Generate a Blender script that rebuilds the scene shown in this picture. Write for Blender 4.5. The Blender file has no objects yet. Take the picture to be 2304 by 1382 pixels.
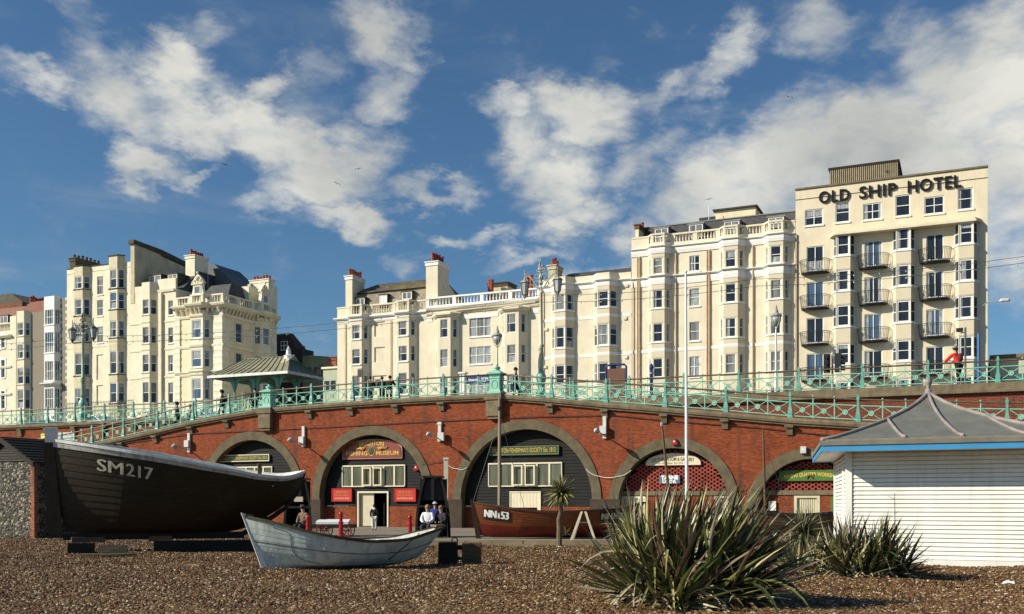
import bpy, bmesh, math, random
from mathutils import Vector, Matrix
PI = math.pi
rad = math.radians
random.seed(11)
scene = bpy.context.scene
COL = scene.collection
# ------------------------------------------------------------------ camera
F = 2300.0; CX = 1152.0; HY = 1130.0; EYE = 1.55      # photograph: 2304 px wide, horizon row 1130
cam_d = bpy.data.cameras.new("camera"); cam = bpy.data.objects.new("camera", cam_d); COL.objects.link(cam)
cam.location = (0, 0, EYE); cam.rotation_euler = (rad(90), 0, 0)
cam_d.sensor_width = 36.0; cam_d.lens = 36.0 * F / 2304.0
cam_d.shift_y = (HY - 691.0) / 2304.0
cam_d.clip_start = 0.1; cam_d.clip_end = 3000
scene.camera = cam
# ------------------------------------------------------------------ sun, sky, exposure
SUNV = Vector((1.0, 0.27, -0.60)).normalized()        # direction the light travels
sd = bpy.data.lights.new("sun", 'SUN'); sd.energy = 5.0; sd.angle = rad(0.53); sd.color = (1.0, 0.925, 0.79)
so = bpy.data.objects.new("sun", sd); COL.objects.link(so)
so.rotation_euler = SUNV.to_track_quat('-Z', 'Y').to_euler(); so.location = (-30, -20, 40)
scene.view_settings.view_transform = 'Standard'
try: scene.view_settings.look = 'None'
except Exception: pass
scene.view_settings.exposure = 0.30; scene.view_settings.gamma = 1.0
W = bpy.data.worlds.new("World"); scene.world = W; W.use_nodes = True
def build_world():
    nt = W.node_tree; N = nt.nodes; L = nt.links
    bg = N['Background']
    sky = N.new('ShaderNodeTexSky'); sky.sky_type = 'NISHITA'; sky.sun_disc = False
    sky.sun_elevation = math.asin(-SUNV.z)
    sky.sun_rotation = math.atan2(-SUNV.x, -SUNV.y)
    sky.air_density = 1.0; sky.dust_density = 0.8; sky.ozone_density = 2.2
    tc = N.new('ShaderNodeTexCoord')
    sep = N.new('ShaderNodeSeparateXYZ'); L.new(tc.outputs['Generated'], sep.inputs[0])
    def m(op, a, b=None, c=None):
        n = N.new('ShaderNodeMath'); n.operation = op
        for i, v in enumerate((a, b, c)):
            if v is None: continue
            if isinstance(v, (int, float)): n.inputs[i].default_value = v
            else: L.new(v, n.inputs[i])
        return n.outputs[0]
    az = m('ARCTAN2', sep.outputs[0], sep.outputs[1])
    el = m('ARCSINE', sep.outputs[2])
    cmb = N.new('ShaderNodeCombineXYZ'); L.new(az, cmb.inputs[0]); L.new(el, cmb.inputs[1])
    # wobble of the cloud edges
    nz = N.new('ShaderNodeTexNoise'); nz.inputs['Scale'].default_value = 7.0; nz.inputs['Detail'].default_value = 3
    L.new(cmb.outputs[0], nz.inputs['Vector'])
    vs = N.new('ShaderNodeVectorMath'); vs.operation = 'SUBTRACT'; L.new(nz.outputs['Color'], vs.inputs[0]); vs.inputs[1].default_value = (.5, .5, .5)
    vk = N.new('ShaderNodeVectorMath'); vk.operation = 'SCALE'; L.new(vs.outputs[0], vk.inputs[0]); vk.inputs['Scale'].default_value = 0.055
    va = N.new('ShaderNodeVectorMath'); va.operation = 'ADD'; L.new(cmb.outputs[0], va.inputs[0]); L.new(vk.outputs[0], va.inputs[1])
    nz2 = N.new('ShaderNodeTexNoise'); nz2.inputs['Scale'].default_value = 24.0; nz2.inputs['Detail'].default_value = 6; nz2.inputs['Roughness'].default_value = .62
    mp2 = N.new('ShaderNodeMapping'); mp2.inputs['Scale'].default_value = (.75, 1.5, 1); mp2.inputs['Rotation'].default_value = (0, 0, rad(30)); L.new(cmb.outputs[0], mp2.inputs['Vector']); L.new(mp2.outputs[0], nz2.inputs['Vector'])
    vs2 = N.new('ShaderNodeVectorMath'); vs2.operation = 'SUBTRACT'; L.new(nz2.outputs['Color'], vs2.inputs[0]); vs2.inputs[1].default_value = (.5, .5, .5)
    vk2 = N.new('ShaderNodeVectorMath'); vk2.operation = 'SCALE'; L.new(vs2.outputs[0], vk2.inputs[0]); vk2.inputs['Scale'].default_value = 0.075
    va2 = N.new('ShaderNodeVectorMath'); va2.operation = 'ADD'; L.new(va.outputs[0], va2.inputs[0]); L.new(vk2.outputs[0], va2.inputs[1])
    P = va2.outputs[0]
    # cloud banks: direction (given as photo row/column and turned into azimuth and elevation), half sizes, turn, weight
    banks = [(105,152,90,42,5,.85),(255,185,115,85,-25,1.0),(385,140,90,65,-20,1.0),(330,235,110,60,-35,.8),(430,270,130,70,-30,1.05),(570,305,140,75,-20,1.15),
      (700,345,150,75,-25,1.15),(800,345,90,80,-20,.95),(720,415,110,45,0,.95),(180,50,150,50,-30,.55),(440,30,80,45,0,.5),
      (600,205,100,40,25,.85),(740,150,110,60,15,.62),(850,70,75,120,30,.8),(905,110,60,80,30,.75),(880,215,90,60,35,.75),(680,230,120,60,10,.55),
      (325,350,66,60,30,1.15),(350,390,80,34,10,.8),(430,408,90,20,20,.7),(805,502,90,44,-10,1.15),(585,445,60,36,0,.55),(960,443,120,34,-5,.9),
      (1140,240,100,50,0,.95),(1290,250,130,70,-12,1.05),(1180,320,90,80,-30,.85),(1250,400,110,100,-25,1.05),(1280,480,100,45,0,.95),
      (1420,385,120,60,25,.85),(990,545,60,28,10,.85),(1100,532,90,24,0,.65),(1190,565,100,28,10,.72),(1640,115,50,120,-45,.78),(1500,200,150,36,25,.55),
      (1360,130,60,40,0,.5),(1600,400,170,90,30,1.05),(1750,330,170,100,25,1.15),(1900,330,200,110,15,1.15),(1960,240,130,90,30,.7),(2120,150,150,150,30,.95),
      (2240,60,160,130,30,.9),(2240,260,190,170,0,1.15),(2050,370,240,130,0,1.2),(1750,430,260,100,0,1.15),(1560,480,110,60,30,.9),
      (2280,460,200,160,0,1.1),(1420,520,60,90,-40,.85),(1380,590,110,36,15,.62),(2290,640,140,70,0,.62),(1850,60,110,70,-30,.55),(880,590,70,26,0,.5),(910,612,40,40,0,.5),
      (-500,300,300,160,10,1.0),(2900,400,400,260,0,1.0)]
    tot = None
    for (px, py, rx, ry, ang, w) in banks:
        a = math.atan((px - CX) / F); e = math.atan((HY - py) / F * math.cos(a))
        mp = N.new('ShaderNodeMapping'); mp.vector_type = 'TEXTURE'
        mp.inputs['Location'].default_value = (a, e, 0); mp.inputs['Rotation'].default_value = (0, 0, rad(ang))
        mp.inputs['Scale'].default_value = (rx / F * 1.75 * math.cos(a), ry / F * 1.75 * math.cos(a), 1)
        L.new(P, mp.inputs['Vector'])
        ln = N.new('ShaderNodeVectorMath'); ln.operation = 'LENGTH'; L.new(mp.outputs[0], ln.inputs[0])
        mr = N.new('ShaderNodeMapRange'); mr.interpolation_type = 'SMOOTHSTEP'
        mr.inputs['From Min'].default_value = 1.0; mr.inputs['From Max'].default_value = 0.0
        mr.inputs['To Min'].default_value = 0.0; mr.inputs['To Max'].default_value = w*1.15
        L.new(ln.outputs['Value'], mr.inputs['Value'])
        tot = mr.outputs[0] if tot is None else m('SMOOTH_MAX', tot, mr.outputs[0], .12)
    tot = m('MINIMUM', tot, 1.15)
    def noise(scale, detail, rough, sx, sy, rot, vec=P, dist=0.0):
        mp = N.new('ShaderNodeMapping'); mp.inputs['Scale'].default_value = (sx, sy, 1); mp.inputs['Rotation'].default_value = (0, 0, rad(rot))
        L.new(vec, mp.inputs['Vector'])
        n = N.new('ShaderNodeTexNoise'); n.inputs['Scale'].default_value = scale; n.inputs['Detail'].default_value = detail
        n.inputs['Roughness'].default_value = rough; n.inputs['Distortion'].default_value = dist
        L.new(mp.outputs[0], n.inputs['Vector']); return n.outputs['Fac']
    n1 = noise(13, 12, .6, .8, 1.4, 32, vec=cmb.outputs[0], dist=.35)
    n2 = noise(38, 8, .62, .7, 1.7, 38, vec=cmb.outputs[0], dist=.3)
    n3 = noise(8, 10, .62, .7, 2.4, 32, vec=cmb.outputs[0], dist=.4)
    d = m('ADD', tot, m('MULTIPLY', m('SUBTRACT', n1, .5), 1.9))
    d = m('ADD', d, m('MULTIPLY', m('SUBTRACT', n2, .5), .5))
    mr = N.new('ShaderNodeMapRange'); mr.interpolation_type = 'SMOOTHSTEP'
    mr.inputs['From Min'].default_value = .16; mr.inputs['From Max'].default_value = 1.34; L.new(d, mr.inputs['Value'])
    wisps = N.new('ShaderNodeMapRange'); wisps.interpolation_type = 'SMOOTHSTEP'
    wisps.inputs['From Min'].default_value = .5; wisps.inputs['From Max'].default_value = .85; wisps.inputs['To Max'].default_value = .5; L.new(n3, wisps.inputs['Value'])
    fac = m('MINIMUM', m('ADD', mr.outputs[0], m('MULTIPLY', wisps.outputs[0], m('ADD', tot, .22))), .97)
    # cloud colour: cream white and grey mixed by broad noise
    cr = N.new('ShaderNodeMapRange'); cr.inputs['From Min'].default_value = .35; cr.inputs['From Max'].default_value = .7; L.new(noise(6, 6, .5, 1, 1.5, 10), cr.inputs['Value'])
    cc = N.new('ShaderNodeMix'); cc.data_type = 'RGBA'; L.new(cr.outputs[0], cc.inputs['Factor'])
    cc.inputs['A'].default_value = CLOUD_A; cc.inputs['B'].default_value = CLOUD_B
    # sky radiance
    sk = N.new('ShaderNodeVectorMath'); sk.operation = 'MULTIPLY'; L.new(sky.outputs[0], sk.inputs[0]); sk.inputs[1].default_value = SKY_TINT
    mx = N.new('ShaderNodeMix'); mx.data_type = 'RGBA'; L.new(fac, mx.inputs['Factor']); L.new(sk.outputs[0], mx.inputs['A']); L.new(cc.outputs['Result'], mx.inputs['B'])
    L.new(mx.outputs['Result'], bg.inputs['Color']); bg.inputs['Strength'].default_value = SKY_STRENGTH
SKY_STRENGTH = 0.070
SKY_TINT = (0.62, 0.90, 1.08)
CLOUD_A = (9.4, 9.3, 8.5, 1); CLOUD_B = (5.2, 5.4, 5.3, 1)
build_world()

# ------------------------------------------------------------------ materials
MATS = {}
def newmat(name):
    m = bpy.data.materials.new(name); m.use_nodes = True
    nt = m.node_tree; b = nt.nodes['Principled BSDF']
    return m, nt, b
def tex_coord(nt, scale=(1,1,1), rot=(0,0,0), kind='Object'):
    tc = nt.nodes.new('ShaderNodeTexCoord'); mp = nt.nodes.new('ShaderNodeMapping')
    mp.inputs['Scale'].default_value = scale; mp.inputs['Rotation'].default_value = rot
    nt.links.new(tc.outputs[kind], mp.inputs['Vector']); return mp.outputs[0]
def tnoise(nt, vec, scale, detail=4, rough=.55):
    n = nt.nodes.new('ShaderNodeTexNoise'); n.inputs['Scale'].default_value = scale; n.inputs['Detail'].default_value = detail
    n.inputs['Roughness'].default_value = rough; nt.links.new(vec, n.inputs['Vector']); return n
def ramp(nt, fac, stops):
    r = nt.nodes.new('ShaderNodeValToRGB'); nt.links.new(fac, r.inputs[0])
    el = r.color_ramp.elements
    while len(el) < len(stops): el.new(.5)
    for e, (p, c) in zip(el, stops): e.position = p; e.color = tuple(c) + (1,) if len(c) == 3 else c
    return r.outputs[0]
def bumpn(nt, b, h, strength=.3, dist=.02):
    bp = nt.nodes.new('ShaderNodeBump'); bp.inputs['Strength'].default_value = strength; bp.inputs['Distance'].default_value = dist
    nt.links.new(h, bp.inputs['Height']); nt.links.new(bp.outputs[0], b.inputs['Normal'])
def mixc(nt, fac, a, b_, mode='MIX'):
    m = nt.nodes.new('ShaderNodeMix'); m.data_type = 'RGBA'; m.blend_type = mode
    for k, v in (('Factor', fac), ('A', a), ('B', b_)):
        if isinstance(v, (int, float)): m.inputs[k].default_value = v
        elif isinstance(v, tuple): m.inputs[k].default_value = v if len(v) == 4 else v + (1,)
        else: nt.links.new(v, m.inputs[k])
    return m.outputs['Result']
def paint(name, col, var=.15, scale=2.0, rough=.6, bump=.1, streak=0.0, dirt=None, metal=0.0, fine=30.0, spec=.5):
    """plain surface with broad and fine unevenness; streak > 0 adds vertical weather stains"""
    if name in MATS: return MATS[name]
    m, nt, b = newmat(name); v = tex_coord(nt)
    n = tnoise(nt, v, scale, 5); lo = tuple(c * (1 - var) for c in col); hi = tuple(min(1, c * (1 + var * .6)) for c in col)
    c = ramp(nt, n.outputs['Fac'], [(.3, lo), (.7, hi)])
    n2 = tnoise(nt, v, fine, 3)
    c = mixc(nt, .12, c, n2.outputs['Fac'], 'OVERLAY')
    if streak:
        v2 = tex_coord(nt, (2.2, 2.2, .16)); n3 = tnoise(nt, v2, 2.4, 5, .6)
        f = nt.nodes.new('ShaderNodeMapRange'); nt.links.new(n3.outputs['Fac'], f.inputs['Value'])
        f.inputs['From Min'].default_value = .5; f.inputs['From Max'].default_value = .78; f.inputs['To Max'].default_value = streak
        c = mixc(nt, f.outputs[0], c, dirt or tuple(x * .5 for x in col))
    nt.links.new(c, b.inputs['Base Color']); b.inputs['Roughness'].default_value = rough; b.inputs['Metallic'].default_value = metal
    if streak:      # fine blotches of grime and patched paint
        n4 = tnoise(nt, tex_coord(nt), 3.2, 6, .65); g = nt.nodes.new('ShaderNodeMapRange'); nt.links.new(n4.outputs['Fac'], g.inputs['Value'])
        g.inputs['From Min'].default_value = .56; g.inputs['From Max'].default_value = .72; g.inputs['To Max'].default_value = streak*.45
        c = mixc(nt, g.outputs[0], c, dirt or tuple(x * .5 for x in col)); nt.links.new(c, b.inputs['Base Color'])
    b.inputs['Specular IOR Level'].default_value = spec
    if bump: bumpn(nt, b, n2.outputs['Fac'], bump, .01)
    MATS[name] = m; return m
def brickmat(name, c1, c2, mortar, bw=.225, bh=.075, ms=.012, stain=.35, staincol=(.05,.035,.03), bigvar=.3):
    m, nt, b = newmat(name)
    tc = nt.nodes.new('ShaderNodeTexCoord'); sp = nt.nodes.new('ShaderNodeSeparateXYZ'); nt.links.new(tc.outputs['Object'], sp.inputs[0])
    ad = nt.nodes.new('ShaderNodeMath'); ad.operation = 'ADD'; nt.links.new(sp.outputs[0], ad.inputs[0]); nt.links.new(sp.outputs[1], ad.inputs[1])
    cb = nt.nodes.new('ShaderNodeCombineXYZ'); nt.links.new(ad.outputs[0], cb.inputs[0]); nt.links.new(sp.outputs[2], cb.inputs[1])
    br = nt.nodes.new('ShaderNodeTexBrick'); nt.links.new(cb.outputs[0], br.inputs['Vector'])
    br.inputs['Scale'].default_value = 1; br.inputs['Brick Width'].default_value = bw; br.inputs['Row Height'].default_value = bh
    br.inputs['Mortar Size'].default_value = ms; br.inputs['Mortar Smooth'].default_value = .3; br.inputs['Bias'].default_value = -.1
    br.inputs['Color1'].default_value = c1 + (1,); br.inputs['Color2'].default_value = c2 + (1,); br.inputs['Mortar'].default_value = mortar + (1,)
    v = tex_coord(nt); n = tnoise(nt, v, .55, 6, .65); n2 = tnoise(nt, v, 6, 4, .6)
    vb = tex_coord(nt, (4.4, 4.4, 13)); n3 = tnoise(nt, vb, 1.0, 1)
    c = mixc(nt, .55, br.outputs['Color'], n3.outputs['Fac'], 'OVERLAY')
    c = mixc(nt, bigvar, c, n.outputs['Fac'], 'OVERLAY')
    f = nt.nodes.new('ShaderNodeMapRange'); nt.links.new(n.outputs['Fac'], f.inputs['Value'])
    f.inputs['From Min'].default_value = .52; f.inputs['From Max'].default_value = .75; f.inputs['To Max'].default_value = stain
    c = mixc(nt, f.outputs[0], c, staincol)
    vs_ = tex_coord(nt, (1.1, 1.1, .10)); n5 = tnoise(nt, vs_, 1.6, 5, .62); f5 = nt.nodes.new('ShaderNodeMapRange'); nt.links.new(n5.outputs['Fac'], f5.inputs['Value'])
    f5.inputs['From Min'].default_value = .53; f5.inputs['From Max'].default_value = .72; f5.inputs['To Max'].default_value = .75; c = mixc(nt, f5.outputs[0], c, staincol)
    f2 = nt.nodes.new('ShaderNodeMapRange'); nt.links.new(n2.outputs['Fac'], f2.inputs['Value'])
    f2.inputs['From Min'].default_value = .66; f2.inputs['From Max'].default_value = .78; f2.inputs['To Max'].default_value = .35
    c = mixc(nt, f2.outputs[0], c, (.5, .36, .26))
    nt.links.new(c, b.inputs['Base Color']); b.inputs['Roughness'].default_value = .9; b.inputs['Specular IOR Level'].default_value = .2
    bumpn(nt, b, br.outputs['Fac'], .5, -.012)
    MATS[name] = m; return m
def flintmat(name, scale=9.0, dark=(.03,.03,.028), light=(.55,.53,.48)):
    m, nt, b = newmat(name); v = tex_coord(nt, (1, 1, 1.2))
    vo = nt.nodes.new('ShaderNodeTexVoronoi'); vo.inputs['Scale'].default_value = scale; nt.links.new(v, vo.inputs['Vector'])
    sp = nt.nodes.new('ShaderNodeSeparateColor'); nt.links.new(vo.outputs['Color'], sp.inputs[0])
    c = ramp(nt, sp.outputs[0], [(0, dark), (.4, (.07,.06,.042)), (.65, (.14,.12,.085)), (.92, light), (1, light)])
    d = ramp(nt, vo.outputs['Distance'], [(.3, (1,1,1)), (.6, (.35,.32,.26))])
    c = mixc(nt, 1.0, c, d, 'MULTIPLY')
    nt.links.new(c, b.inputs['Base Color']); b.inputs['Roughness'].default_value = .75
    bumpn(nt, b, vo.outputs['Distance'], 1.0, -.06)
    MATS[name] = m; return m
def glassmat(name, col, rough=.04, tint=.5, folds=0.0):
    m, nt, b = newmat(name); v = tex_coord(nt, (1, 1, .15))
    n = tnoise(nt, v, 2.5 if not folds else 9.0, 3)
    c = ramp(nt, n.outputs['Fac'], [(.35, tuple(x * .6 for x in col)), (.65, tuple(min(1, x * 1.35) for x in col))])
    nt.links.new(c, b.inputs['Base Color']); b.inputs['Roughness'].default_value = rough; b.inputs['IOR'].default_value = 1.52
    b.inputs['Specular IOR Level'].default_value = .45
    v2 = tex_coord(nt); n2 = tnoise(nt, v2, 1.2, 2); bumpn(nt, b, n2.outputs['Fac'], .08, .05)
    MATS[name] = m; return m
def slatemat(name, c1, c2, moss=(.16,.13,.05), mossamt=.0, bw=.3, bh=.2):
    m, nt, b = newmat(name)
    tc = nt.nodes.new('ShaderNodeTexCoord'); sp = nt.nodes.new('ShaderNodeSeparateXYZ'); nt.links.new(tc.outputs['Object'], sp.inputs[0])
    cb = nt.nodes.new('ShaderNodeCombineXYZ'); nt.links.new(sp.outputs[0], cb.inputs[0]); nt.links.new(sp.outputs[2], cb.inputs[1])
    br = nt.nodes.new('ShaderNodeTexBrick'); nt.links.new(cb.outputs[0], br.inputs['Vector'])
    br.inputs['Scale'].default_value = 1; br.inputs['Brick Width'].default_value = bw; br.inputs['Row Height'].default_value = bh; br.inputs['Mortar Size'].default_value = .012
    br.inputs['Color1'].default_value = c1 + (1,); br.inputs['Color2'].default_value = c2 + (1,); br.inputs['Mortar'].default_value = tuple(x*.4 for x in c1) + (1,)
    v = tex_coord(nt); n = tnoise(nt, v, .9, 6, .65)
    f = nt.nodes.new('ShaderNodeMapRange'); nt.links.new(n.outputs['Fac'], f.inputs['Value'])
    f.inputs['From Min'].default_value = .45; f.inputs['From Max'].default_value = .65; f.inputs['To Max'].default_value = mossamt
    c = mixc(nt, f.outputs[0], br.outputs['Color'], moss)
    nt.links.new(c, b.inputs['Base Color']); b.inputs['Roughness'].default_value = .7
    bumpn(nt, b, br.outputs['Fac'], .5, -.02)
    MATS[name] = m; return m
def woodmat(name, c1, c2, scale=(1, 12, 12), rough=.75, bump=.3):
    m, nt, b = newmat(name); v = tex_coord(nt, scale); n = tnoise(nt, v, 1.6, 6, .65)
    v1 = tex_coord(nt); n1 = tnoise(nt, v1, 1.4, 4)
    c = ramp(nt, n.outputs['Fac'], [(.3, c1), (.7, c2)]); c = mixc(nt, .35, c, n1.outputs['Fac'], 'OVERLAY')
    nt.links.new(c, b.inputs['Base Color']); b.inputs['Roughness'].default_value = rough; b.inputs['Specular IOR Level'].default_value = .3
    bumpn(nt, b, n.outputs['Fac'], bump, .01)
    MATS[name] = m; return m
M = {}
M['cream_pale'] = paint('plaster_pale_cream', (.80,.73,.54), .12, .8, .85, .05, .55, (.48,.41,.26))
M['cream_panel'] = paint('plaster_ochre_panel', (.66,.59,.39), .12, 1.2, .85, .05, .5, (.36,.30,.18))
M['cream_tan'] = paint('plaster_tan', (.72,.63,.45), .1, .8, .85, .05, .40, (.46,.38,.25))
M['cream_mid'] = paint('plaster_beige', (.745,.665,.49), .1, .8, .85, .05, .45, (.5,.42,.28))
M['cream_ornate'] = paint('plaster_ornate_cream', (.80,.735,.55), .12, 1.0, .85, .05, .5, (.5,.44,.3))
M['cream_yellow'] = paint('plaster_yellow_cream', (.79,.69,.46), .1, 1.0, .85, .05, .3)
M['bay_tan'] = paint('plaster_bay_tan', (.67,.58,.42), .06, 1.0, .85, .05, .15)
M['white'] = paint('white_masonry_paint', (.82,.80,.74), .05, 1.5, .6, .03, .2, (.6,.56,.46))
M['white_trim'] = paint('white_window_paint', (.80,.80,.76), .05, 3.0, .45, .02)
M['white_old'] = paint('old_white_paint', (.74,.73,.68), .2, 3.0, .6, .15, .45, (.3,.26,.2))
M['stain_render'] = paint('stained_render', (.60,.53,.36), .25, .6, .9, .1, .75, (.22,.19,.12))
M['soot'] = paint('sooty_brick', (.085,.075,.045), .35, 1.0, .95, .2)
M['olive_render'] = paint('olive_render', (.27,.28,.17), .15, 1.0, .9, .05, .3)
M['pale_green'] = paint('pale_green_render', (.42,.46,.33), .1, 1.0, .9, .05, .2)
M['dark_render'] = paint('charcoal_render', (.045,.04,.038), .2, 1.0, .8, .05)
M['glass_dark'] = glassmat('window_glass_dark', (.02,.024,.034), .04)
M['glass_grey'] = glassmat('window_glass_grey', (.19,.19,.175), .12)
M['glass_olive'] = glassmat('arch_window_glass', (.11,.11,.075), .08)
M['glass_blue'] = glassmat('window_glass_sky', (.06,.10,.16), .03)
M['glass_net'] = glassmat('window_glass_net_curtain', (.33,.34,.33), .15, folds=1)
M['slate'] = slatemat('slate_dark', (.045,.045,.05), (.07,.07,.072), (.1,.09,.06), .3)
M['slate_moss'] = slatemat('slate_mossy', (.07,.06,.04), (.11,.09,.055), (.22,.16,.05), .75)
M['stone_slate'] = slatemat('stone_slate_grey', (.22,.19,.13), (.33,.28,.19), (.12,.1,.06), .5, .45, .3)
M['tile_red'] = slatemat('tile_red_brown', (.22,.08,.04), (.3,.11,.06), (.12,.08,.05), .4)
M['lead'] = paint('roof_lead', (.22,.23,.22), .15, 2.0, .6, .1, .3, (.12,.12,.11))
M['terracotta'] = paint('terracotta', (.30,.07,.04), .3, 4.0, .85, .1)
M['pot_buff'] = paint('buff_pot', (.42,.33,.2), .2, 3.0, .85, .1)
M['brick'] = brickmat('red_brick_wall', (.30,.056,.016), (.165,.029,.011), (.19,.08,.04), bigvar=.8, stain=.6)
M['brick_dark'] = brickmat('dark_red_brick_wall', (.20,.032,.016), (.13,.022,.014), (.2,.11,.07), bigvar=.5)
M['brick_quoin'] = brickmat('orange_brick', (.34,.10,.05), (.25,.07,.035), (.3,.2,.12))
M['brick_far'] = brickmat('chimney_brick', (.22,.06,.03), (.16,.045,.025), (.25,.17,.11))
M['flint'] = flintmat('beach_flint_wall', 9.0, (.02,.018,.012), (.40,.36,.27))
M['flint_far'] = paint('grey_flint_wall', (.27,.235,.175), .4, 9.0, .9, .3, fine=18)
M['stone'] = paint('brown_stone_coping', (.185,.145,.085), .35, 2.5, .9, .3, .4, (.06,.045,.025))
M['ring_stone'] = paint('arch_ring_stone', (.125,.10,.055), .35, 2.2, .9, .3, .5, (.08,.065,.035))
M['aqua'] = paint('aqua_railing_paint', (.26,.55,.41), .12, 3.0, .4, .05, .35, (.2,.3,.2))
M['aqua_dark'] = paint('aqua_post_paint', (.13,.37,.29), .2, 3.0, .4, .05, .3, (.06,.14,.1))
M['rail_brown'] = paint('bronze_handrail', (.12,.09,.05), .3, 4.0, .45, .05)
M['blackboard'] = woodmat('black_tarred_boards', (.006,.006,.006), (.02,.018,.015), (1, 1, 14), .8)
M['cream_wood'] = paint('cream_joinery_paint', (.72,.66,.47), .1, 3.0, .5, .05, .3, (.4,.34,.22))
M['door_cream'] = paint('cream_door_paint', (.60,.54,.36), .1, 3.0, .55, .05)
M['sign_green'] = paint('green_sign_paint', (.035,.06,.02), .2, 3.0, .4, .02)
M['sign_green2'] = paint('bright_green_sign_paint', (.07,.17,.03), .15, 3.0, .5, .02)
M['sign_maroon'] = paint('maroon_sign_paint', (.22,.035,.018), .12, 3.0, .45, .02)
M['sign_red'] = paint('red_sign_paint', (.52,.025,.012), .08, 3.0, .4, .02)
M['gold'] = paint('gold_lettering', (.62,.45,.07), .1, 6.0, .45, .0)
M['brown_ink'] = paint('brown_lettering', (.12,.075,.04), .1, 6.0, .6, .0)
M['sign_cream'] = paint('cream_sign_paint', (.72,.64,.44), .08, 3.0, .5, .02)
M['black'] = paint('black_paint', (.012,.012,.012), .2, 4.0, .5, .05)
M['letter_dark'] = paint('dark_bronze_letters', (.012,.014,.012), .2, 4.0, .8, .05, spec=.2)
M['darkwood'] = woodmat('dark_tarred_timber', (.010,.008,.006), (.03,.023,.015))
M['oldwood'] = woodmat('weathered_timber', (.10,.075,.045), (.24,.19,.12))
M['rustywood'] = woodmat('brown_timber', (.075,.043,.021), (.17,.10,.052))
M['varnish'] = woodmat('varnished_plank', (.10,.028,.010), (.20,.062,.022), (1, 10, 16), .3, .15)
M['hull_red'] = woodmat('red_lower_hull', (.09,.010,.006), (.16,.018,.010), (1, 8, 8), .5, .1)
M['steel'] = paint('grey_steel', (.42,.43,.43), .15, 5.0, .4, .05, metal=.3)
M['galv'] = paint('pale_grey_enclosure', (.55,.55,.52), .1, 5.0, .5, .05)
M['pipe_tan'] = paint('tan_pipe', (.60,.46,.30), .15, 2.0, .7, .05, .5, (.35,.18,.08))
M['pipe_rust'] = paint('rusty_pipe', (.42,.22,.10), .35, 2.0, .8, .05)
M['red_metal'] = paint('red_gloss_metal', (.38,.012,.012), .1, 4.0, .3, .02)
M['blue_fascia'] = paint('blue_fascia_paint', (.045,.26,.50), .07, 3.0, .5, .03)
M['felt'] = paint('grey_roof_felt', (.135,.14,.118), .22, 2.2, .85, .2, .25, (.2,.2,.17))
M['felt_edge'] = paint('brown_grey_roof_edge', (.19,.17,.13), .25, 3.0, .85, .2)
M['lead_roll'] = paint('lead_roll', (.27,.235,.215), .25, 3.0, .7, .1)
M['louvre'] = paint('white_louvre_paint', (.80,.78,.71), .10, 1.0, .5, .05, .5, (.48,.43,.33))
M['navy'] = paint('navy_paint', (.012,.02,.14), .1, 3.0, .4, .02)
M['brown_panel'] = paint('brown_panel', (.13,.045,.022), .15, 3.0, .6, .02)
M['blue_pole'] = paint('blue_pole', (.03,.13,.33), .1, 3.0, .4, .02)
M['white_pole'] = paint('white_pole', (.80,.80,.76), .05, 2.0, .4, .0)
M['lamp_grey'] = paint('silver_grey_ironwork', (.36,.36,.31), .3, 5.0, .5, .1)
M['lamp_dark'] = paint('dark_ironwork', (.10,.115,.09), .3, 5.0, .5, .1)
M['lamp_cream'] = paint('cream_lamp_column', (.66,.60,.42), .15, 4.0, .5, .05)
M['lamp_green'] = paint('green_lamp_column', (.38,.46,.30), .15, 4.0, .5, .05)
M['copper_roof'] = paint('green_grey_metal_roof', (.27,.255,.16), .25, 1.5, .6, .05, .4, (.1,.1,.05))
M['asphalt'] = paint('asphalt', (.06,.058,.055), .2, 2.0, .9, .2)
M['paving'] = paint('promenade_paving', (.22,.18,.13), .2, 1.0, .9, .2)
M['kerbstone'] = paint('kerb_stone', (.34,.27,.16), .25, 2.0, .85, .2, fine=12)
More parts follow.
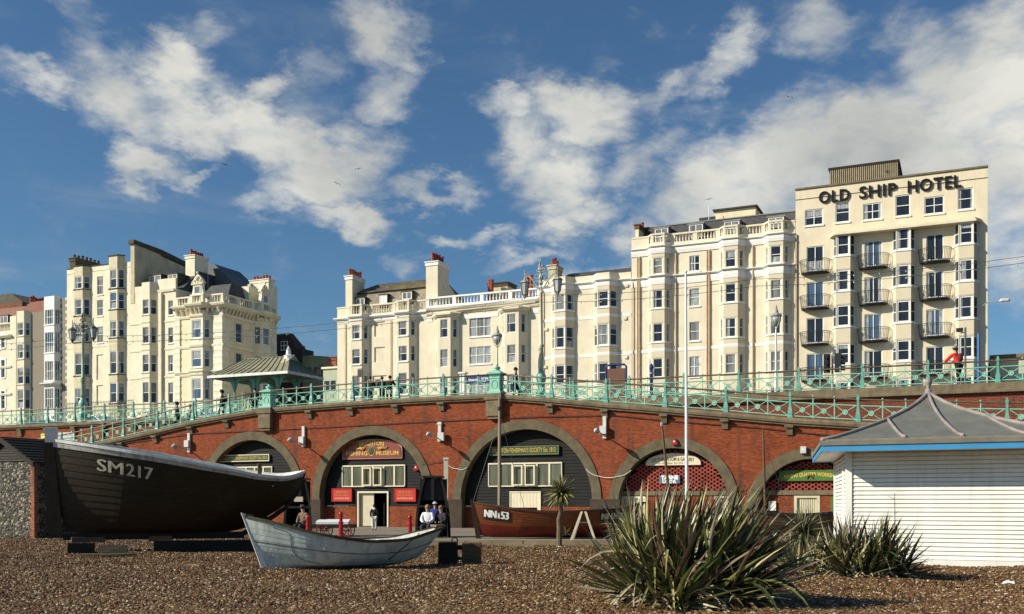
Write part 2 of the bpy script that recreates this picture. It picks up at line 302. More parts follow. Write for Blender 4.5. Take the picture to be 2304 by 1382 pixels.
# ------------------------------------------------------------------ frames and mesh builder
RA = -math.atan2(.408, .913)                # the street runs at this angle to the picture
CR, SR = math.cos(RA), math.sin(RA)
EU = Vector((CR, SR)); EN = Vector((-SR, CR))     # along the street, away from the viewer
def ray(px): return (px - CX) / F
def YU(px, d):
    a = ray(px); t = d / (EN.x * a + EN.y); return t, t * (EU.x * a + EU.y)
def U(px, d): return YU(px, d)[1]
def D(px, u):
    a = ray(px); return u * (EN.x * a + EN.y) / (EU.x * a + EU.y)
def ZU(px, py, u): return Z(px, py, D(px, u))
def Z(px, py, d): return EYE + (HY - py) / F * YU(px, d)[0]
def R2W(u, d): return (EU.x * u + EN.x * d, EU.y * u + EN.y * d)
def P(px, py, Y): return Vector(((px - CX) / F * Y, Y, EYE + (HY - py) / F * Y))
class MB:
    def __init__(s): s.v = []; s.f = []; s.m = []
    def face(s, pts, mi=0):
        b = len(s.v); s.v += [tuple(p) for p in pts]; s.f.append(tuple(range(b, b + len(pts)))); s.m.append(mi)
    def box(s, x0, x1, y0, y1, z0, z1, mi=0):
        s.hexa([(x0,y0,z0),(x1,y0,z0),(x1,y1,z0),(x0,y1,z0)], [(x0,y0,z1),(x1,y0,z1),(x1,y1,z1),(x0,y1,z1)], mi)
        return s
    def hexa(s, b4, t4, mi=0):
        b = len(s.v); s.v += [tuple(p) for p in b4] + [tuple(p) for p in t4]
        for f in ((0,3,2,1),(4,5,6,7),(0,1,5,4),(1,2,6,5),(2,3,7,6),(3,0,4,7)):
            s.f.append(tuple(b + i for i in f)); s.m.append(mi)
    def obox(s, o, ax, ay, r, mi=0):
        """box along unit plan axes ax, ay from plan origin o; r = (a0,a1,b0,b1,z0,z1)"""
        def q(a, b_, z): return (o[0] + ax[0]*a + ay[0]*b_, o[1] + ax[1]*a + ay[1]*b_, z)
        a0, a1, b0, b1, z0, z1 = r
        s.hexa([q(a0,b0,z0),q(a1,b0,z0),q(a1,b1,z0),q(a0,b1,z0)], [q(a0,b0,z1),q(a1,b0,z1),q(a1,b1,z1),q(a0,b1,z1)], mi)
    def prism(s, poly, z0, z1, mi=0):
        b = len(s.v); n = len(poly)
        s.v += [(p[0], p[1], z0) for p in poly] + [(p[0], p[1], z1) for p in poly]
        s.f.append(tuple(b + i for i in reversed(range(n)))); s.m.append(mi)
        s.f.append(tuple(b + n + i for i in range(n))); s.m.append(mi)
        for i in range(n):
            j = (i + 1) % n; s.f.append((b+i, b+j, b+n+j, b+n+i)); s.m.append(mi)
    def extr(s, poly, vec, mi=0):
        """any planar 3-D polygon pushed along vec"""
        b = len(s.v); n = len(poly); v = Vector(vec)
        s.v += [tuple(p) for p in poly] + [tuple(Vector(p) + v) for p in poly]
        s.f.append(tuple(b + i for i in range(n))); s.m.append(mi)
        s.f.append(tuple(b + n + i for i in reversed(range(n)))); s.m.append(mi)
        for i in range(n):
            j = (i + 1) % n; s.f.append((b+j, b+i, b+n+i, b+n+j)); s.m.append(mi)
    def tube(s, pts, r, n=8, mi=0, cap=True):
        pts = [Vector(p) for p in pts]; rs = r if isinstance(r, (list, tuple)) else [r] * len(pts)
        b = len(s.v); prev = None
        for i, p in enumerate(pts):
            t = (pts[min(i+1, len(pts)-1)] - pts[max(i-1, 0)])
            if t.length < 1e-9: t = Vector((0,0,1))
            t.normalize()
            ref = prev if prev is not None else (Vector((1,0,0)) if abs(t.x) < .9 else Vector((0,1,0)))
            x = ref - t * ref.dot(t)
            if x.length < 1e-6: x = Vector((0,1,0)) - t * t.y
            x.normalize(); y = t.cross(x); prev = x
            for k in range(n):
                a = 2*PI*k/n; s.v.append(tuple(p + x*(rs[i]*math.cos(a)) + y*(rs[i]*math.sin(a))))
        for i in range(len(pts)-1):
            for k in range(n):
                k2 = (k+1) % n; s.f.append((b+i*n+k, b+i*n+k2, b+(i+1)*n+k2, b+(i+1)*n+k)); s.m.append(mi)
        if cap:
            s.f.append(tuple(b+k for k in reversed(range(n)))); s.m.append(mi)
            e = b + (len(pts)-1)*n; s.f.append(tuple(e+k for k in range(n))); s.m.append(mi)
    def lathe(s, c, prof, n=12, mi=0, sq=False):
        """prof: (radius, z) from bottom to top about the vertical at c=(x,y)"""
        b = len(s.v); off = PI/4 if n == 4 else 0
        for (r, z) in prof:
            for k in range(n):
                a = 2*PI*k/n + off; s.v.append((c[0]+r*math.cos(a), c[1]+r*math.sin(a), z))
        for i in range(len(prof)-1):
            for k in range(n):
                k2 = (k+1) % n; s.f.append((b+i*n+k, b+i*n+k2, b+(i+1)*n+k2, b+(i+1)*n+k)); s.m.append(mi)
        s.f.append(tuple(b+k for k in reversed(range(n)))); s.m.append(mi)
        e = b + (len(prof)-1)*n; s.f.append(tuple(e+k for k in range(n))); s.m.append(mi)
    def sweep(s, path, prof, mi=0, closed=False, caps=True):
        """path: plan points left to right seen from the front; prof: (outward, z) polygon"""
        n = len(path); m = len(prof); offs = []
        for i in range(n):
            ns = []
            for (a, c) in ((i-1, i), (i, i+1)):
                if 0 <= a and c < n:
                    t = Vector((path[c][0]-path[a][0], path[c][1]-path[a][1])).normalized(); ns.append(Vector((t.y, -t.x)))
            if len(ns) == 1: offs.append(ns[0])
            else:
                q = ns[0] + ns[1]; q.normalize(); offs.append(q / max(.3, q.dot(ns[0])))
        b = len(s.v)
        for i in range(n):
            for (o, z) in prof: s.v.append((path[i][0]+offs[i].x*o, path[i][1]+offs[i].y*o, z))
        for i in range(n-1):
            for k in range(m):
                k2 = (k+1) % m; s.f.append((b+i*m+k, b+i*m+k2, b+(i+1)*m+k2, b+(i+1)*m+k)); s.m.append(mi)
        if caps:
            s.f.append(tuple(b+k for k in range(m))); s.m.append(mi)
            e = b+(n-1)*m; s.f.append(tuple(e+k for k in reversed(range(m)))); s.m.append(mi)
    def ball(s, c, r, nu=10, nv=6, sc=(1,1,1), mi=0):
        b = len(s.v)
        for i in range(nv+1):
            th = PI*i/nv
            for k in range(nu):
                a = 2*PI*k/nu; s.v.append((c[0]+r*sc[0]*math.sin(th)*math.cos(a), c[1]+r*sc[1]*math.sin(th)*math.sin(a), c[2]-r*sc[2]*math.cos(th)))
        for i in range(nv):
            for k in range(nu):
                k2=(k+1)%nu; s.f.append((b+i*nu+k, b+i*nu+k2, b+(i+1)*nu+k2, b+(i+1)*nu+k)); s.m.append(mi)
def link_mesh(name, mb, mats, off=(0,0,0), smooth=False):
    me = bpy.data.meshes.new(name)
    me.from_pydata([(v[0]-off[0], v[1]-off[1], v[2]-off[2]) for v in mb.v], [], mb.f)
    if not isinstance(mats, (list, tuple)): mats = [mats]
    for m in mats: me.materials.append(m)
    if len(mats) > 1: me.polygons.foreach_set('material_index', mb.m)
    if smooth: me.polygons.foreach_set('use_smooth', [True]*len(me.polygons))
    me.validate(); me.update()
    o = bpy.data.objects.new(name, me); COL.objects.link(o); return o
class Thing:
    """an Empty at the thing's base; its parts are written in frame coordinates (street frame or world) and stored relative to the base"""
    def __init__(s, name, label, cat, loc, frame='R', group=None, rot=None, kind=None):
        o = bpy.data.objects.new(name, None); COL.objects.link(o); o.empty_display_size = .3
        s.o = o; s.off = loc; s.local = False
        if frame == 'R':
            x, y = R2W(loc[0], loc[1]); o.location = (x, y, loc[2]); o.rotation_euler = (0, 0, RA)
        elif frame == 'W': o.location = loc
        else:                                     # 'L': parts in the thing's own coordinates
            o.location = loc; o.rotation_euler = rot if isinstance(rot, tuple) else (0, 0, rot or 0); s.off = (0,0,0)
        o['label'] = label; o['category'] = cat
        if group: o['group'] = group
        if kind: o['kind'] = kind
    def part(s, name, mb, mats, parent=None, smooth=False, label=None):
        p = link_mesh(name, mb, mats, s.off, smooth)
        p.parent = parent or s.o
        if label: p['label'] = label
        return p
def one(name, mb, mats, label, cat, loc, frame='R', group=None, smooth=False, kind=None):
    """a thing that is a single mesh"""
    o = link_mesh(name, mb, mats, loc, smooth)
    if frame == 'R':
        x, y = R2W(loc[0], loc[1]); o.location = (x, y, loc[2]); o.rotation_euler = (0, 0, RA)
    else: o.location = loc
    if kind: o['kind'] = kind
    if label: o['label'] = label; 
    if cat: o['category'] = cat
    if group: o['group'] = group
    return o
def text_geo(body, size=1.0, bold=0.0, extrude=0.0, width=None, spacing=1.0, shear=0.0):
    """lettering as (verts, faces), centred on x, base line at y = 0"""
    cu = bpy.data.curves.new('lettering', 'FONT'); cu.body = body; cu.size = size; cu.offset = bold; cu.extrude = extrude
    cu.space_character = spacing; cu.shear = shear; cu.resolution_u = 3; cu.fill_mode = 'BOTH' if extrude else 'FRONT'
    o = bpy.data.objects.new('lettering', cu); COL.objects.link(o)
    dg = bpy.context.evaluated_depsgraph_get(); dg.update()
    me = bpy.data.meshes.new_from_object(o.evaluated_get(dg))
    v = [tuple(x.co) for x in me.vertices]; f = [tuple(p.vertices) for p in me.polygons]
    bpy.data.objects.remove(o); bpy.data.curves.remove(cu); bpy.data.meshes.remove(me)
    if v:
        x0 = min(p[0] for p in v); x1 = max(p[0] for p in v); k = width/(x1-x0) if width else 1.0
        v = [((p[0]-(x0+x1)/2)*k, p[1], p[2]) for p in v]
    return v, f
def add_text(mb, body, size, origin, ax, up=(0,0,1), mi=0, **kw):
    """put lettering in 3-D; ax = plan direction of reading, origin = middle of the base line"""
    arc = kw.pop('arc', 0.0)
    v, f = text_geo(body, size, **kw); b = len(mb.v)
    A = Vector(ax).normalized(); Up = Vector(up).normalized(); Nn = A.cross(Up)
    for (x, y, z) in v:
        if arc: y += -arc * x * x
        mb.v.append(tuple(Vector(origin) + A*x + Up*y + Nn*z))
    for q in f: mb.f.append(tuple(b+i for i in q)); mb.m.append(mi)
RX = (1, 0, 0)   # reading direction inside the street frame
# ------------------------------------------------------------------ walls with openings, windows
def strip(mb, P0, P1, z0, z1, holes=(), depth=.14, mi=0):
    t = Vector((P1[0]-P0[0], P1[1]-P0[1])); Ln = t.length; t.normalize(); n = Vector((t.y, -t.x))
    def q(s_, z, o=0): return (P0[0]+t.x*s_+n.x*o, P0[1]+t.y*s_+n.y*o, z)
    xs = sorted({0, Ln} | {h[0] for h in holes} | {h[1] for h in holes}); zs = sorted({z0, z1} | {h[2] for h in holes} | {h[3] for h in holes})
    for i in range(len(xs)-1):
        for j in range(len(zs)-1):
            cx, cz = (xs[i]+xs[i+1])/2, (zs[j]+zs[j+1])/2
            if any(h[0] < cx < h[1] and h[2] < cz < h[3] for h in holes): continue
            mb.face([q(xs[i],zs[j]), q(xs[i+1],zs[j]), q(xs[i+1],zs[j+1]), q(xs[i],zs[j+1])], mi)
    for (a, b, c, d) in [h[:4] for h in holes]:
        for (s0, e0, s1, e1) in ((a,c,b,c),(b,c,b,d),(b,d,a,d),(a,d,a,c)):
            mb.face([q(s0,e0), q(s0,e0,-depth), q(s1,e1,-depth), q(s1,e1)], mi)
def window(T, P0, P1, h, bars=(1, 0), glass='glass_dark', fw=.07, rec=.10, sill=True, frame='white_trim', sillmat='white', low=None, surround=0, blind=0):
    """sash window in a strip's opening; bars = (cross rails, uprights)"""
    t = Vector((P1[0]-P0[0], P1[1]-P0[1])).normalized(); n = Vector((t.y, -t.x)); a, b, c, d = h[:4]
    mb = MB(); o = (P0[0], P0[1])
    def bx(s0, s1, e0, e1, o0=-.15, o1=-.06): mb.obox(o, t, n, (s0, s1, o0, o1, e0, e1))
    bx(a, a+fw, c, d); bx(b-fw, b, c, d); bx(a+fw, b-fw, d-fw, d); bx(a+fw, b-fw, c, c+fw)
    for i in range(bars[0]):
        z = c+(d-c)*(i+1)/(bars[0]+1); bx(a+fw, b-fw, z-.03, z+.03, -.148, -.07)
    for i in range(bars[1]):
        s_ = a+(b-a)*(i+1)/(bars[1]+1); w_ = .035 if bars[1] < 3 else .02; bx(s_-w_, s_+w_, c+fw, d-fw, -.147, -.065)
    w = T.part('window', mb, M[frame])
    g = MB(); zc = (c+d)/2
    def gq(z0, z1, mi): g.obox(o, t, n, (a+fw*.5, b-fw*.5, -.145, -.125, z0, z1), mi)
    if low: gq(c+fw*.5, zc, 1); gq(zc, d-fw*.5, 0); gm = [M[glass], M[low]]
    else: gq(c+fw*.5, d-fw*.5, 0); gm = [M[glass]]
    rw_ = random.random()
    if rw_ < .62 and b-a > .5:      # drawn-back curtains, nets and half-lowered blinds just behind the glass line
        gm = gm+[M['glass_net']]; mi = len(gm)-1; k = random.uniform(.12, .28)*(b-a)
        if rw_ < .34: g.obox(o, t, n, (a+fw*.6, a+fw*.6+k, -.124, -.12, c+fw*.5, d-fw*.5), mi); g.obox(o, t, n, (b-fw*.6-k*.8, b-fw*.6, -.124, -.12, c+fw*.5, d-fw*.5), mi)
        elif rw_ < .48: g.obox(o, t, n, (a+fw*.6, b-fw*.6, -.124, -.12, d-(d-c)*random.uniform(.12, .45), d-fw*.5), mi)
        elif rw_ < .55: g.obox(o, t, n, (a+fw*.6, b-fw*.6, -.124, -.12, c+fw*.5, c+(d-c)*random.uniform(.3, .5)), mi)
        else: g.obox(o, t, n, (a+fw*.6, a+fw*.6+k*1.6, -.124, -.12, c+fw*.5, d-fw*.5), mi)
    T.part('pane', g, gm, w)
    if sill:
        s_ = MB(); s_.obox(o, t, n, (a-.08, b+.08, -.14, .09, c-.13, c-.003)); T.part('sill', s_, M[sillmat], w)
    if surround:
        s_ = MB(); k = surround
        s_.obox(o, t, n, (a-k, a-.003, .003, .05, c, d)); s_.obox(o, t, n, (b+.003, b+k, .003, .05, c, d)); s_.obox(o, t, n, (a-k, b+k, .003, .055, d+.003, d+k))
        T.part('surround', s_, M[frame if surround > .2 else 'white'], w)
    return w
def bay_geo(d, pfl, pfr, pr=None, prot=None, c=.75, w=None):
    """corners of a canted bay: from photo columns of the front face and of the right root"""
    if prot is None:
        lo, hi = .2, 3.0
        for _ in range(40):
            p = (lo+hi)/2; ww = U(pr, d) - U(pfr, d-p)
            if ww > p*c: lo = p
            else: hi = p
        prot = min(max(p, .35), 1.5)
    ul, ur = U(pfl, d-prot), U(pfr, d-prot)
    ww = w if w else c*prot
    return [(ul-ww, d), (ul, d-prot), (ur, d-prot), (ur+ww, d)]
def bay(T, g, z0, z1, rows, mat, glass='glass_dark', bars=(1,0), mf=.16, ms=.16, panel=None, sill=True, low=None, name='bay', sides=(0,2), side_bars=(1,0), fw=.07, frame='white_trim', skip=(), alt=None, sides_blank=False):
    mb = MB()
    for i in range(3):
        a, b = g[i], g[i+1]; Ln = math.hypot(b[0]-a[0], b[1]-a[1]); m = mf if i == 1 else ms
        hs = [(Ln*m if m < 1 else m, Ln*(1-m), r[1], r[0]) for r in rows]
        strip(mb, a, b, z0, z1, hs, mi=0)
        for k, h in enumerate(hs):
            gl = glass if not alt or random.random() > .3 else random.choice(alt)
            window(T, a, b, h, bars if i == 1 else side_bars, gl, fw=fw if i == 1 else fw*.8, sill=False, low=low, frame=frame)
    mb.face([(p[0], p[1], z1) for p in g]); mb.face([(p[0], p[1], z0) for p in reversed(g)])
    pt = T.part(name, mb, mat)
    if panel:       # darker painted aprons between the windows
        zs = [z1] + [x for r in rows for x in (r[0], r[1])] + [z0]
        for i in range(0, len(zs), 2):
            if zs[i]-zs[i+1] > .5: pm = MB(); pm.sweep(g, [(.0, zs[i+1]+.08), (.025, zs[i+1]+.08), (.025, zs[i]-.12), (.0, zs[i]-.12)]); T.part('apron', pm, panel)
    if sill:
        sm = MB()
        for r in rows: sm.sweep(g, [(-.02, r[1]-.14), (.09, r[1]-.14), (.09, r[1]-.02), (-.02, r[1]-.02)])
        T.part('sill_band', sm, M['white'] if sill is True else sill)
    return pt
def body(T, px0, px1, d, z1, flats=(), mat=None, depth=11.0, z0=7.15, glass='glass_dark', low=None, surround=0, alt=None, u0=None, u1=None):
    """main block: flats = (pxa, pxb, pytop, pybottom, bars, glass or None for the default)"""
    u0 = U(px0, d) if u0 is None else u0; u1 = U(px1, d) if u1 is None else u1
    mb = MB(); hs = []
    for f in flats:
        a, b = U(f[0], d)-u0, U(f[1], d)-u0; pm = (f[0]+f[1])/2
        hs.append((a, b, Z(pm, f[3], d), Z(pm, f[2], d), f[4] if len(f) > 4 else (1,0), f[5] if len(f) > 5 else None))
    strip(mb, (u0, d), (u1, d), z0, z1, hs)
    strip(mb, (u1, d), (u1, d+depth), z0, z1); strip(mb, (u1, d+depth), (u0, d+depth), z0, z1); strip(mb, (u0, d+depth), (u0, d), z0, z1)
    mb.face([(u0,d,z1),(u1,d,z1),(u1,d+depth,z1),(u0,d+depth,z1)])
    T.part('wall', mb, mat)
    for h in hs:
        gl = h[5] or (glass if not alt or random.random() > .3 else random.choice(alt))
        if h[5] == 'blank':
            b_ = MB(); b_.obox((u0, d), (1,0), (0,-1), (h[0]-.02, h[1]+.02, -.2, -.12, h[2]-.02, h[3]+.02)); T.part('blind_panel', b_, mat); continue
        window(T, (u0, d), (u1, d), h, h[4], gl, low=low, surround=surround)
    return u0, u1
def band(T, path, z0, z1, pr, mat, name='string_course', extra=None):
    mb = MB(); prof = extra or [(-.01, z0), (pr*.6, z0), (pr, z0+(z1-z0)*.6), (pr, z1), (-.01, z1)]
    mb.sweep(path, prof); return T.part(name, mb, mat)
def fpath(u0, u1, d, bays, dz=0, ret=0):
    p = []
    if ret: p.append((u0, d+ret))
    p.append((u0, d))
    for g in bays: p += g
    p.append((u1, d))
    if ret: p.append((u1, d+ret))
    return p
def balustrade(T, path, z0, z1, mat, pier=.45, gap=.26, t=.22, solid=()):
    """pierced parapet along a path: rail, plinth, piers at the corners and turned balusters between"""
    mb = MB(); bal = MB()
    mb.sweep(path, [(-t, z0), (.02, z0), (.02, z0+.16), (-t, z0+.16)]); mb.sweep(path, [(-t-.03, z1-.16), (.05, z1-.16), (.05, z1), (-t-.03, z1)])
    h = z1-z0
    for i in range(len(path)-1):
        a, b = Vector(path[i]), Vector(path[i+1]); Ln = (b-a).length; tt = (b-a)/Ln; n = Vector((tt.y, -tt.x))
        if Ln < .15: continue
        pw = min(pier, Ln*.3)
        if i in solid or Ln < .7: mb.obox(a, tt, n, (0, Ln, -t+.01, .01, z0+.16, z1-.16)); continue
        mb.obox(a, tt, n, (0, pw/2, -t+.01, .01, z0+.16, z1-.16)); mb.obox(a, tt, n, (Ln-pw/2, Ln, -t+.01, .01, z0+.16, z1-.16))
        k = max(1, int((Ln-pw)/gap)); npier = int(Ln/3.4)
        piers = [Ln*(q+1)/(npier+1) for q in range(npier)]
        for x in piers: mb.obox(a, tt, n, (x-.2, x+.2, -t+.01, .01, z0+.16, z1-.16))
        for q in range(k):
            x = pw/2+(Ln-pw)*(q+.5)/k
            if any(abs(x-y) < .3 for y in piers): continue
            c = a+tt*x-n*(t/2)
            bal.lathe(c, [(.06, z0+.16), (.06, z0+.2), (.04, z0+.22), (.09, z0+h*.38), (.04, z0+h*.68), (.06, z1-.2), (.06, z1-.16)], 6)
    p = T.part('parapet_rail', mb, mat); T.part('baluster_row', bal, mat, p, smooth=True)
def chimney(T, u0, u1, d0, d1, z0, z1, n=4, mat=None, cap=None, pot=None, two=False, ph=.9):
    mb = MB(); mb.box(u0, u1, d0, d1, z0, z1-.45); c = T.part('chimney', mb, mat)
    mb = MB(); mb.box(u0-.08, u1+.08, d0-.08, d1+.08, z1-.45, z1-.1); mb.box(u0-.16, u1+.16, d0-.16, d1+.16, z1-.1, z1); T.part('chimney_cap', mb, cap or mat, c)
    for i in range(n):
        if d1-d0 > u1-u0: x = (u0+u1)/2; y = d0+(d1-d0)*(i+.5)/n
        else: y = (d0+d1)/2; x = u0+(u1-u0)*(i+.5)/n
        h = ph*random.uniform(.75, 1.1); mb = MB()
        mb.lathe((x, y), [(.17, z1-.02), (.15, z1+h*.8), (.19, z1+h*.82), (.19, z1+h*.9), (.15, z1+h*.92), (.15, z1+h)], 8)
        T.part('chimney_pot', mb, pot or M['terracotta'], c)
    return c
def frustum(mb, r0, r1, z0, z1, mi=0):
    a, b, c, d = r0; e, f, g, h = r1
    mb.hexa([(a,c,z0),(b,c,z0),(b,d,z0),(a,d,z0)], [(e,g,z1),(f,g,z1),(f,h,z1),(e,h,z1)], mi)
def dormer(T, px0, px1, d, y1, y0, mat, wmat='white_trim', glass='glass_grey', dep=1.8, face=None):
    u0, u1 = U(px0, d), U(px1, d); pm = (px0+px1)/2; z0, z1 = Z(pm, y0, d), Z(pm, y1, d)
    mb = MB(); mb.box(u0, u1, d+.03, d+dep, z0-.4, z1); mb.box(u0-.12, u1+.12, d-.1, d+dep, z1+.003, z1+.12)
    dm = T.part('dormer', mb, mat)
    w = MB(); t = .09
    w.box(u0+.02, u0+.02+t, d-.04, d+.02, z0, z1); w.box(u1-t-.02, u1-.02, d-.04, d+.02, z0, z1); w.box(u0+t, u1-t, d-.04, d+.02, z1-t, z1); w.box(u0+t, u1-t, d-.04, d+.02, z0, z0+t)
    w.box((u0+u1)/2-.04, (u0+u1)/2+.04, d-.037, d+.018, z0+t, z1-t)
    T.part('window_frame', w, M[wmat], dm)
    g = MB(); g.box(u0+t, u1-t, d-.01, d+.025, z0+t, z1-t); T.part('pane', g, M[glass] if not face else face, dm)
# ------------------------------------------------------------------ ground, roads
DF = 95.9        # building line
DW = 49.1        # face of the arcade wall
DU = 52.9        # edge of the upper road
ZR = 7.15        # level of the upper road
ZP = .16         # lower promenade
def setting():
    mb = MB()     # shingle sheet out to the horizon
    xs = [-1200,-300,-80,-40]+[-30+.6*i for i in range(101)]+[40,80,300,1200]; ys = [-600,-100,-20,0,6,10,12]+[12.6+.5*i for i in range(72)]+[60,80]
    def gz(x, y):
        if y < 12 or y > 37 or abs(x) > 34: return 0.0
        return .05*math.sin(x*.9+1.3*math.sin(y*.6))*math.sin(y*.8+.7)*min(1, (y-12)/3, (37-y)/3) + .02*math.sin(x*2.3+y*1.7)
    nx = len(xs)
    for y in ys:
        for x in xs: mb.v.append((x, y, gz(x, y)))
    for j in range(len(ys)-1):
        for i in range(nx-1): mb.f.append((j*nx+i, j*nx+i+1, (j+1)*nx+i+1, (j+1)*nx+i)); mb.m.append(0)
    m, nt, b = newmat('shingle'); v = tex_coord(nt)
    vo = nt.nodes.new('ShaderNodeTexVoronoi'); vo.inputs['Scale'].default_value = 21; nt.links.new(v, vo.inputs['Vector'])
    sp = nt.nodes.new('ShaderNodeSeparateColor'); nt.links.new(vo.outputs['Color'], sp.inputs[0])
    c = ramp(nt, sp.outputs[0], [(0,(.03,.015,.007)),(.35,(.12,.058,.02)),(.7,(.19,.10,.04)),(.9,(.3,.2,.1)),(1,(.45,.36,.24))])
    nt.links.new(c, b.inputs['Base Color']); b.inputs['Roughness'].default_value = .7
    bumpn(nt, b, vo.outputs['Distance'], 1.0, -.04)
    one('beach', mb, m, None, None, (0,0,0), 'W', kind='structure', smooth=True)
    M['pebble'] = pm = bpy.data.materials.new('pebble'); pm.use_nodes = True; nt = pm.node_tree; b = nt.nodes['Principled BSDF']
    oi = nt.nodes.new('ShaderNodeObjectInfo')
    c = ramp(nt, oi.outputs['Random'], [(0,(.018,.010,.006)),(.14,(.06,.027,.010)),(.34,(.13,.061,.020)),(.54,(.185,.096,.034)),(.7,(.09,.054,.027)),(.84,(.23,.145,.068)),(.95,(.36,.27,.16)),(1,(.54,.47,.36))])
    v = tex_coord(nt); n = tnoise(nt, v, 1.3, 3); c = mixc(nt, .3, c, n.outputs['Fac'], 'OVERLAY')
    nt.links.new(c, b.inputs['Base Color']); b.inputs['Roughness'].default_value = .65; b.inputs['Specular IOR Level'].default_value = .2
    # the pebbles: positions sown by code, one rounded stone on each
    rnd = random.Random(5); pts = []; sizes = []
    y = 13.3
    N = 260000
    while len(pts) < N:
        yy = 13.3 + (47-13.3)*rnd.random()**1.9
        x = (rnd.random()*2-1)*yy*.53
        if yy > 36.1 and x > -9.3: continue
        if yy > 43.5 and x < -18: continue
        if HUT_IN(x, yy): continue
        pts.append((x, yy, gz(x, yy)+rnd.uniform(.002,.024))); sizes.append(rnd.choice((.026,.032,.038,.046,.056))*rnd.uniform(.8,1.25)*(1+.012*(yy-14)))
    me = bpy.data.meshes.new('pebbles'); me.from_pydata(pts, [], []); at = me.attributes.new('size', 'FLOAT', 'POINT'); at.data.foreach_set('value', sizes)
    o = bpy.data.objects.new('pebbles', me); COL.objects.link(o); o['kind'] = 'stuff'; o['label'] = 'brown and tan rounded beach pebbles covering the foreground'; o['category'] = 'pebbles'
    me.materials.append(pm)
    ng = bpy.data.node_groups.new('sow_pebbles', 'GeometryNodeTree')
    ng.interface.new_socket('Geometry', in_out='INPUT', socket_type='NodeSocketGeometry'); ng.interface.new_socket('Geometry', in_out='OUTPUT', socket_type='NodeSocketGeometry')
    n = ng.nodes; gi = n.new('NodeGroupInput'); go = n.new('NodeGroupOutput'); ico = n.new('GeometryNodeMeshIcoSphere'); ico.inputs['Radius'].default_value = .5; ico.inputs['Subdivisions'].default_value = 2
    ss = n.new('GeometryNodeSetShadeSmooth'); sm = n.new('GeometryNodeSetMaterial'); sm.inputs['Material'].default_value = pm
    iop = n.new('GeometryNodeInstanceOnPoints'); rr = n.new('FunctionNodeRandomValue'); rr.data_type = 'FLOAT_VECTOR'
    rr.inputs[0].default_value = (-.45,-.45,0); rr.inputs[1].default_value = (.45,.45,6.28)
    rs = n.new('FunctionNodeRandomValue'); rs.data_type = 'FLOAT_VECTOR'; rs.inputs[0].default_value = (.85,.65,.45); rs.inputs[1].default_value = (1.35,1.05,.8); rs.inputs['Seed'].default_value = 7
    na = n.new('GeometryNodeInputNamedAttribute'); na.data_type = 'FLOAT'; na.inputs['Name'].default_value = 'size'
    vm = n.new('ShaderNodeVectorMath'); vm.operation = 'SCALE'
    k = ng.links.new; k(gi.outputs[0], iop.inputs['Points']); k(ico.outputs['Mesh'], ss.inputs[0]); k(ss.outputs[0], sm.inputs[0]); k(sm.outputs[0], iop.inputs['Instance'])
    k(rr.outputs[0], iop.inputs['Rotation']); k(rs.outputs[0], vm.inputs[0]); k(na.outputs[0], vm.inputs['Scale']); k(vm.outputs[0], iop.inputs['Scale']); k(iop.outputs[0], go.inputs[0])
    mod = o.modifiers.new('sow', 'NODES'); mod.node_group = ng
    # lower promenade
    mb = MB(); w = [(-260, 36.55), (260, 36.55)]
    mb.face([(-9.5,36.5,ZP),(260,36.5,ZP),(260,170,ZP),(-9.5,170,ZP)]); mb.face([(-9.5,36.5,ZP),(-9.5,170,ZP),(-9.5,170,-.2),(-9.5,36.5,-.2)])
    one('promenade_pavement', mb, M['paving'], None, None, (0,0,0), 'W', kind='structure')
    mb = MB(); x = -9.5
    rk = random.Random(3)
    while x < 40:
        l = rk.uniform(.9, 1.5); mb.box(x, x+l-.012, 36.16+rk.uniform(0,.02), 36.5, -.3, .2+rk.uniform(-.008,.008)); x += l
    x = -9.5
    while x < 40:
        l = rk.uniform(.5, .8); mb.box(x, x+l-.012, 36.10, 36.155, -.3, .075); x += l
    one('kerb', mb, M['kerbstone'], None, None, (0,36.3,0), 'W', kind='structure')
    # upper road deck
    ua, ub = U(602, DW), U(1115, DW)
    mb = MB(); mb.face([(-160,DU+.5,ZR-.05),(120,DU+.5,ZR-.05),(120,190,ZR-.05),(-160,190,ZR-.05)])
    mb.face([(ua,DW+.4,ZR-.054),(ub,DW+.4,ZR-.054),(ub,DU+.5,ZR-.054),(ua,DU+.5,ZR-.054)])
    one('upper_promenade_road', mb, M['asphalt'], None, None, (0,DU,ZR), 'R', kind='structure')
    mb = MB(); mb.box(-160, 120, DF-3.5, DF+40, ZR-.25, ZR+.05)
    one('upper_pavement', mb, M['paving'], None, None, (0,DF-3.5,ZR), 'R', kind='structure')
    mb = MB()
    for seq in (RAMP_L, RAMP_R):
        for (a, b) in zip(seq, seq[1:]): mb.face([(a[0],DW+.4,a[1]-.02),(b[0],DW+.4,b[1]-.02),(b[0],DU+.05,b[1]-.02),(a[0],DU+.05,a[1]-.02)])
    one('ramp_path', mb, M['paving'], None, None, (0,DW,ZR), 'R', kind='structure')
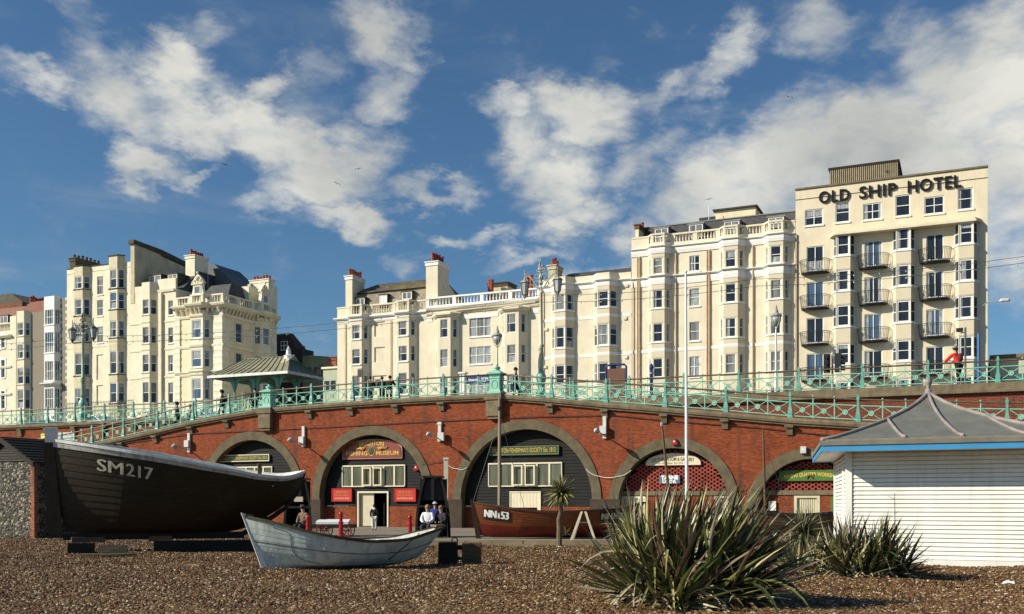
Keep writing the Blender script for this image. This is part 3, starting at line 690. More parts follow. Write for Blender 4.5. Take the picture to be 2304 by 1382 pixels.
# coping line of the arcade wall: (photo column, height)
COP = [(-60,4.0),(60,4.55),(135,4.92),(204,5.27),(275,5.66),(351,6.04),(431,6.5),(512,6.82),(602,7.1),(698,7.17),(791,7.24),(892,7.28),(995,7.3),(1115,7.3),(1239,6.95),(1362,6.57),(1495,6.23),(1632,5.87),(1777,5.5),(1930,5.22),(2095,5.0),(2266,4.84),(2440,4.68),(2620,4.5)]
COPU = [(U(p, DW), z) for p, z in COP]
RAMP_L = [c for c, q in zip(COPU, COP) if q[0] <= 602]; RAMP_R = [c for c, q in zip(COPU, COP) if q[0] >= 1115]
def copz(u):
    for (a, b) in zip(COPU, COPU[1:]):
        if a[0] <= u <= b[0]: return a[1] + (b[1]-a[1])*(u-a[0])/(b[0]-a[0])
    return COPU[0][1] if u < COPU[0][0] else COPU[-1][1]
# arches: (centre u, springing z, outer radius, ring width)
def arch(pl, pr, cz): a, b = U(pl, DW), U(pr, DW); return ((a+b)/2, cz, (b-a)/2, .48)
ARCH = [(-46.4, 1.75, 2.95, .5), arch(452, 683, 1.95), arch(704, 974, 1.88), arch(1019, 1353, 1.62), arch(1371, 1662, 1.44), arch(1680, 1972, 1.12), (1.2, .9, 3.0, .5)]
def sky_arcs(c, r, n=28): return [(c[0]+r*math.cos(PI-PI*i/n), c[1]+r*math.sin(PI-PI*i/n)) for i in range(n+1)]
def arcade():
    T = Thing('brick_arcade_wall', 'long red brick sea wall pierced by round arches under the sloping walkway', 'wall', (U(1115, DW), DW, 0))
    us = {COPU[0][0], COPU[-1][0]} | {c[0] for c in COPU}
    cur = {}
    for c in ARCH:
        for (x, z) in sky_arcs(c, c[2]): us.add(x)
    us = sorted(us); mb = MB()
    def low(x):
        for c in ARCH:
            if abs(x-c[0]) < c[2]-1e-6: return c[1]+math.sqrt(max(0, c[2]**2-(x-c[0])**2)), c
        return 0.0, None
    for a, b in zip(us, us[1:]):
        if b-a < 1e-5: continue
        m_ = (a+b)/2; _, c = low(m_)
        if c:
            za = c[1]+math.sqrt(max(0, c[2]**2-(a-c[0])**2)); zb = c[1]+math.sqrt(max(0, c[2]**2-(b-c[0])**2))
        else: za = zb = 0
        mb.face([(a,DW,za),(b,DW,zb),(b,DW,copz(b)-.05),(a,DW,copz(a)-.05)])
    T.part('brick_face', mb, M['brick'])
    mb = MB()
    for (a, b) in zip(COPU, COPU[1:]):
        if b[0] <= -99: continue
        for prof in ([(-.14,-.34),(-.14,0),(.5,0),(.5,-.34)], [(-.22,-.24),(-.25,-.12),(-.22,-.03),(-.13,-.03),(-.13,-.24)]):
            A = [(a[0], DW+o, a[1]+z) for o, z in prof]; B = [(b[0], DW+o, b[1]+z) for o, z in prof]
            base = len(mb.v); k = len(prof); mb.v += A+B
            for i in range(k): mb.f.append((base+i, base+(i+1)%k, base+k+(i+1)%k, base+k+i)); mb.m.append(0)
    T.part('coping', mb, M['stone'])
    for (u, z), (px, _) in zip(COPU, COP):
        if px in (602, 1115):
            mb = MB(); mb.box(u-.42, u+.42, DW-.34, DW, z-1.2, z-.35); mb.box(u-.34, u+.34, DW-.26, DW, z-1.35, z-1.2); mb.box(u-.5, u+.5, DW-.4, DW-.02, z-.346, z-.02)
            T.part('stone_pier', mb, M['stone'])
        else:
            mb = MB(); mb.hexa([(u-.14,DW-.08,z-.8),(u+.14,DW-.08,z-.8),(u+.14,DW,z-.8),(u-.14,DW,z-.8)], [(u-.17,DW-.24,z-.345),(u+.17,DW-.24,z-.345),(u+.17,DW,z-.345),(u-.17,DW,z-.345)])
            mb.hexa([(u-.19,DW-.28,z-.46),(u+.19,DW-.28,z-.46),(u+.19,DW,z-.46),(u-.19,DW,z-.46)], [(u-.21,DW-.3,z-.346),(u+.21,DW-.3,z-.346),(u+.21,DW,z-.346),(u-.21,DW,z-.346)])
            T.part('corbel', mb, M['stone'])
    DEP = .62
    edges = [(ARCH[i][0]+ARCH[i][2]+.03, ARCH[i+1][0]-ARCH[i+1][2]-.03) for i in range(4)]
    for (a, b) in [(x[0], x[1]) for x in edges[:4]]:
        if b-a < .1: a, b = (a+b)/2-.05, (a+b)/2+.05
        mb = MB(); mb.box(a-.6, b+.6, DW-.09, DW-.062, 0, 1.62); mb.box(a-.62, b+.62, DW-.1, DW-.062, 1.622, 1.7); T.part('dark_pier_foot', mb, M['plinth'])  # boxes darken the pier feet: brown paint and shade in one colour
    for ci, c in enumerate(ARCH):
        ro, ri = c[2]+.02, c[2]-c[3]; n = 36; mb = MB()
        ou = [(c[0]-ro, 0)] + [(c[0]+ro*math.cos(PI-PI*i/n), c[1]+ro*math.sin(PI-PI*i/n)) for i in range(n+1)] + [(c[0]+ro, 0)]
        inn = [(c[0]-ri, 0)] + [(c[0]+ri*math.cos(PI-PI*i/n), c[1]+ri*math.sin(PI-PI*i/n)) for i in range(n+1)] + [(c[0]+ri, 0)]
        for i in range(len(ou)-1):
            o0, o1, i0, i1 = ou[i], ou[i+1], inn[i], inn[i+1]
            mb.face([(i0[0],DW-.06,i0[1]),(o0[0],DW-.06,o0[1]),(o1[0],DW-.06,o1[1]),(i1[0],DW-.06,i1[1])])
            mb.face([(o0[0],DW-.06,o0[1]),(o0[0],DW+.01,o0[1]),(o1[0],DW+.01,o1[1]),(o1[0],DW-.06,o1[1])])
            mb.face([(i0[0],DW-.06,i0[1]),(i1[0],DW-.06,i1[1]),(i1[0],DW+DEP,i1[1]),(i0[0],DW+DEP,i0[1])])
        T.part('arch_ring', mb, M['ring_stone'])
    def inside(c, u, z, m=0): return z < c[1] or (u-c[0])**2+(z-c[1])**2 < (c[2]-c[3]-m)**2
    DI = DW+.5
    # weatherboarded fronts
    for ci in (0, 1, 2, 3, 6):
        c = ARCH[ci]; ri = c[2]-c[3]; mb = MB(); z = 1.35; top = c[1]+ri
        door = {2: (U(805, DI), U(875, DI), Z(840, 1105, DI)), 3: (U(1147, DI), U(1217, DI), Z(1180, 1105, DI)), 1: (c[0]-.8, c[0]+.8, 2.25)}.get(ci)
        while z < top:
            z1 = min(z+.17, top); zz = (z+z1)/2; hw = ri if zz < c[1] else math.sqrt(max(.001, ri**2-(zz-c[1])**2))
            segs = [(c[0]-hw-.03, c[0]+hw+.03)]
            if door and z < door[2]: segs = [(segs[0][0], door[0]), (door[1], segs[0][1])]
            for (a, b) in segs: mb.hexa([(a,DI-.03,z),(b,DI-.03,z),(b,DI+.05,z),(a,DI+.05,z)], [(a,DI-.005,z1),(b,DI-.005,z1),(b,DI+.05,z1),(a,DI+.05,z1)])
            z = z1
        T.part('weatherboarding', mb, M['blackboard'])
        mb = MB(); segs = [(c[0]-ri-.02, c[0]+ri+.02)]
        if door: segs = [(segs[0][0], door[0]-.07), (door[1]+.07, segs[0][1])]
        for (a, b) in segs: mb.box(a, b, DI-.06, DI+.1, 0, 1.32)
        T.part('brick_base', mb, M['brick'])
        mb = MB(); mb.box(c[0]-ri, c[0]+ri, DI+2.5, DI+2.6, 0, top); T.part('dark_interior', mb, M['black'])
    # window bands
    def wband(ci, pa, pb, pt, pbm, n=6):
        d = DI-.06; a, b = U(pa, d), U(pb, d); pm = (pa+pb)/2; z1, z0 = Z(pm, pt, d), Z(pm, pbm, d); w = (b-a)/n
        mb = MB(); mb.box(a, b, d-.05, d+.06, z1-.08, z1); mb.box(a+.02, b-.02, d-.06, d+.06, z0-.04, z0+.02)
        for i in range(n+1): x = a+(b-a)*i/n; mb.box(max(a, x-.05), min(b, x+.05), d-.045, d+.055, z0+.02, z1-.08)
        for i in (2, 3):
            if ci == 1: continue
            x0, x1 = a+w*i+.06, a+w*(i+1)-.06      # the two open casements
            mb.box(x0, x0+.06, d-.16, d-.1, z0+.02, z1-.14); mb.box(x1-.08, x1, d-.18, d-.1, z0+.02, z1-.14); mb.box(x0+.06, x1-.08, d-.17, d-.1, z0+.02, z0+.09); mb.box(x0+.06, x1-.08, d-.165, d-.1, z1-.2, z1-.14)
        wd = T.part('window', mb, M['cream_wood']); g = MB(); g.box(a+.02, b-.02, d+.0, d+.03, z0+.02, z1-.08); T.part('pane', g, M['glass_olive'], wd)
    wband(1, 497, 613, 1050, 1079); wband(2, 770, 912, 1046.5, 1094); wband(3, 1099, 1265, 1041, 1093.5)
    # museum doorway: frame, open leaf
    d = DI-.04; a, b, zt = U(805, d), U(875, d), Z(840, 1105.5, d)
    mb = MB(); mb.box(a, a+.09, d-.06, d+.08, 0.16, zt); mb.box(b-.09, b, d-.06, d+.08, .16, zt); mb.box(a+.09, b-.09, d-.06, d+.08, zt-.1, zt); dr = T.part('doorway', mb, M['cream_wood'])
    mb = MB(); w = (b-a)*.44
    for i in range(7): mb.box(a+.1+w*i/7+.004, a+.1+w*(i+1)/7-.004, d+.1, d+.16, .2, zt-.12)
    T.part('door_leaf', mb, M['door_cream'], dr)
    mb = MB(); mb.box(a+1.05, a+1.35, d+1.4, d+1.43, 1.75, 2.0); mb.box(a+.98, a+1.02, d+1.2, d+1.24, .2, 1.5); mb.box(b-.45, b-.3, d+1.3, d+1.34, 1.5, 1.8); T.part('notice', mb, M['sign_cream'], dr)
    # arch with the white double door, arches with the trellis brickwork
    d = DI-.05; a, b, zt = U(1147, d), U(1217, d), Z(1180, 1105.5, d)
    mb = MB()
    for i in range(9): mb.box(a+.06+(b-a-.12)*i/9+.005, a+.06+(b-a-.12)*(i+1)/9-.005, d+.0, d+.06, .16, zt-.07)
    mb.box(a, a+.06, d-.03, d+.07, .16, zt); mb.box(b-.06, b, d-.03, d+.07, .16, zt); mb.box(a+.06, b-.06, d-.03, d+.07, zt-.07, zt)
    T.part('boarded_door', mb, M['sign_cream'])
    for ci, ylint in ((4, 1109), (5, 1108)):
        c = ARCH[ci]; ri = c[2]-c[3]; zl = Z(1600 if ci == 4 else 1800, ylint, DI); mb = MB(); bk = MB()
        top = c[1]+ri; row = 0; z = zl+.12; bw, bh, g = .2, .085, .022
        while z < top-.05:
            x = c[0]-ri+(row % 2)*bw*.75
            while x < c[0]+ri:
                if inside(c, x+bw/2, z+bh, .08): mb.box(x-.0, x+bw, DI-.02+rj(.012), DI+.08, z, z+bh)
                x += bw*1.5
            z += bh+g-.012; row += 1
        T.part('trellis_brickwork', mb, M['trellis_brick'])
        bk.box(c[0]-ri-.02, c[0]+ri+.02, DI+.16, DI+.2, zl, top+.02); T.part('dark_interior', bk, M['unlit_backing'])
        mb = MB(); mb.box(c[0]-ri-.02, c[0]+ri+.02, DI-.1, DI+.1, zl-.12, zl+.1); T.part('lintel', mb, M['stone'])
        if ci == 5: doors = [(1787, 1845)]
        else: doors = [(1398, 1452), (1608, 1650)]
        segs = []; x = c[0]-ri
        for (pa, pb) in doors: segs.append((x, U(pa, DI))); x = U(pb, DI)
        segs.append((x, c[0]+ri)); mb = MB()
        for (p, q) in segs:
            if q > p: mb.box(p, q, DI-.04, DI+.1, 0, zl-.12)
        T.part('brick_base', mb, M['brick'])
        for (pa, pb) in doors:
            a, b = U(pa, DI), U(pb, DI); mb = MB(); k = 9; zt = zl-.16
            for i in range(k): mb.box(a+.14+(b-a-.28)*i/k+.012, a+.14+(b-a-.28)*(i+1)/k-.012, DI+.02, DI+.07, .16, zt-.1)
            mb.box(a, a+.13, DI-.06, DI+.09, .16, zt); mb.box(b-.13, b, DI-.06, DI+.09, .16, zt); mb.box(a+.13, b-.13, DI-.06, DI+.09, zt-.1, zt); mb.box(a+.13, b-.13, DI+.071, DI+.09, .16, zt-.1)
            T.part('boarded_door', mb, M['door_cream'])
rj_ = random.Random(9)
def rj(a): return rj_.uniform(-a, a)
M['plinth'] = paint('pier_foot_paint_and_shade', (.05,.033,.02), .35, 2.0, .85, .2)  # dark brown paint with the shade low on the piers coloured in
M['trellis_brick'] = paint('trellis_bricks', (.30,.055,.035), .3, 5.0, .85, .2)  # plain red of the trellis bricks
M['unlit_backing'] = paint('dark_void', (.015,.008,.006), .2, 5.0, .9, 0)  # near-black colour stands for the unlit space behind the trellis
def upper_walls():
    uc, ud = U(1115, DW), U(602, DW)
    T = Thing('retaining_wall', 'dark red brick wall holding up the street to the right of the tall newel', 'wall', (uc, DU, 0))
    mb = MB(); mb.face([(uc,DU,0),(70,DU,0),(70,DU,ZR-.3),(uc,DU,ZR-.3)]); T.part('brick_face', mb, M['brick_dark'])
    mb = MB()
    for pr in ([(DU-.1,ZR-.42),(DU+.5,ZR-.42),(DU+.5,ZR),(DU-.1,ZR)], [(DU-.2,ZR-.46),(DU-.105,ZR-.46),(DU-.105,ZR-.3),(DU-.2,ZR-.34)]):
        mb.extr([(uc, y, z) for y, z in pr], (70-uc, 0, 0))
    T.part('coping', mb, M['stone'])
    T = Thing('retaining_wall', 'red brick wall below the street railing behind the flint shed and big boat', 'wall', (ud, DU, 0))
    mb = MB(); mb.face([(-130,DU,0),(ud,DU,0),(ud,DU,ZR-.3),(-130,DU,ZR-.3)]); T.part('brick_face', mb, M['brick'])
    mb = MB()
    for pr in ([(DU-.14,ZR-.32),(DU+.5,ZR-.32),(DU+.5,ZR),(DU-.14,ZR)], [(DU-.22,ZR-.22),(DU-.145,ZR-.22),(DU-.145,ZR-.04),(DU-.22,ZR-.04)]):
        mb.extr([(-130, y, z) for y, z in pr], (ud+130, 0, 0))
    T.part('coping', mb, M['stone'])
    for px in (-20, 47, 107, 168, 235, 300, 370):
        u = U(px, DU); mb = MB(); mb.hexa([(u-.15,DU-.08,ZR-.85),(u+.15,DU-.08,ZR-.85),(u+.15,DU,ZR-.85),(u-.15,DU,ZR-.85)], [(u-.2,DU-.26,ZR-.325),(u+.2,DU-.26,ZR-.325),(u+.2,DU,ZR-.325),(u-.2,DU,ZR-.325)]); T.part('corbel', mb, M['stone'])
# ------------------------------------------------------------------ railings
def railing(name, label, pts, d, skip=(), group='aqua promenade railings'):
    """pts: (u, z) of the main posts on the coping"""
    T = Thing(name, label, 'railing', (pts[0][0], d, pts[0][1]), group=group)
    for i, (u, z) in enumerate(pts):
        if i in skip: continue
        mb = MB()
        prof = [(.125,0,.09),(.125,.10,.09),(.095,.14,.08),(.11,.24,.09),(.09,.38,.08),(.06,.52,.06),(.048,.8,.055),(.048,.98,.055),(.07,1.02,.07),(.07,1.1,.07),(.04,1.14,.05),(.05,1.19,.05),(.02,1.24,.02)]
        b = len(mb.v)
        for (hw, h, hd) in prof: mb.v += [(u-hw, d-hd, z+h), (u+hw, d-hd, z+h), (u+hw, d+hd, z+h), (u-hw, d+hd, z+h)]
        for k in range(len(prof)-1):
            for q in range(4): mb.f.append((b+k*4+q, b+k*4+(q+1)%4, b+k*4+4+(q+1)%4, b+k*4+4+q)); mb.m.append(0)
        e = b+(len(prof)-1)*4; mb.f.append((e,e+1,e+2,e+3)); mb.m.append(0)
        T.part('post', mb, M['aqua_dark'])
    hr = MB(); hr.tube([(u, d, z+1.03) for u, z in pts], .042, 8); T.part('handrail', hr, M['rail_brown'], smooth=True)
    for (a, b) in zip(pts, pts[1:]):
        mb = MB()
        def zz(u): return a[1]+(b[1]-a[1])*(u-a[0])/(b[0]-a[0])
        def bar(u0, h0, u1, h1, hw=.02, hd=.018):
            p0, p1 = Vector((u0, d, zz(u0)+h0)), Vector((u1, d, zz(u1)+h1)); mb.tube([p0, p1], [hw, hw], 4, cap=False)
        bar(a[0]+.06, .1, b[0]-.06, .1, .03); bar(a[0]+.06, .74, b[0]-.06, .74, .03)
        L = b[0]-a[0]-.16; n = 3 if L < 3.9 else 4
        for k in range(n):
            x0 = a[0]+.08+L*k/n; x1 = a[0]+.08+L*(k+1)/n; xm = (x0+x1)/2; hm = .42
            if k: mb.box(x0-.022, x0+.022, d-.02, d+.02, zz(x0)+.06, zz(x0)+1.0)
            if k: mb.ball((x0, d, zz(x0)+1.09), .045, 6, 4)
            for (xa, ha) in ((x0, .1), (x0, .74), (x1, .1), (x1, .74)):
                v = Vector((xm-xa, 0, (zz(xm)+hm)-(zz(xa)+ha))); k2 = 1-.1/v.length
                mb.tube([(xa, d, zz(xa)+ha), (xa+v.x*k2, d, zz(xa)+ha+v.z*k2)], .019, 4, cap=False)
            c = Vector((xm, d, zz(xm)+hm))   # roundel: flanged disc
            b0 = len(mb.v); m_ = 12; rings = [(.125,-.02),(.125,-.045),(.085,-.045),(.08,-.02),(.05,-.02),(.045,-.05),(0.005,-.055)]
            for (r_, o_) in rings+[]:
                for q in range(m_): mb.v.append((c.x+r_*math.cos(2*PI*q/m_), c.y+o_, c.z+r_*math.sin(2*PI*q/m_)))
            for w in range(len(rings)-1):
                for q in range(m_): mb.f.append((b0+w*m_+q, b0+w*m_+(q+1)%m_, b0+(w+1)*m_+(q+1)%m_, b0+(w+1)*m_+q)); mb.m.append(0)
            mb.f.append(tuple(b0+(len(rings)-1)*m_+q for q in range(m_))); mb.m.append(0)
            mb.tube([(c.x, c.y-.03, c.z), (c.x, c.y+.03, c.z)], .12, 12)
        T.part('lattice_panel', mb, M['aqua'])
def newel(px, label, h):
    u = U(px, DW); z = copz(u); T = Thing('newel_post', label, 'newel post', (u, DW+.15, z)); c = (u, DW+.15)
    k = h/1.45; mb = MB(); q = 1.414
    mb.lathe(c, [(.38*q,z),(.38*q,z+.12*k),(.32*q,z+.2*k),(.28*q,z+.26*k),(.28*q,z+1.0*k),(.31*q,z+1.04*k),(.31*q,z+1.1*k),(.29*q,z+1.12*k),(.29*q,z+1.26*k),(.42*q,z+1.34*k),(.42*q,z+1.42*k),(.34*q,z+1.46*k),(.16*q,z+1.6*k)], 4)
    T.part('shaft', mb, M['aqua'])
    mb = MB(); m_ = 16; p = [(u+.17*math.cos(2*PI*i/m_), DW+.15-.285, z+(.62+.27*math.sin(2*PI*i/m_))*k) for i in range(m_)]
    mb.tube(p+[p[0]], .018, 5); 
    for s_ in (-1, 0, 1): mb.ball((u+s_*.13, DW+.15-.3, z+1.19*k), .035, 6, 4)
    T.part('oval_moulding', mb, M['aqua_dark'])
    mb = MB(); mb.lathe(c, [(.2,z+1.6*k),(.12,z+1.66*k),(.2,z+1.74*k),(.21,z+1.8*k),(.1,z+1.9*k),(.05,z+1.97*k),(.07,z+2.0*k),(.01,z+2.05*k)], 10); T.part('finial', mb, M['aqua'], smooth=True)
def railings():
    def seg(lo, hi): return [c for c, q in zip(COPU, COP) if lo <= q[0] <= hi]
    railing('railing', 'aqua lattice railing climbing the left ramp behind the big boat bow', seg(60, 602), DW+.12, skip=(8,))
    railing('railing', 'aqua lattice railing along the wall top between the two newel posts', seg(602, 1115), DW+.12, skip=(0, 5))
    railing('railing', 'aqua lattice railing descending to the right from the taller newel post', seg(1115, 2620), DW+.12, skip=(0,))
    d = DU+.12
    railing('railing', 'aqua lattice railing on the street edge in front of the hotel with the big letters', [(U(p, d), ZR) for p in (1170,1290,1416,1539,1662,1797,1940,2088,2245,2410,2580)], d)
    railing('railing', 'aqua lattice railing on the street edge at the far left below the tall cream house', [(U(p, d), ZR) for p in (-80,-15,47,107,168,235,300,370,440,512,585)], d)
    newel(602, 'smaller aqua newel post with oval panel beside the shelter', 1.0); newel(1115, 'taller aqua newel post at the crest of the wall', 1.12)
def HUT_IN(x, y):
    """inside the kiosk's footprint"""
    dx, dy = x-HUT_A[0], y-HUT_A[1]; det = EU.x*HS[1]-EU.y*HS[0]
    p = (dx*HS[1]-dy*HS[0])/det; q = (EU.x*dy-EU.y*dx)/det
    return -.0 < p < 5.2 and -.0 < q < 6.6
HUT_A = (8.67, 26.4); HS = Vector((.255, .967))
# ------------------------------------------------------------------ buildings on the street, left to right
GB = 'seafront buildings above the arches'
def B(px, label, cat='building', name='seafront_building', d=DF): return Thing(name, label, cat, (U(px, d), d, ZR), group=None)
def zr(px, d, ys): return [(Z(px, a, d), Z(px, b, d)) for a, b in ys]
def old_hotel():
    d = DF; T = B(1790, 'tall cream hotel with big dark letters on its top storey and black balconies', 'hotel', 'hotel_building')
    tops = [(1811,1852,470.5,507,(1,1)),(1880,1912,455,500),(1942,1984,457,494,(1,1)),(2015,2048,438.5,486),(2080,2124,442,481,(1,1)),(2155,2190,423,471)]
    doors = []
    for (pa, pb, y) in ((1815,1853,554),(1945,1985,541.5),(2084,2123,527)):
        pm = (pa+pb)/2; zt = Z(pm, y, d)
        for k, dz in enumerate((0, 3.22, 6.5, 9.75)):
            doors.append((pa, pb, zt-dz, zt-dz-2.3))
    u0, u1 = U(1790, d), U(2222, d); mb = MB(); hs = []
    for f in tops: hs.append((U(f[0],d)-u0, U(f[1],d)-u0, Z((f[0]+f[1])/2,f[3],d), Z((f[0]+f[1])/2,f[2],d), f[4] if len(f)>4 else (1,0)))
    dh = [(U(a,d)-u0, U(b,d)-u0, z0, z1) for a, b, z1, z0 in doors]
    zt = 30.05
    strip(mb, (u0,d), (u1,d), ZR, zt, hs+dh); strip(mb, (u1,d), (u1,d+14), ZR, zt); strip(mb, (u1,d+14), (u0,d+14), ZR, zt); strip(mb, (u0,d+14), (u0,d), ZR, zt)
    mb.face([(u0,d,zt),(u1,d,zt),(u1,d+14,zt),(u0,d+14,zt)]); T.part('wall', mb, M['cream_tan'])
    for h in hs: window(T, (u0,d), (u1,d), h, h[4], 'glass_dark', fw=.09)
    for h in dh: window(T, (u0,d), (u1,d), h, (0,1), random.choice(['glass_dark','glass_dark','glass_blue']), fw=.08, sill=False)
    mb = MB(); mb.box(u0-.05, u1+.05, d-.12, d+.3, zt+.003, zt+.14); mb.box(u0-.03, u1+.03, d-.05, d, zt-.9, zt-.86); T.part('roof_edge', mb, M['stone'])
    bays = []
    gs = [bay_geo(d, 1881, 1913, prot=.75, w=.42), bay_geo(d, 2016, 2049.5, prot=.75, w=.42), bay_geo(d, 2157, 2191, prot=.75, w=.42)]
    z1 = Z(1897, 529, d-.7)
    rows = [(25.42, 23.55), (22.25, 20.4), (19.12, 17.22), (15.68, 13.85), (12.3, 10.5)]
    for i, g in enumerate(gs):
        bay(T, g, ZR, z1, rows, M['cream_tan'], 'glass_dark', mf=.05, ms=.04, fw=.13, sill=True, panel=M['bay_tan'])
    mb = MB(); pa = [(gs[0][0][0]-.25, d), (gs[0][1][0]-.2, d-.95), (gs[2][2][0]+.2, d-.95), (gs[2][3][0]+.25, d)]
    mb.prism(pa, z1+.02, z1+.2); pb = [(p[0]+.1*(1 if i<2 else -1), p[1]+.12) for i, p in enumerate(pa)]; pb[0] = (pa[0][0]+.1, d); pb[3] = (pa[3][0]-.1, d)
    mb.prism(pb, z1+.203, z1+.36); T.part('ledge', mb, M['cream_tan'])
    # balconies
    for (pa, pb, y) in ((1815,1853,554),(1945,1985,541.5),(2084,2123,527)):
        um = U((pa+pb)/2, d); zt_ = Z((pa+pb)/2, y, d)
        for dz in (0, 3.22, 6.5, 9.75):
            zb = zt_-dz-2.42; hw, pr = 1.22, .85; n = 12
            cur = [(um-hw*math.cos(PI*i/n)*(1.0), d-pr*min(1, math.sin(PI*i/n)*1.25)) for i in range(n+1)]
            mb = MB(); mb.prism(cur, zb-.1, zb); mb.prism([(um+(x-um)*.92, d+(yy-d)*.9) for x, yy in cur], zb-.16, zb-.103); bal = T.part('balcony', mb, M['black'])
            rl = MB(); top = [(um+(x-um)*1.12, d+(yy-d)*1.16) for x, yy in cur]
            rl.tube([(x, yy, zb+1.08) for x, yy in top], .025, 5); rl.tube([(um+(x-um)*1.1, d+(yy-d)*1.13, zb+.93) for x, yy in cur], .014, 4); rl.tube([(x, yy, zb+.1) for x, yy in cur], .018, 4)
            for i in range(n):
                for q in (.0, .5):
                    a = (cur[i][0]+(cur[i+1][0]-cur[i][0])*q, cur[i][1]+(cur[i+1][1]-cur[i][1])*q); b = (top[i][0]+(top[i+1][0]-top[i][0])*q, top[i][1]+(top[i+1][1]-top[i][1])*q)
                    rl.tube([(a[0], a[1], zb), ((a[0]*.6+b[0]*.4), (a[1]*.6+b[1]*.4), zb+.5), (b[0], b[1], zb+1.08)], .014, 4, cap=False)
            T.part('balcony_rail', rl, M['black'], bal)
            if dz < 9:
                wh = MB()
                for k in range(6): wh.box(um-.85+k*.3, um-.85+k*.3+.2, d-.06, d-.045, zb+.02, zb+.2+.05*(k % 2))
                T.part('threshold', wh, M['white_trim'], bal)
    # letters
    size = 1.62; mb = MB(); bk = MB()
    for body_, pa, pb, ya in (('OLD', 1842, 1911, 439.5), ('SHIP', 1933, 2017, 427.5), ('HOTEL', 2042, 2163, 412)):
        v, f = text_geo(body_, 1.0, bold=.035); pts = []; ua, ub = U(pa, d-.15), U(pb, d-.15); y0 = min(p[1] for p in v); y1 = max(p[1] for p in v); x0 = min(p[0] for p in v); x1 = max(p[0] for p in v)
        zc = Z((pa+pb)/2, ya, d-.35); H = 1.08
        v2, f2 = text_geo(body_, 1.0, bold=.016, extrude=.06, spacing=1.08); mb = MB(); bk = MB()
        x0 = min(p[0] for p in v2); x1 = max(p[0] for p in v2); y0 = min(p[1] for p in v2); y1 = max(p[1] for p in v2)
        b = len(mb.v)
        for (x, y, z) in v2: mb.v.append((ua+(x-x0)/(x1-x0)*(ub-ua), d-.11-z*.8, zc-H/2+(y-y0)/(y1-y0)*H))
        for q in f2: mb.f.append(tuple(b+i for i in q)); mb.m.append(0)
        k = len(body_)
        for i in range(k*2): x = ua+(ub-ua)*(i+.5)/(2*k); bk.tube([(x, d-.1, zc), (x, d+.02, zc)], .03, 4)
        L = T.part('hotel_lettering', mb, M['letter_dark']); T.part('letter_bracket', bk, M['black'], L)
    # plant room
    dp = d+2.6; a, b = U(1867, dp), U(2021, dp); z0, z1 = zt, Z(1867, 384, dp); mb = MB(); mb.box(a, b, dp, dp+5, z0, z1); mb.box(a-.12, b+.12, dp-.15, dp+5.1, z1+.003, z1+.2); pl = T.part('plant_room', mb, M['darkwood'])
    mb = MB(); k = 34
    for i in range(k): x = a+(b-a)*(i+.5)/k; mb.box(x-.05, x+.05, dp-.1, dp-.003, z0, z1)
    T.part('slat_screen', mb, M['slat'], pl)
    mb = MB(); a = U(1792, d); mb.tube([(a, d-.1, ZR), (a, d-.1, 26.0)], .07, 6); T.part('downpipe', mb, M['pipe_tan'])
M['slat'] = paint('weathered_slats', (.30,.25,.16), .2, 3.0, .8, .1)
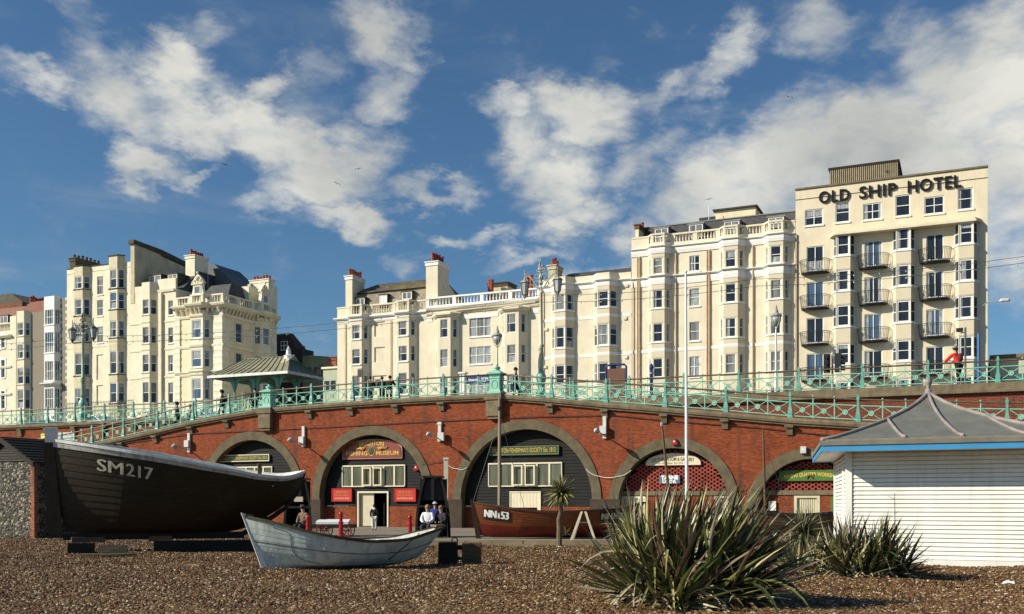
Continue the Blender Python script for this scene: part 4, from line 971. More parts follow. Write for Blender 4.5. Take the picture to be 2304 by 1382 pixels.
def hotel_wing():
    d = DF; T = B(1420, 'cream hotel wing with three stacked bays and rusty downpipes, slate roof behind', 'hotel', 'hotel_building')
    zt = 26.15; rows_y = ((575,610),(649,689),(724,767),(802,848))
    fl = [(1551,1574.5,a,b,(1,1) if i in (0,3) else (1,0), ['glass_dark','glass_net','glass_grey','glass_net'][i]) for i, (a, b) in enumerate(rows_y)]
    u0, u1 = body(T, 1421, 1789, d, zt, fl, M['cream_mid'])
    gs = [bay_geo(d, 1466, 1495, 1511, c=.8), bay_geo(d, 1628, 1660, 1677, c=.8), bay_geo(d, 1730, 1762, 1779, c=.8)]
    rows = [(25.0,23.45),(21.9,20.2),(18.7,16.95),(15.35,13.55),(12.0,10.2)]
    for i, g in enumerate(gs): bay(T, g, ZR, zt, rows, M['cream_mid'], 'glass_dark', mf=.15, ms=.28, sill=False, panel=M['bay_tan'], bars=(1, 0), alt=['glass_grey'])
    path = fpath(u0, u1, d, gs)
    band(T, path, 25.42, 25.95, .14, M['white']); band(T, path, 26.0, 26.14, .3, M['white'], 'cornice')
    band(T, path, 22.45, 23.1, .1, M['white']); band(T, path, 23.15, 23.32, .3, M['white'], 'cornice')
    band(T, path, 16.0, 16.3, .05, M['white'])
    for g in gs:
        mb = MB()
        for r in rows[1:]: mb.sweep(g, [(-.02, r[1]-.15), (.1, r[1]-.15), (.1, r[1]-.03), (-.02, r[1]-.03)])
        T.part('sill_band', mb, M['white'])
    mb = MB(); mb.sweep(path, [(-.25, 26.15), (.02, 26.15), (.02, 26.35), (-.25, 26.35)]); T.part('parapet_plinth', mb, M['cream_mid'])
    balustrade(T, path, 26.35, 27.35, M['cream_mid'], solid=(0,), gap=.3, pier=.7)
    for px, m in ((1434.5,'pipe_tan'),(1439,'pipe_tan'),(1521,'pipe_tan'),(1592,'pipe_rust'),(1596,'pipe_tan'),(1694,'pipe_tan')):
        x = U(px, d); mb = MB(); mb.tube([(x, d-.12, ZR), (x, d-.12, 25.4)], .075, 6)
        for z in (10, 13.2, 16.6, 19.8, 23.8): mb.lathe((x, d-.12), [(.1, z), (.1, z+.15)], 6)
        T.part('downpipe', mb, M[m])
    a, b = U(1437, d+1.3), u1; mb = MB(); z1 = 28.95; frustum(mb, (a,b,d+1.3,d+11), (a,b,d+3.0,d+9), zt, z1); T.part('roof', mb, M['slate'])
    mb = MB(); mb.box(a, b, d+2.9, d+3.1, z1+.003, z1+.1); T.part('ridge_flashing', mb, M['lead'])
    dd = d+1.55
    for pa, pb, y1, y0 in ((1473,1504,514,534),(1550,1582,505,525),(1629,1664,498,515),(1728,1764,489,503)): dormer(T, pa, pb, dd, y1, y0, M['lead'], glass='glass_grey')
    dp = d+5; a, b = U(1609, dp), U(1700, dp); mb = MB(); z1 = Z(1609, 476, dp); mb.box(a, b, dp, dp+4, 28.5, z1); pr = T.part('stair_tower', mb, M['cream_yellow'])
    mb = MB(); mb.box(a-.2, b+.2, dp-.25, dp+4.2, z1+.003, z1+.15); T.part('flat_roof', mb, M['dark_render'], pr)
    a, b = U(1573, dp), U(1610, dp); mb = MB(); mb.box(a, b, dp, dp+3, 28.5, Z(1580, 490, dp)); T.part('tank_room', mb, M['dark_render'])
    chimney(T, U(1429.5, d+.8), U(1437, d+.8), d+.8, d+8, 26, Z(1432, 505, d+.8), 2, M['cream_yellow'], M['brick_far'], ph=.6)
    # aerial with a gull perched elsewhere
    x = U(1595, d+4); mb = MB(); mb.tube([(x, d+4, 28.5), (x, d+4, Z(1595, 463, d+4))], .03, 5); T.part('aerial', mb, M['steel'])
def bay_house():
    d = DF; T = B(1225, 'cream house with white framed bays between the ornate lamp and the hotel wing', 'house', 'terraced_house')
    zt = 23.35; u0, u1 = body(T, 1213, 1420.5, d, zt, [], M['cream_mid'])
    gs = [bay_geo(d, 1248, 1272, 1293, c=.85), bay_geo(d, 1344, 1371, 1391, c=.85)]
    rows = [(22.3,20.7),(19.05,16.95),(15.25,13.3),(12.0,10.0)]
    for g in gs: bay(T, g, ZR, zt, rows, M['cream_mid'], 'glass_dark', mf=.07, ms=.1, fw=.1, panel=M['bay_tan'], alt=['glass_grey','glass_net'])
    path = fpath(u0, u1, d, gs)
    band(T, path, 22.75, 23.2, .08, M['white']); band(T, path, 23.22, 23.42, .28, M['white'], 'cornice'); band(T, path, 19.72, 20.02, .05, M['white']); band(T, path, 15.95, 16.25, .05, M['white'])
    mb = MB(); mb.sweep(path, [(-.3, 23.36), (.04, 23.36), (.04, 24.05), (-.3, 24.05)]); T.part('parapet', mb, M['cream_mid'])
    a = U(1236, d+1.5); mb = MB(); frustum(mb, (a,u1,d+.8,d+9), (a+1.2,u1,d+4,d+6), zt, 25.4); T.part('roof', mb, M['slate'])
    chimney(T, U(1233.5, d+1.2), U(1250, d+1.2), d+1.2, d+3.0, 23, Z(1245, 596, d+1.2), 3, M['stain_render'], M['stain_render'])
    mb = MB()
    for px, z in ((1410,22.6),(1229,18.9),(1407,19.4),(1227,15.1),(1409,15.6)):
        x = U(px, d); mb.box(x-.16, x+.16, d-.12, d, z, z+.28)
    T.part('vent_box', mb, M['cream_mid'])
    for px in (1424.5, 1222): x = U(px, d); mb = MB(); mb.tube([(x, d-.12, ZR), (x, d-.12, 23)], .05, 6); T.part('downpipe', mb, M['pipe_tan'])
def triple_house():
    d = DF; T = B(962, 'long beige house with white open balustrade between mansard house and ornate lamp', 'house', 'terraced_house')
    zt = 22.3; fl = [(1056,1105,713.5,757,(1,2),'glass_grey'),(1056,1105,779.5,819,(1,2),'glass_net'),(1056,1105,846,890,(1,2),'glass_grey')]
    u0, u1 = body(T, 961, 1213, d, zt, fl, M['cream_mid'])
    gs = [bay_geo(d, 985, 1013.5, 1034, c=.8), bay_geo(d, 1134.5, 1167, 1188, c=.8)]
    zb = 21.25
    rows = [(20.75,18.85),(17.6,15.75),(14.6,12.7),(11.3,9.5)]
    for g in gs:
        bay(T, g, ZR, zb, rows, M['cream_mid'], 'glass_grey', mf=.2, ms=.28, sill=False, low='glass_dark')
        mb = MB(); g2 = [(g[0][0]-.1, g[0][1]), g[1], g[2], (g[3][0]+.1, g[3][1])]
        mb.sweep(g2, [(-.05, zb-.25), (.12, zb-.25), (.32, zb-.05), (.32, zb+.12), (-.05, zb+.3)]); mb.face([(p[0], p[1], zb+.25) for p in g]); T.part('bay_cornice', mb, M['cream_mid'])
    us = [u0, gs[0][0][0]-.4, gs[0][3][0]+.4, gs[1][0][0]-.4, gs[1][3][0]+.4, u1]
    for i in (0, 2, 4): band(T, [(us[i], d), (us[i+1], d)], 20.75, 21.15, .06, M['white'])
    band(T, [(u0,d),(u1,d)], 21.95, 22.28, .35, M['white'], 'cornice'); band(T, [(u0,d),(u1,d)], 21.45, 21.7, .18, M['cream_mid'])
    balustrade(T, [(u0,d),(u1,d)], 22.3, 23.35, M['white'], gap=.36)
    x = U(1213, d); mb = MB(); mb.tube([(U(975,d), d-.28, 21.6), (x-.3, d-.28, 21.85)], .06, 6); T.part('gutter', mb, M['cream_mid'])
    dp = d+6; chimney(T, U(1099, dp), U(1142, dp), dp, dp+2.2, 22, Z(1120, 636, dp), 2, M['stain_render'], M['soot'], ph=.01)
    for px in (1102, 1106.5, 1187, 1195):
        x = U(px, dp-1); mb = MB(); zt_ = Z(px, 633 if px < 1150 else 623, dp-1); mb.lathe((x, dp-1), [(.22, 22), (.2, zt_), (.24, zt_+.02), (.24, zt_+.15), (.18, zt_+.2)], 10); T.part('chimney_pot', mb, M['terracotta'])
def mansard_house():
    d = DF; T = B(758, 'beige corner house with stone slate mansard, two tall chimneys and blank window panels', 'house', 'terraced_house')
    zt = 21.9; fl = [(842,866,724,757,(0,0),'blank'),(842,866,781,815,(0,0),'blank'),(838,870,845,890,(0,0),'blank')]
    u0, u1 = body(T, 759, 961, d, zt, fl, M['cream_mid'])
    gs = [bay_geo(d, 788.5, 814, 832, c=.85), bay_geo(d, 892.5, 920, 938.5, c=.85)]
    rows = [(20.95,19.4),(18.3,16.65),(15.4,13.1),(11.5,9.6)]
    for g in gs: bay(T, g, ZR, zt, rows, M['cream_mid'], 'glass_grey', mf=.16, ms=.26, sill=False, low='glass_dark')
    path = fpath(u0, u1, d, gs)
    for g in gs:
        mb = MB()
        for r in rows: mb.obox(g[1], Vector((1,0)), Vector((0,-1)), (.1, (g[2][0]-g[1][0])-.1, 0, .1, r[1]-.13, r[1]-.01))
        T.part('sill_band', mb, M['white'])
    band(T, path, 21.35, 21.65, .08, M['white']); band(T, [(u0,d+11)]+path, 21.7, 21.95, .34, M['white'], 'cornice'); 
    balustrade(T, [(u0,d+6)]+path, 22.0, 23.2, M['cream_mid'], solid=(0, 1), gap=.3, pier=.7)
    mb = MB(); mb.sweep([(u0,d+8)]+path, [(-.25,21.95),(.03,21.95),(.03,22.02),(-.25,22.02)]); T.part('parapet_plinth', mb, M['cream_mid'])
    dm = d+1.0; a = U(783, dm)-.2; b = U(958, dm); z1 = Z(785, 664, dm+.8)
    mb = MB(); frustum(mb, (a-.5,b,dm,d+11), (a+.4,b,dm+.7,d+10.3), zt, z1); T.part('mansard_slope', mb, M['stone_slate'])
    mb = MB(); zr_ = Z(811, 643, dm+3); frustum(mb, (a+.2,b,dm+.45,d+10.5), (a+2.2,b,dm+3.2,dm+4.5), z1+.003, zr_); T.part('roof', mb, M['slate_moss'])
    for pa, pb, y1, y0 in ((801,821,671.5,689),(905,927,657,674)): dormer(T, pa, pb, dm+.1, y1, y0, M['soot'], glass='glass_grey')
    dormer(T, 854, 871.5, dm+.1, 664, 684, M['soot'], face=M['white_trim'])
    chimney(T, U(777.5, d+.6), U(792.5, d+.6), d+.6, D(820, U(792.5, d+.6)), 21, Z(778, 621, d+.6), 6, M['cream_mid'], M['white'])
    ua, ub = U(958.5, d+.3), U(985, d+.3); chimney(T, ua, ub, d+.3, D(1010, ub), 21, Z(959, 589.5, d+.3), 7, M['cream_mid'], M['white'], ph=1.0)
    d1 = D(1010, ub); mb = MB(); mb.extr([(ua+.2, d1, 21), (ua+.2, d1, 25.2), (ua+.2, d1+4, 23.2), (ua+.2, d1+4, 21)], (ub-ua-.2, 0, 0)); T.part('party_wall', mb, M['cream_mid'])
    x = U(785, d); mb = MB(); mb.tube([(U(777.5,d), d-.1, ZR), (U(777.5,d), d-.1, 21.3)], .05, 6); mb.tube([(U(880,d), d-.1, ZR), (U(880,d), d-.1, 21.3)], .05, 6); T.part('downpipe', mb, M['pipe_tan'])
def corner_house():
    d = DF; T = B(395, 'ornate cream corner house with carved gablets and a balustrade over a bracketed cornice', 'house', 'corner_house')
    u0, u1 = U(395, d), U(500, d); dep = D(621, u1)-d; zt = 24.6
    mb = MB(); strip(mb, (u0,d), (u1,d), ZR, zt)
    sp = [(530,544,728,771),(530,544,795,840)]
    hs = [(D(a,u1)-d, D(b,u1)-d, ZU((a+b)/2, y1, u1), ZU((a+b)/2, y0, u1)) for a, b, y0, y1 in sp]
    strip(mb, (u1,d), (u1,d+dep), ZR, zt, hs, depth=.2); strip(mb, (u1,d+dep), (u0,d+dep), ZR, zt); strip(mb, (u0,d+dep), (u0,d), ZR, zt)
    mb.face([(u0,d,zt),(u1,d,zt),(u1,d+dep,zt),(u0,d+dep,zt)]); T.part('wall', mb, M['cream_yellow'])
    for h in hs: window(T, (u1,d), (u1,d+dep), h, (1,0), 'glass_dark', surround=.22, frame='cream_wood')
    g = bay_geo(d, 428, 456.5, 475, c=.8)
    rows = [(23.15,20.95),(19.55,17.5),(16.2,13.7),(12.0,10.0)]
    bay(T, g, ZR, zt-.35, rows, M['cream_ornate'], 'glass_net', mf=.12, ms=.14, fw=.12, low='glass_blue', sill=M['cream_ornate'])
    # side street bay (square)
    da, db = D(569, u1+.0), D(606, u1); pr = .8
    sb = [(u1, da), (u1+pr, da+.7), (u1+pr, db-.7), (u1, db)]
    bay(T, sb, ZR, zt-.35, rows, M['cream_ornate'], 'glass_grey', mf=.12, ms=.12, fw=.12, sill=M['cream_ornate'])
    # corner piers and plain pilasters
    mb = MB(); mb.box(u1-1.15, u1+.08, d-.12, d+1.1, ZR, zt-.3); mb.box(u0-.02, u0+.75, d-.12, d+.2, ZR, zt-.3)
    mb.box(u1-.02, u1+.1, d+dep-.9, d+dep, ZR, zt-.3); T.part('corner_pier', mb, M['cream_ornate'])
    z = ZR+.3
    while z < zt-.8:
        mb = MB(); mb.box(u1-1.18, u1+.12, d-.15, d+1.13, z, z+.36); T.part('quoin', mb, M['white_cream']); mb = MB(); mb.box(u0-.03, u0+.78, d-.15, d+.19, z, z+.36); T.part('quoin', mb, M['white_cream']); z += .8
    path = [(u0, d)]+g+[(u1+.08, d-.05)]; side = [(u1+.08, d), (u1+.08, da), sb[1], sb[2], (u1+.08, db), (u1+.08, d+dep)]
    full = [(u0, d)]+g+[(u1+.1, d)]+[(u1+.1, da), sb[1], sb[2], (u1+.1, db), (u1+.1, d+dep)]
    band(T, full, 24.55, 24.95, .7, M['cream_ornate'], 'cornice', [(-.05,24.45),(.35,24.45),(.65,24.7),(.75,24.9),(.75,25.02),(-.05,25.02)])
    band(T, full, 23.45, 23.75, .18, M['cream_ornate']); band(T, full, 19.9, 20.25, .15, M['cream_ornate']); band(T, full, 16.55, 16.85, .12, M['cream_ornate']); band(T, full, 16.9, 17.1, .22, M['cream_ornate'])
    for (a, b) in zip(full, full[1:]):
        A, Bv = Vector(a), Vector(b); Ln = (Bv-A).length; t = (Bv-A)/Ln; n = Vector((t.y, -t.x)); k = max(1, int(Ln/.62))
        for i in range(k):
            s_ = Ln*(i+.5)/k; o = A+t*s_
            def q(x, y, z): return (o.x+t.x*x+n.x*y, o.y+t.y*x+n.y*y, z)
            mb = MB(); mb.hexa([q(-.09,0,23.8),q(.09,0,23.8),q(.09,.12,23.8),q(-.09,.12,23.8)][::-1], [q(-.11,0,24.44),q(.11,0,24.44),q(.11,.5,24.44),q(-.11,.5,24.44)][::-1]); T.part('cornice_bracket', mb, M['cream_ornate'])
    balustrade(T, full, 25.02, 26.15, M['cream_ornate'], gap=.34, pier=.7)
    # carved gablets with small windows
    def gablet(c, ax, nn, w, z0, z1):
        mb = MB(); A = Vector(ax); N_ = Vector(nn)
        def q(x, y, z): return (c[0]+A.x*x+N_.x*y, c[1]+A.y*x+N_.y*y, z)
        pts = [(-w*1.7,z0),(-w*1.65,z0+.5),(-w*1.2,z0+.75),(-w*1.0,z0+1.3),(-w*.8,z0+1.9),(-w*.8,z0+2.4),(-w*1.05,z0+2.5),(-w*.9,z0+2.75),(-w*.5,z0+3.2),(0,z1),(w*.5,z0+3.2),(w*.9,z0+2.75),(w*1.05,z0+2.5),(w*.8,z0+2.4),(w*.8,z0+1.9),(w*1.0,z0+1.3),(w*1.2,z0+.75),(w*1.65,z0+.5),(w*1.7,z0)]
        mb.extr([q(x,.12,z) for x, z in pts], (-N_.x*.45, -N_.y*.45, 0))
        for x, z, r in ((0,z0+3.05,.3),(-.45,z0+2.8,.18),(.45,z0+2.8,.18),(0,z1+.12,.16),(-w*.9,z0+2.62,.12),(w*.9,z0+2.62,.12),(0,z0+2.55,.14),(-.35,z0+2.5,.1),(.35,z0+2.5,.1)): mb.ball(q(x,.13,z), r, 8, 5)
        mb.hexa([q(-w,.1,z0+2.3),q(w,.1,z0+2.3),q(w,.28,z0+2.3),q(-w,.28,z0+2.3)][::-1], [q(-w,.1,z0+2.45),q(w,.1,z0+2.45),q(w,.32,z0+2.45),q(-w,.32,z0+2.45)][::-1])
        gb = T.part('gablet', mb, M['cream_ornate'], smooth=False)
        mb = MB(); mb.obox(c, A, N_, (-.42,.42,.125,.15,z0+.45,z0+2.1)); T.part('gablet_window_pane', mb, M['glass_grey'], gb)
        mb = MB(); mb.obox(c, A, N_, (-.5,-.4,.13,.2,z0+.4,z0+2.15)); mb.obox(c, A, N_, (.4,.5,.13,.2,z0+.4,z0+2.15)); mb.obox(c, A, N_, (-.4,.4,.13,.19,z0+1.2,z0+1.28)); mb.obox(c, A, N_, (-.4,.4,.13,.195,z0+2.07,z0+2.15)); T.part('gablet_window_frame', mb, M['white_trim'], gb)
    gm = ((g[1][0]+g[2][0])/2, g[1][1]+.3); gablet(gm, (1,0), (0,-1), .85, 25.0, 28.6)
    gablet((u1+pr-.3, (da+db)/2), (0,1), (1,0), .85, 25.0, 28.6)
    # roofs and stacks behind
    mb = MB(); frustum(mb, (u0+.8,u1-.8,d+1.5,d+dep-1), (u0+2,u1-2,d+4,d+dep-4), zt+.4, 28.2); T.part('roof', mb, M['slate'])
    dc = d+3.4; ua, ub = U(417.5, dc), U(438, dc); chimney(T, ua, ub, dc, D(467, ub), 25, Z(418, 575, dc), 6, M['cream_ornate'], M['cream_ornate'], ph=.7)
    dc = d+7; ua, ub = U(467, dc), U(505, dc); mb = MB(); zb = Z(500, 668, dc)
    pk = Z(482, 594, dc); mb.extr([(ua,dc,25),(ua,dc,Z(467,594,dc)),(U(482,dc),dc,pk),(U(532,dc),dc,Z(532,642,dc)),(U(532,dc),dc,25)], (0,5,0)); T.part('lead_clad_gable', mb, M['lead_blue'])
    mb = MB(); z_ = Z(490, 632, dc-1); mb.box(U(468,dc-1), u1-.9, dc-1, dc+4, 25, Z(500, 650, dc-1)); T.part('attic', mb, M['cream_ornate'])
    mb = MB(); mb.box(U(491,dc-1.1), U(513,dc-1.1), dc-1.1, dc-1.005, 25.6, Z(500, 638, dc-1)-.6); T.part('attic_glazing', mb, M['glass_blue'])
    dc = D(606, u1-.4); ua, ub = U(557, dc), U(604, dc); mb = MB(); mb.extr([(ua-.3,dc,25),(ua,dc,Z(557,640,dc)),(U(563,dc),dc,Z(563,640,dc)),(ub,dc,Z(603,640,dc)),(ub,dc,25)], (0,1.8,0)); T.part('gable_wall', mb, M['cream_ornate'])
    chimney(T, U(562,dc), U(603,dc), dc+.1, dc+1.2, 25.5, Z(580, 629, dc), 6, M['cream_ornate'], M['cream_ornate'], ph=.6)
    x = U(468, d+4); mb = MB(); zz = Z(468, 570, d+4); mb.tube([(x,d+4,28),(x,d+4,zz)], .03, 4); mb.tube([(x,d+4,zz-.5),(x+1.5,d+4,zz-.5)], .02, 4); T.part('aerial', mb, M['steel'])
M['white_cream'] = paint('pale_quoin_paint', (.82,.77,.62), .05, 2.0, .8, .03)
M['lead_blue'] = paint('blue_grey_cladding', (.10,.12,.135), .1, 2.0, .7, .05)
def stepped_house():
    d = DF; T = B(296, 'pale cream house with two white dormers directly left of the ornate corner house', 'house', 'terraced_house')
    zt = 27.3; ys = ((676,709),(737,772),(799,837),(861,907)); fl = [(378.5,389.5,a,b) for a, b in ys]
    u0, u1 = body(T, 292, 395.5, d, zt, fl, M['cream_pale'], low='glass_dark', glass='glass_grey', alt=['glass_net'])
    g = bay_geo(d, 319, 336.5, 355, c=.8)
    rows = [(26.15,24.35),(22.8,20.85),(19.45,17.35),(16.1,13.6),(12,10)]
    bay(T, g, ZR, 28.25, rows, M['cream_pale'], 'glass_grey', mf=.12, ms=.14, low='glass_dark', alt=['glass_net'], sill=M['cream_pale'])
    path = fpath(u0, u1, d, [g])
    for z in (23.3, 19.95, 16.6): band(T, path, z, z+.18, .07, M['cream_pale'])
    mb = MB(); mb.sweep([(u0,d),(g[0][0],d)], [(-.3,zt-.01),(.02,zt-.01),(.02,28.0),(-.3,28.0)]); mb.sweep([(g[3][0],d),(u1,d)], [(-.3,zt-.01),(.02,zt-.01),(.02,28.6),(-.3,28.6)])
    mb.sweep([(g[3][0],d),(u1-.2,d)], [(0,27.0),(.15,27.0),(.22,27.3),(0,27.3)]); T.part('parapet', mb, M['cream_pale'])
    x = U(363, d); mb = MB(); mb.box(x-.22, x+.22, d-.3, d, 9, 26.9); T.part('flue', mb, M['cream_pale'])
    mb = MB(); frustum(mb, (u0,u1,d+.9,d+10), (u0,u1,d+4.2,d+7), zt, 30.2); T.part('roof', mb, M['slate'])
    for pa, pb, y1, y0 in ((336,362,620,641),(378,399,617.5,636)): dormer(T, pa, pb, d+1.4, y1, y0, M['soot'], wmat='white', glass='glass_grey', dep=3)
def left_tower():
    d = DF; T = B(150, 'tallest left cream house with two stacks of ochre panelled bays and sooty chimney', 'house', 'terraced_house')
    zt = 31.2; fl = [(218.5,232,622,663,(1,0),'glass_grey'),(218.5,232,675,711,(1,0),'glass_grey'),(218.5,232,735,771,(1,0),'glass_grey'),(217,232,798,855,(0,0),'blank'),(217,232,867,912,(0,0),'blank')]
    u0, u1 = body(T, 150.5, 294, d, zt, fl, M['cream_pale'])
    gs = [bay_geo(d, 166, 186, 204, c=.85), bay_geo(d, 245.5, 264, 282, c=.85)]
    r1 = [(29.95,28.4),(27.1,25.05),(23.95,21.7),(20.3,17.5),(15.9,13.5),(12,10)]
    r2 = [(30.3,28.0),(27.5,25.4),(23.95,21.9),(20.2,17.4),(16.3,13.8),(12,10)]
    for g, r, z in ((gs[0], r1, zt-.02), (gs[1], r2, zt+.75)):
        bay(T, g, ZR, z, r, M['cream_pale'], 'glass_grey', mf=.1, ms=.12, fw=.1, low='glass_dark', panel=M['cream_panel'], sill=M['soot'], alt=['glass_blue'])
    path = fpath(u0, u1, d, gs)
    band(T, path, 30.55, 30.65, .05, M['cream_pale']); band(T, path, 21.0, 21.12, .04, M['cream_pale'])
    mb = MB(); g = gs[1]; mb.sweep(g, [(-.2,zt+.75),(.12,zt+.75),(.12,zt+.88),(-.2,zt+.88)]); mb.face([(p[0],p[1],zt+.87) for p in g]); mb.sweep([(u0,d),(gs[0][0][0],d),gs[0][1],gs[0][2],(gs[0][3][0],d),(g[0][0],d)], [(-.2,zt),(.08,zt),(.08,zt+.1),(-.2,zt+.1)]); T.part('parapet_coping', mb, M['soot'])
    chimney(T, U(157, d+1), U(170, d+1), d+1, D(232, U(170, d+1)), 30, Z(158, 581, d+1), 7, M['soot'], M['soot'], M['pot_dark'], ph=.6)
    # tall stained party wall with a stepped top
    ua, ub = U(294.5, d), U(303, d); mb = MB(); dz = [(0, 33.3), (4.5, 33.0), (4.5, 32.8), (9.5, 32.3), (9.5, 31.6), (19, 28.5), (19, 26), (0, 26)]
    mb.extr([(ua, d+a-.05, z) for a, z in dz], (ub-ua, 0, 0)); pw = T.part('party_wall', mb, M['stain_render'])
    mb = MB(); mb.extr([(ua-.15, d+a, z) for a, z in ((-.3,33.31),(-.3,33.8),(4.6,33.6),(9.8,32.9),(9.8,32.31),(4.5,33.01))], (ub-ua+.3, 0, 0)); T.part('party_wall_coping', mb, M['soot'], pw)
M['pot_dark'] = paint('dark_pot', (.09,.05,.04), .3, 3.0, .9, .1)
def flint_houses():
    d = DF
    T = B(97, 'narrow house with white glazed bays and dark flint wall edged in white quoins', 'house', 'terraced_house')
    u0, u1 = body(T, 97, 150.3, d, 27.6, [], M['flint_far'])
    g = bay_geo(d, 99.5, 122, 136, c=.7)
    bay(T, g, ZR, 27.9, [(26.2,24.3),(23.3,20.7),(19.6,17.1),(16.1,13.5),(12,10)], M['white'], 'glass_grey', mf=.08, ms=.1, bars=(1,3), side_bars=(1,1), sill=True, alt=['glass_blue'])
    z = ZR; k = 0
    while z < 27.4:
        w = .55 if k % 2 else .3; mb = MB(); mb.box(u1-.9-w*.5, u1-.9, d-.03, d+.003, z, z+.35); T.part('quoin', mb, M['white']) if k % 2 else None; mb = MB(); mb.box(u1-w*.6, u1, d-.03, d+.003, z, z+.36); T.part('quoin', mb, M['white']) if k % 2 == 0 else None; z += .42; k += 1
    mb = MB(); band(T, [(g[0][0],g[0][1]),g[1],g[2],g[3]], 16.5, 16.8, .5, M['white'], 'cornice')
    T = B(36, 'grey flint house with a single stack of cream bays near the left edge', 'house', 'terraced_house')
    u0, u1 = body(T, 27, 97, d, 26.2, [], M['flint_far'])
    g = bay_geo(d, 37.5, 54, 70, c=.8)
    bay(T, g, ZR, 26.4, [(24.9,23.2),(22.1,20.2),(19.0,16.9),(16.2,13.7),(12,10)], M['cream_pale'], 'glass_grey', mf=.1, ms=.12, fw=.1, low='glass_dark', sill=M['cream_panel'])
    mb = MB(); frustum(mb, (u0,u1,d+.5,d+9), (u0,u1,d+3,d+6), 26.2, 28.4); T.part('roof', mb, M['tile_red'])
    mb = MB(); mb.box(U(23,d)-.0, U(36.5,d), d-.04, d+.3, ZR, 26.0); T.part('brick_strip', mb, M['cream_pale'])
    dc = d+3; chimney(T, U(64,dc), U(70,dc), dc, D(101, U(70,dc)), 25, Z(70, 684, dc), 6, M['brick_far'], M['brick_far'], ph=1.2)
    T = B(0, 'ornate cream house with arched windows cut off by the left edge of the picture', 'house', 'terraced_house')
    fl = [(3,11,753,783),(3,11,810,850),(3,11,880,920),(-30,-18,753,783),(-30,-18,810,850),(-30,-18,880,920)]
    u0, u1 = body(T, -120, 26.5, d, 24.0, fl, M['cream_ornate'], surround=.25)
    band(T, [(u0,d),(u1,d)], 23.2, 23.6, .5, M['cream_ornate'], 'cornice'); band(T, [(u0,d),(u1,d)], 19.2, 19.5, .2, M['cream_ornate']); band(T, [(u0,d),(u1,d)], 15.6, 15.9, .2, M['cream_ornate'])
    balustrade(T, [(u0,d),(u1,d)], 24.0, 25.2, M['cream_ornate'])
    mb = MB(); frustum(mb, (u0,u1,d+1,d+10), (u0,u1,d+4,d+7), 24, 28.2); T.part('roof', mb, M['tile_red'])
    dormer(T, 0, 18, d+1.6, 711, 728, M['slate'], dep=2.5)
    T = Thing('rear_building', 'dark brown roofline behind the far left houses', 'building', (U(0, d+14), d+14, ZR))
    mb = MB(); a, b = U(-150, d+14), U(50, d+14); mb.box(a, b, d+14, d+24, ZR, Z(25, 682, d+14)); T.part('wall', mb, M['brick_far'])
    mb = MB(); frustum(mb, (a,b,d+14,d+24), (a,U(14,d+15),d+16,d+22), Z(25, 682, d+14)+.003, Z(10, 658, d+15)); T.part('roof', mb, M['soot'])
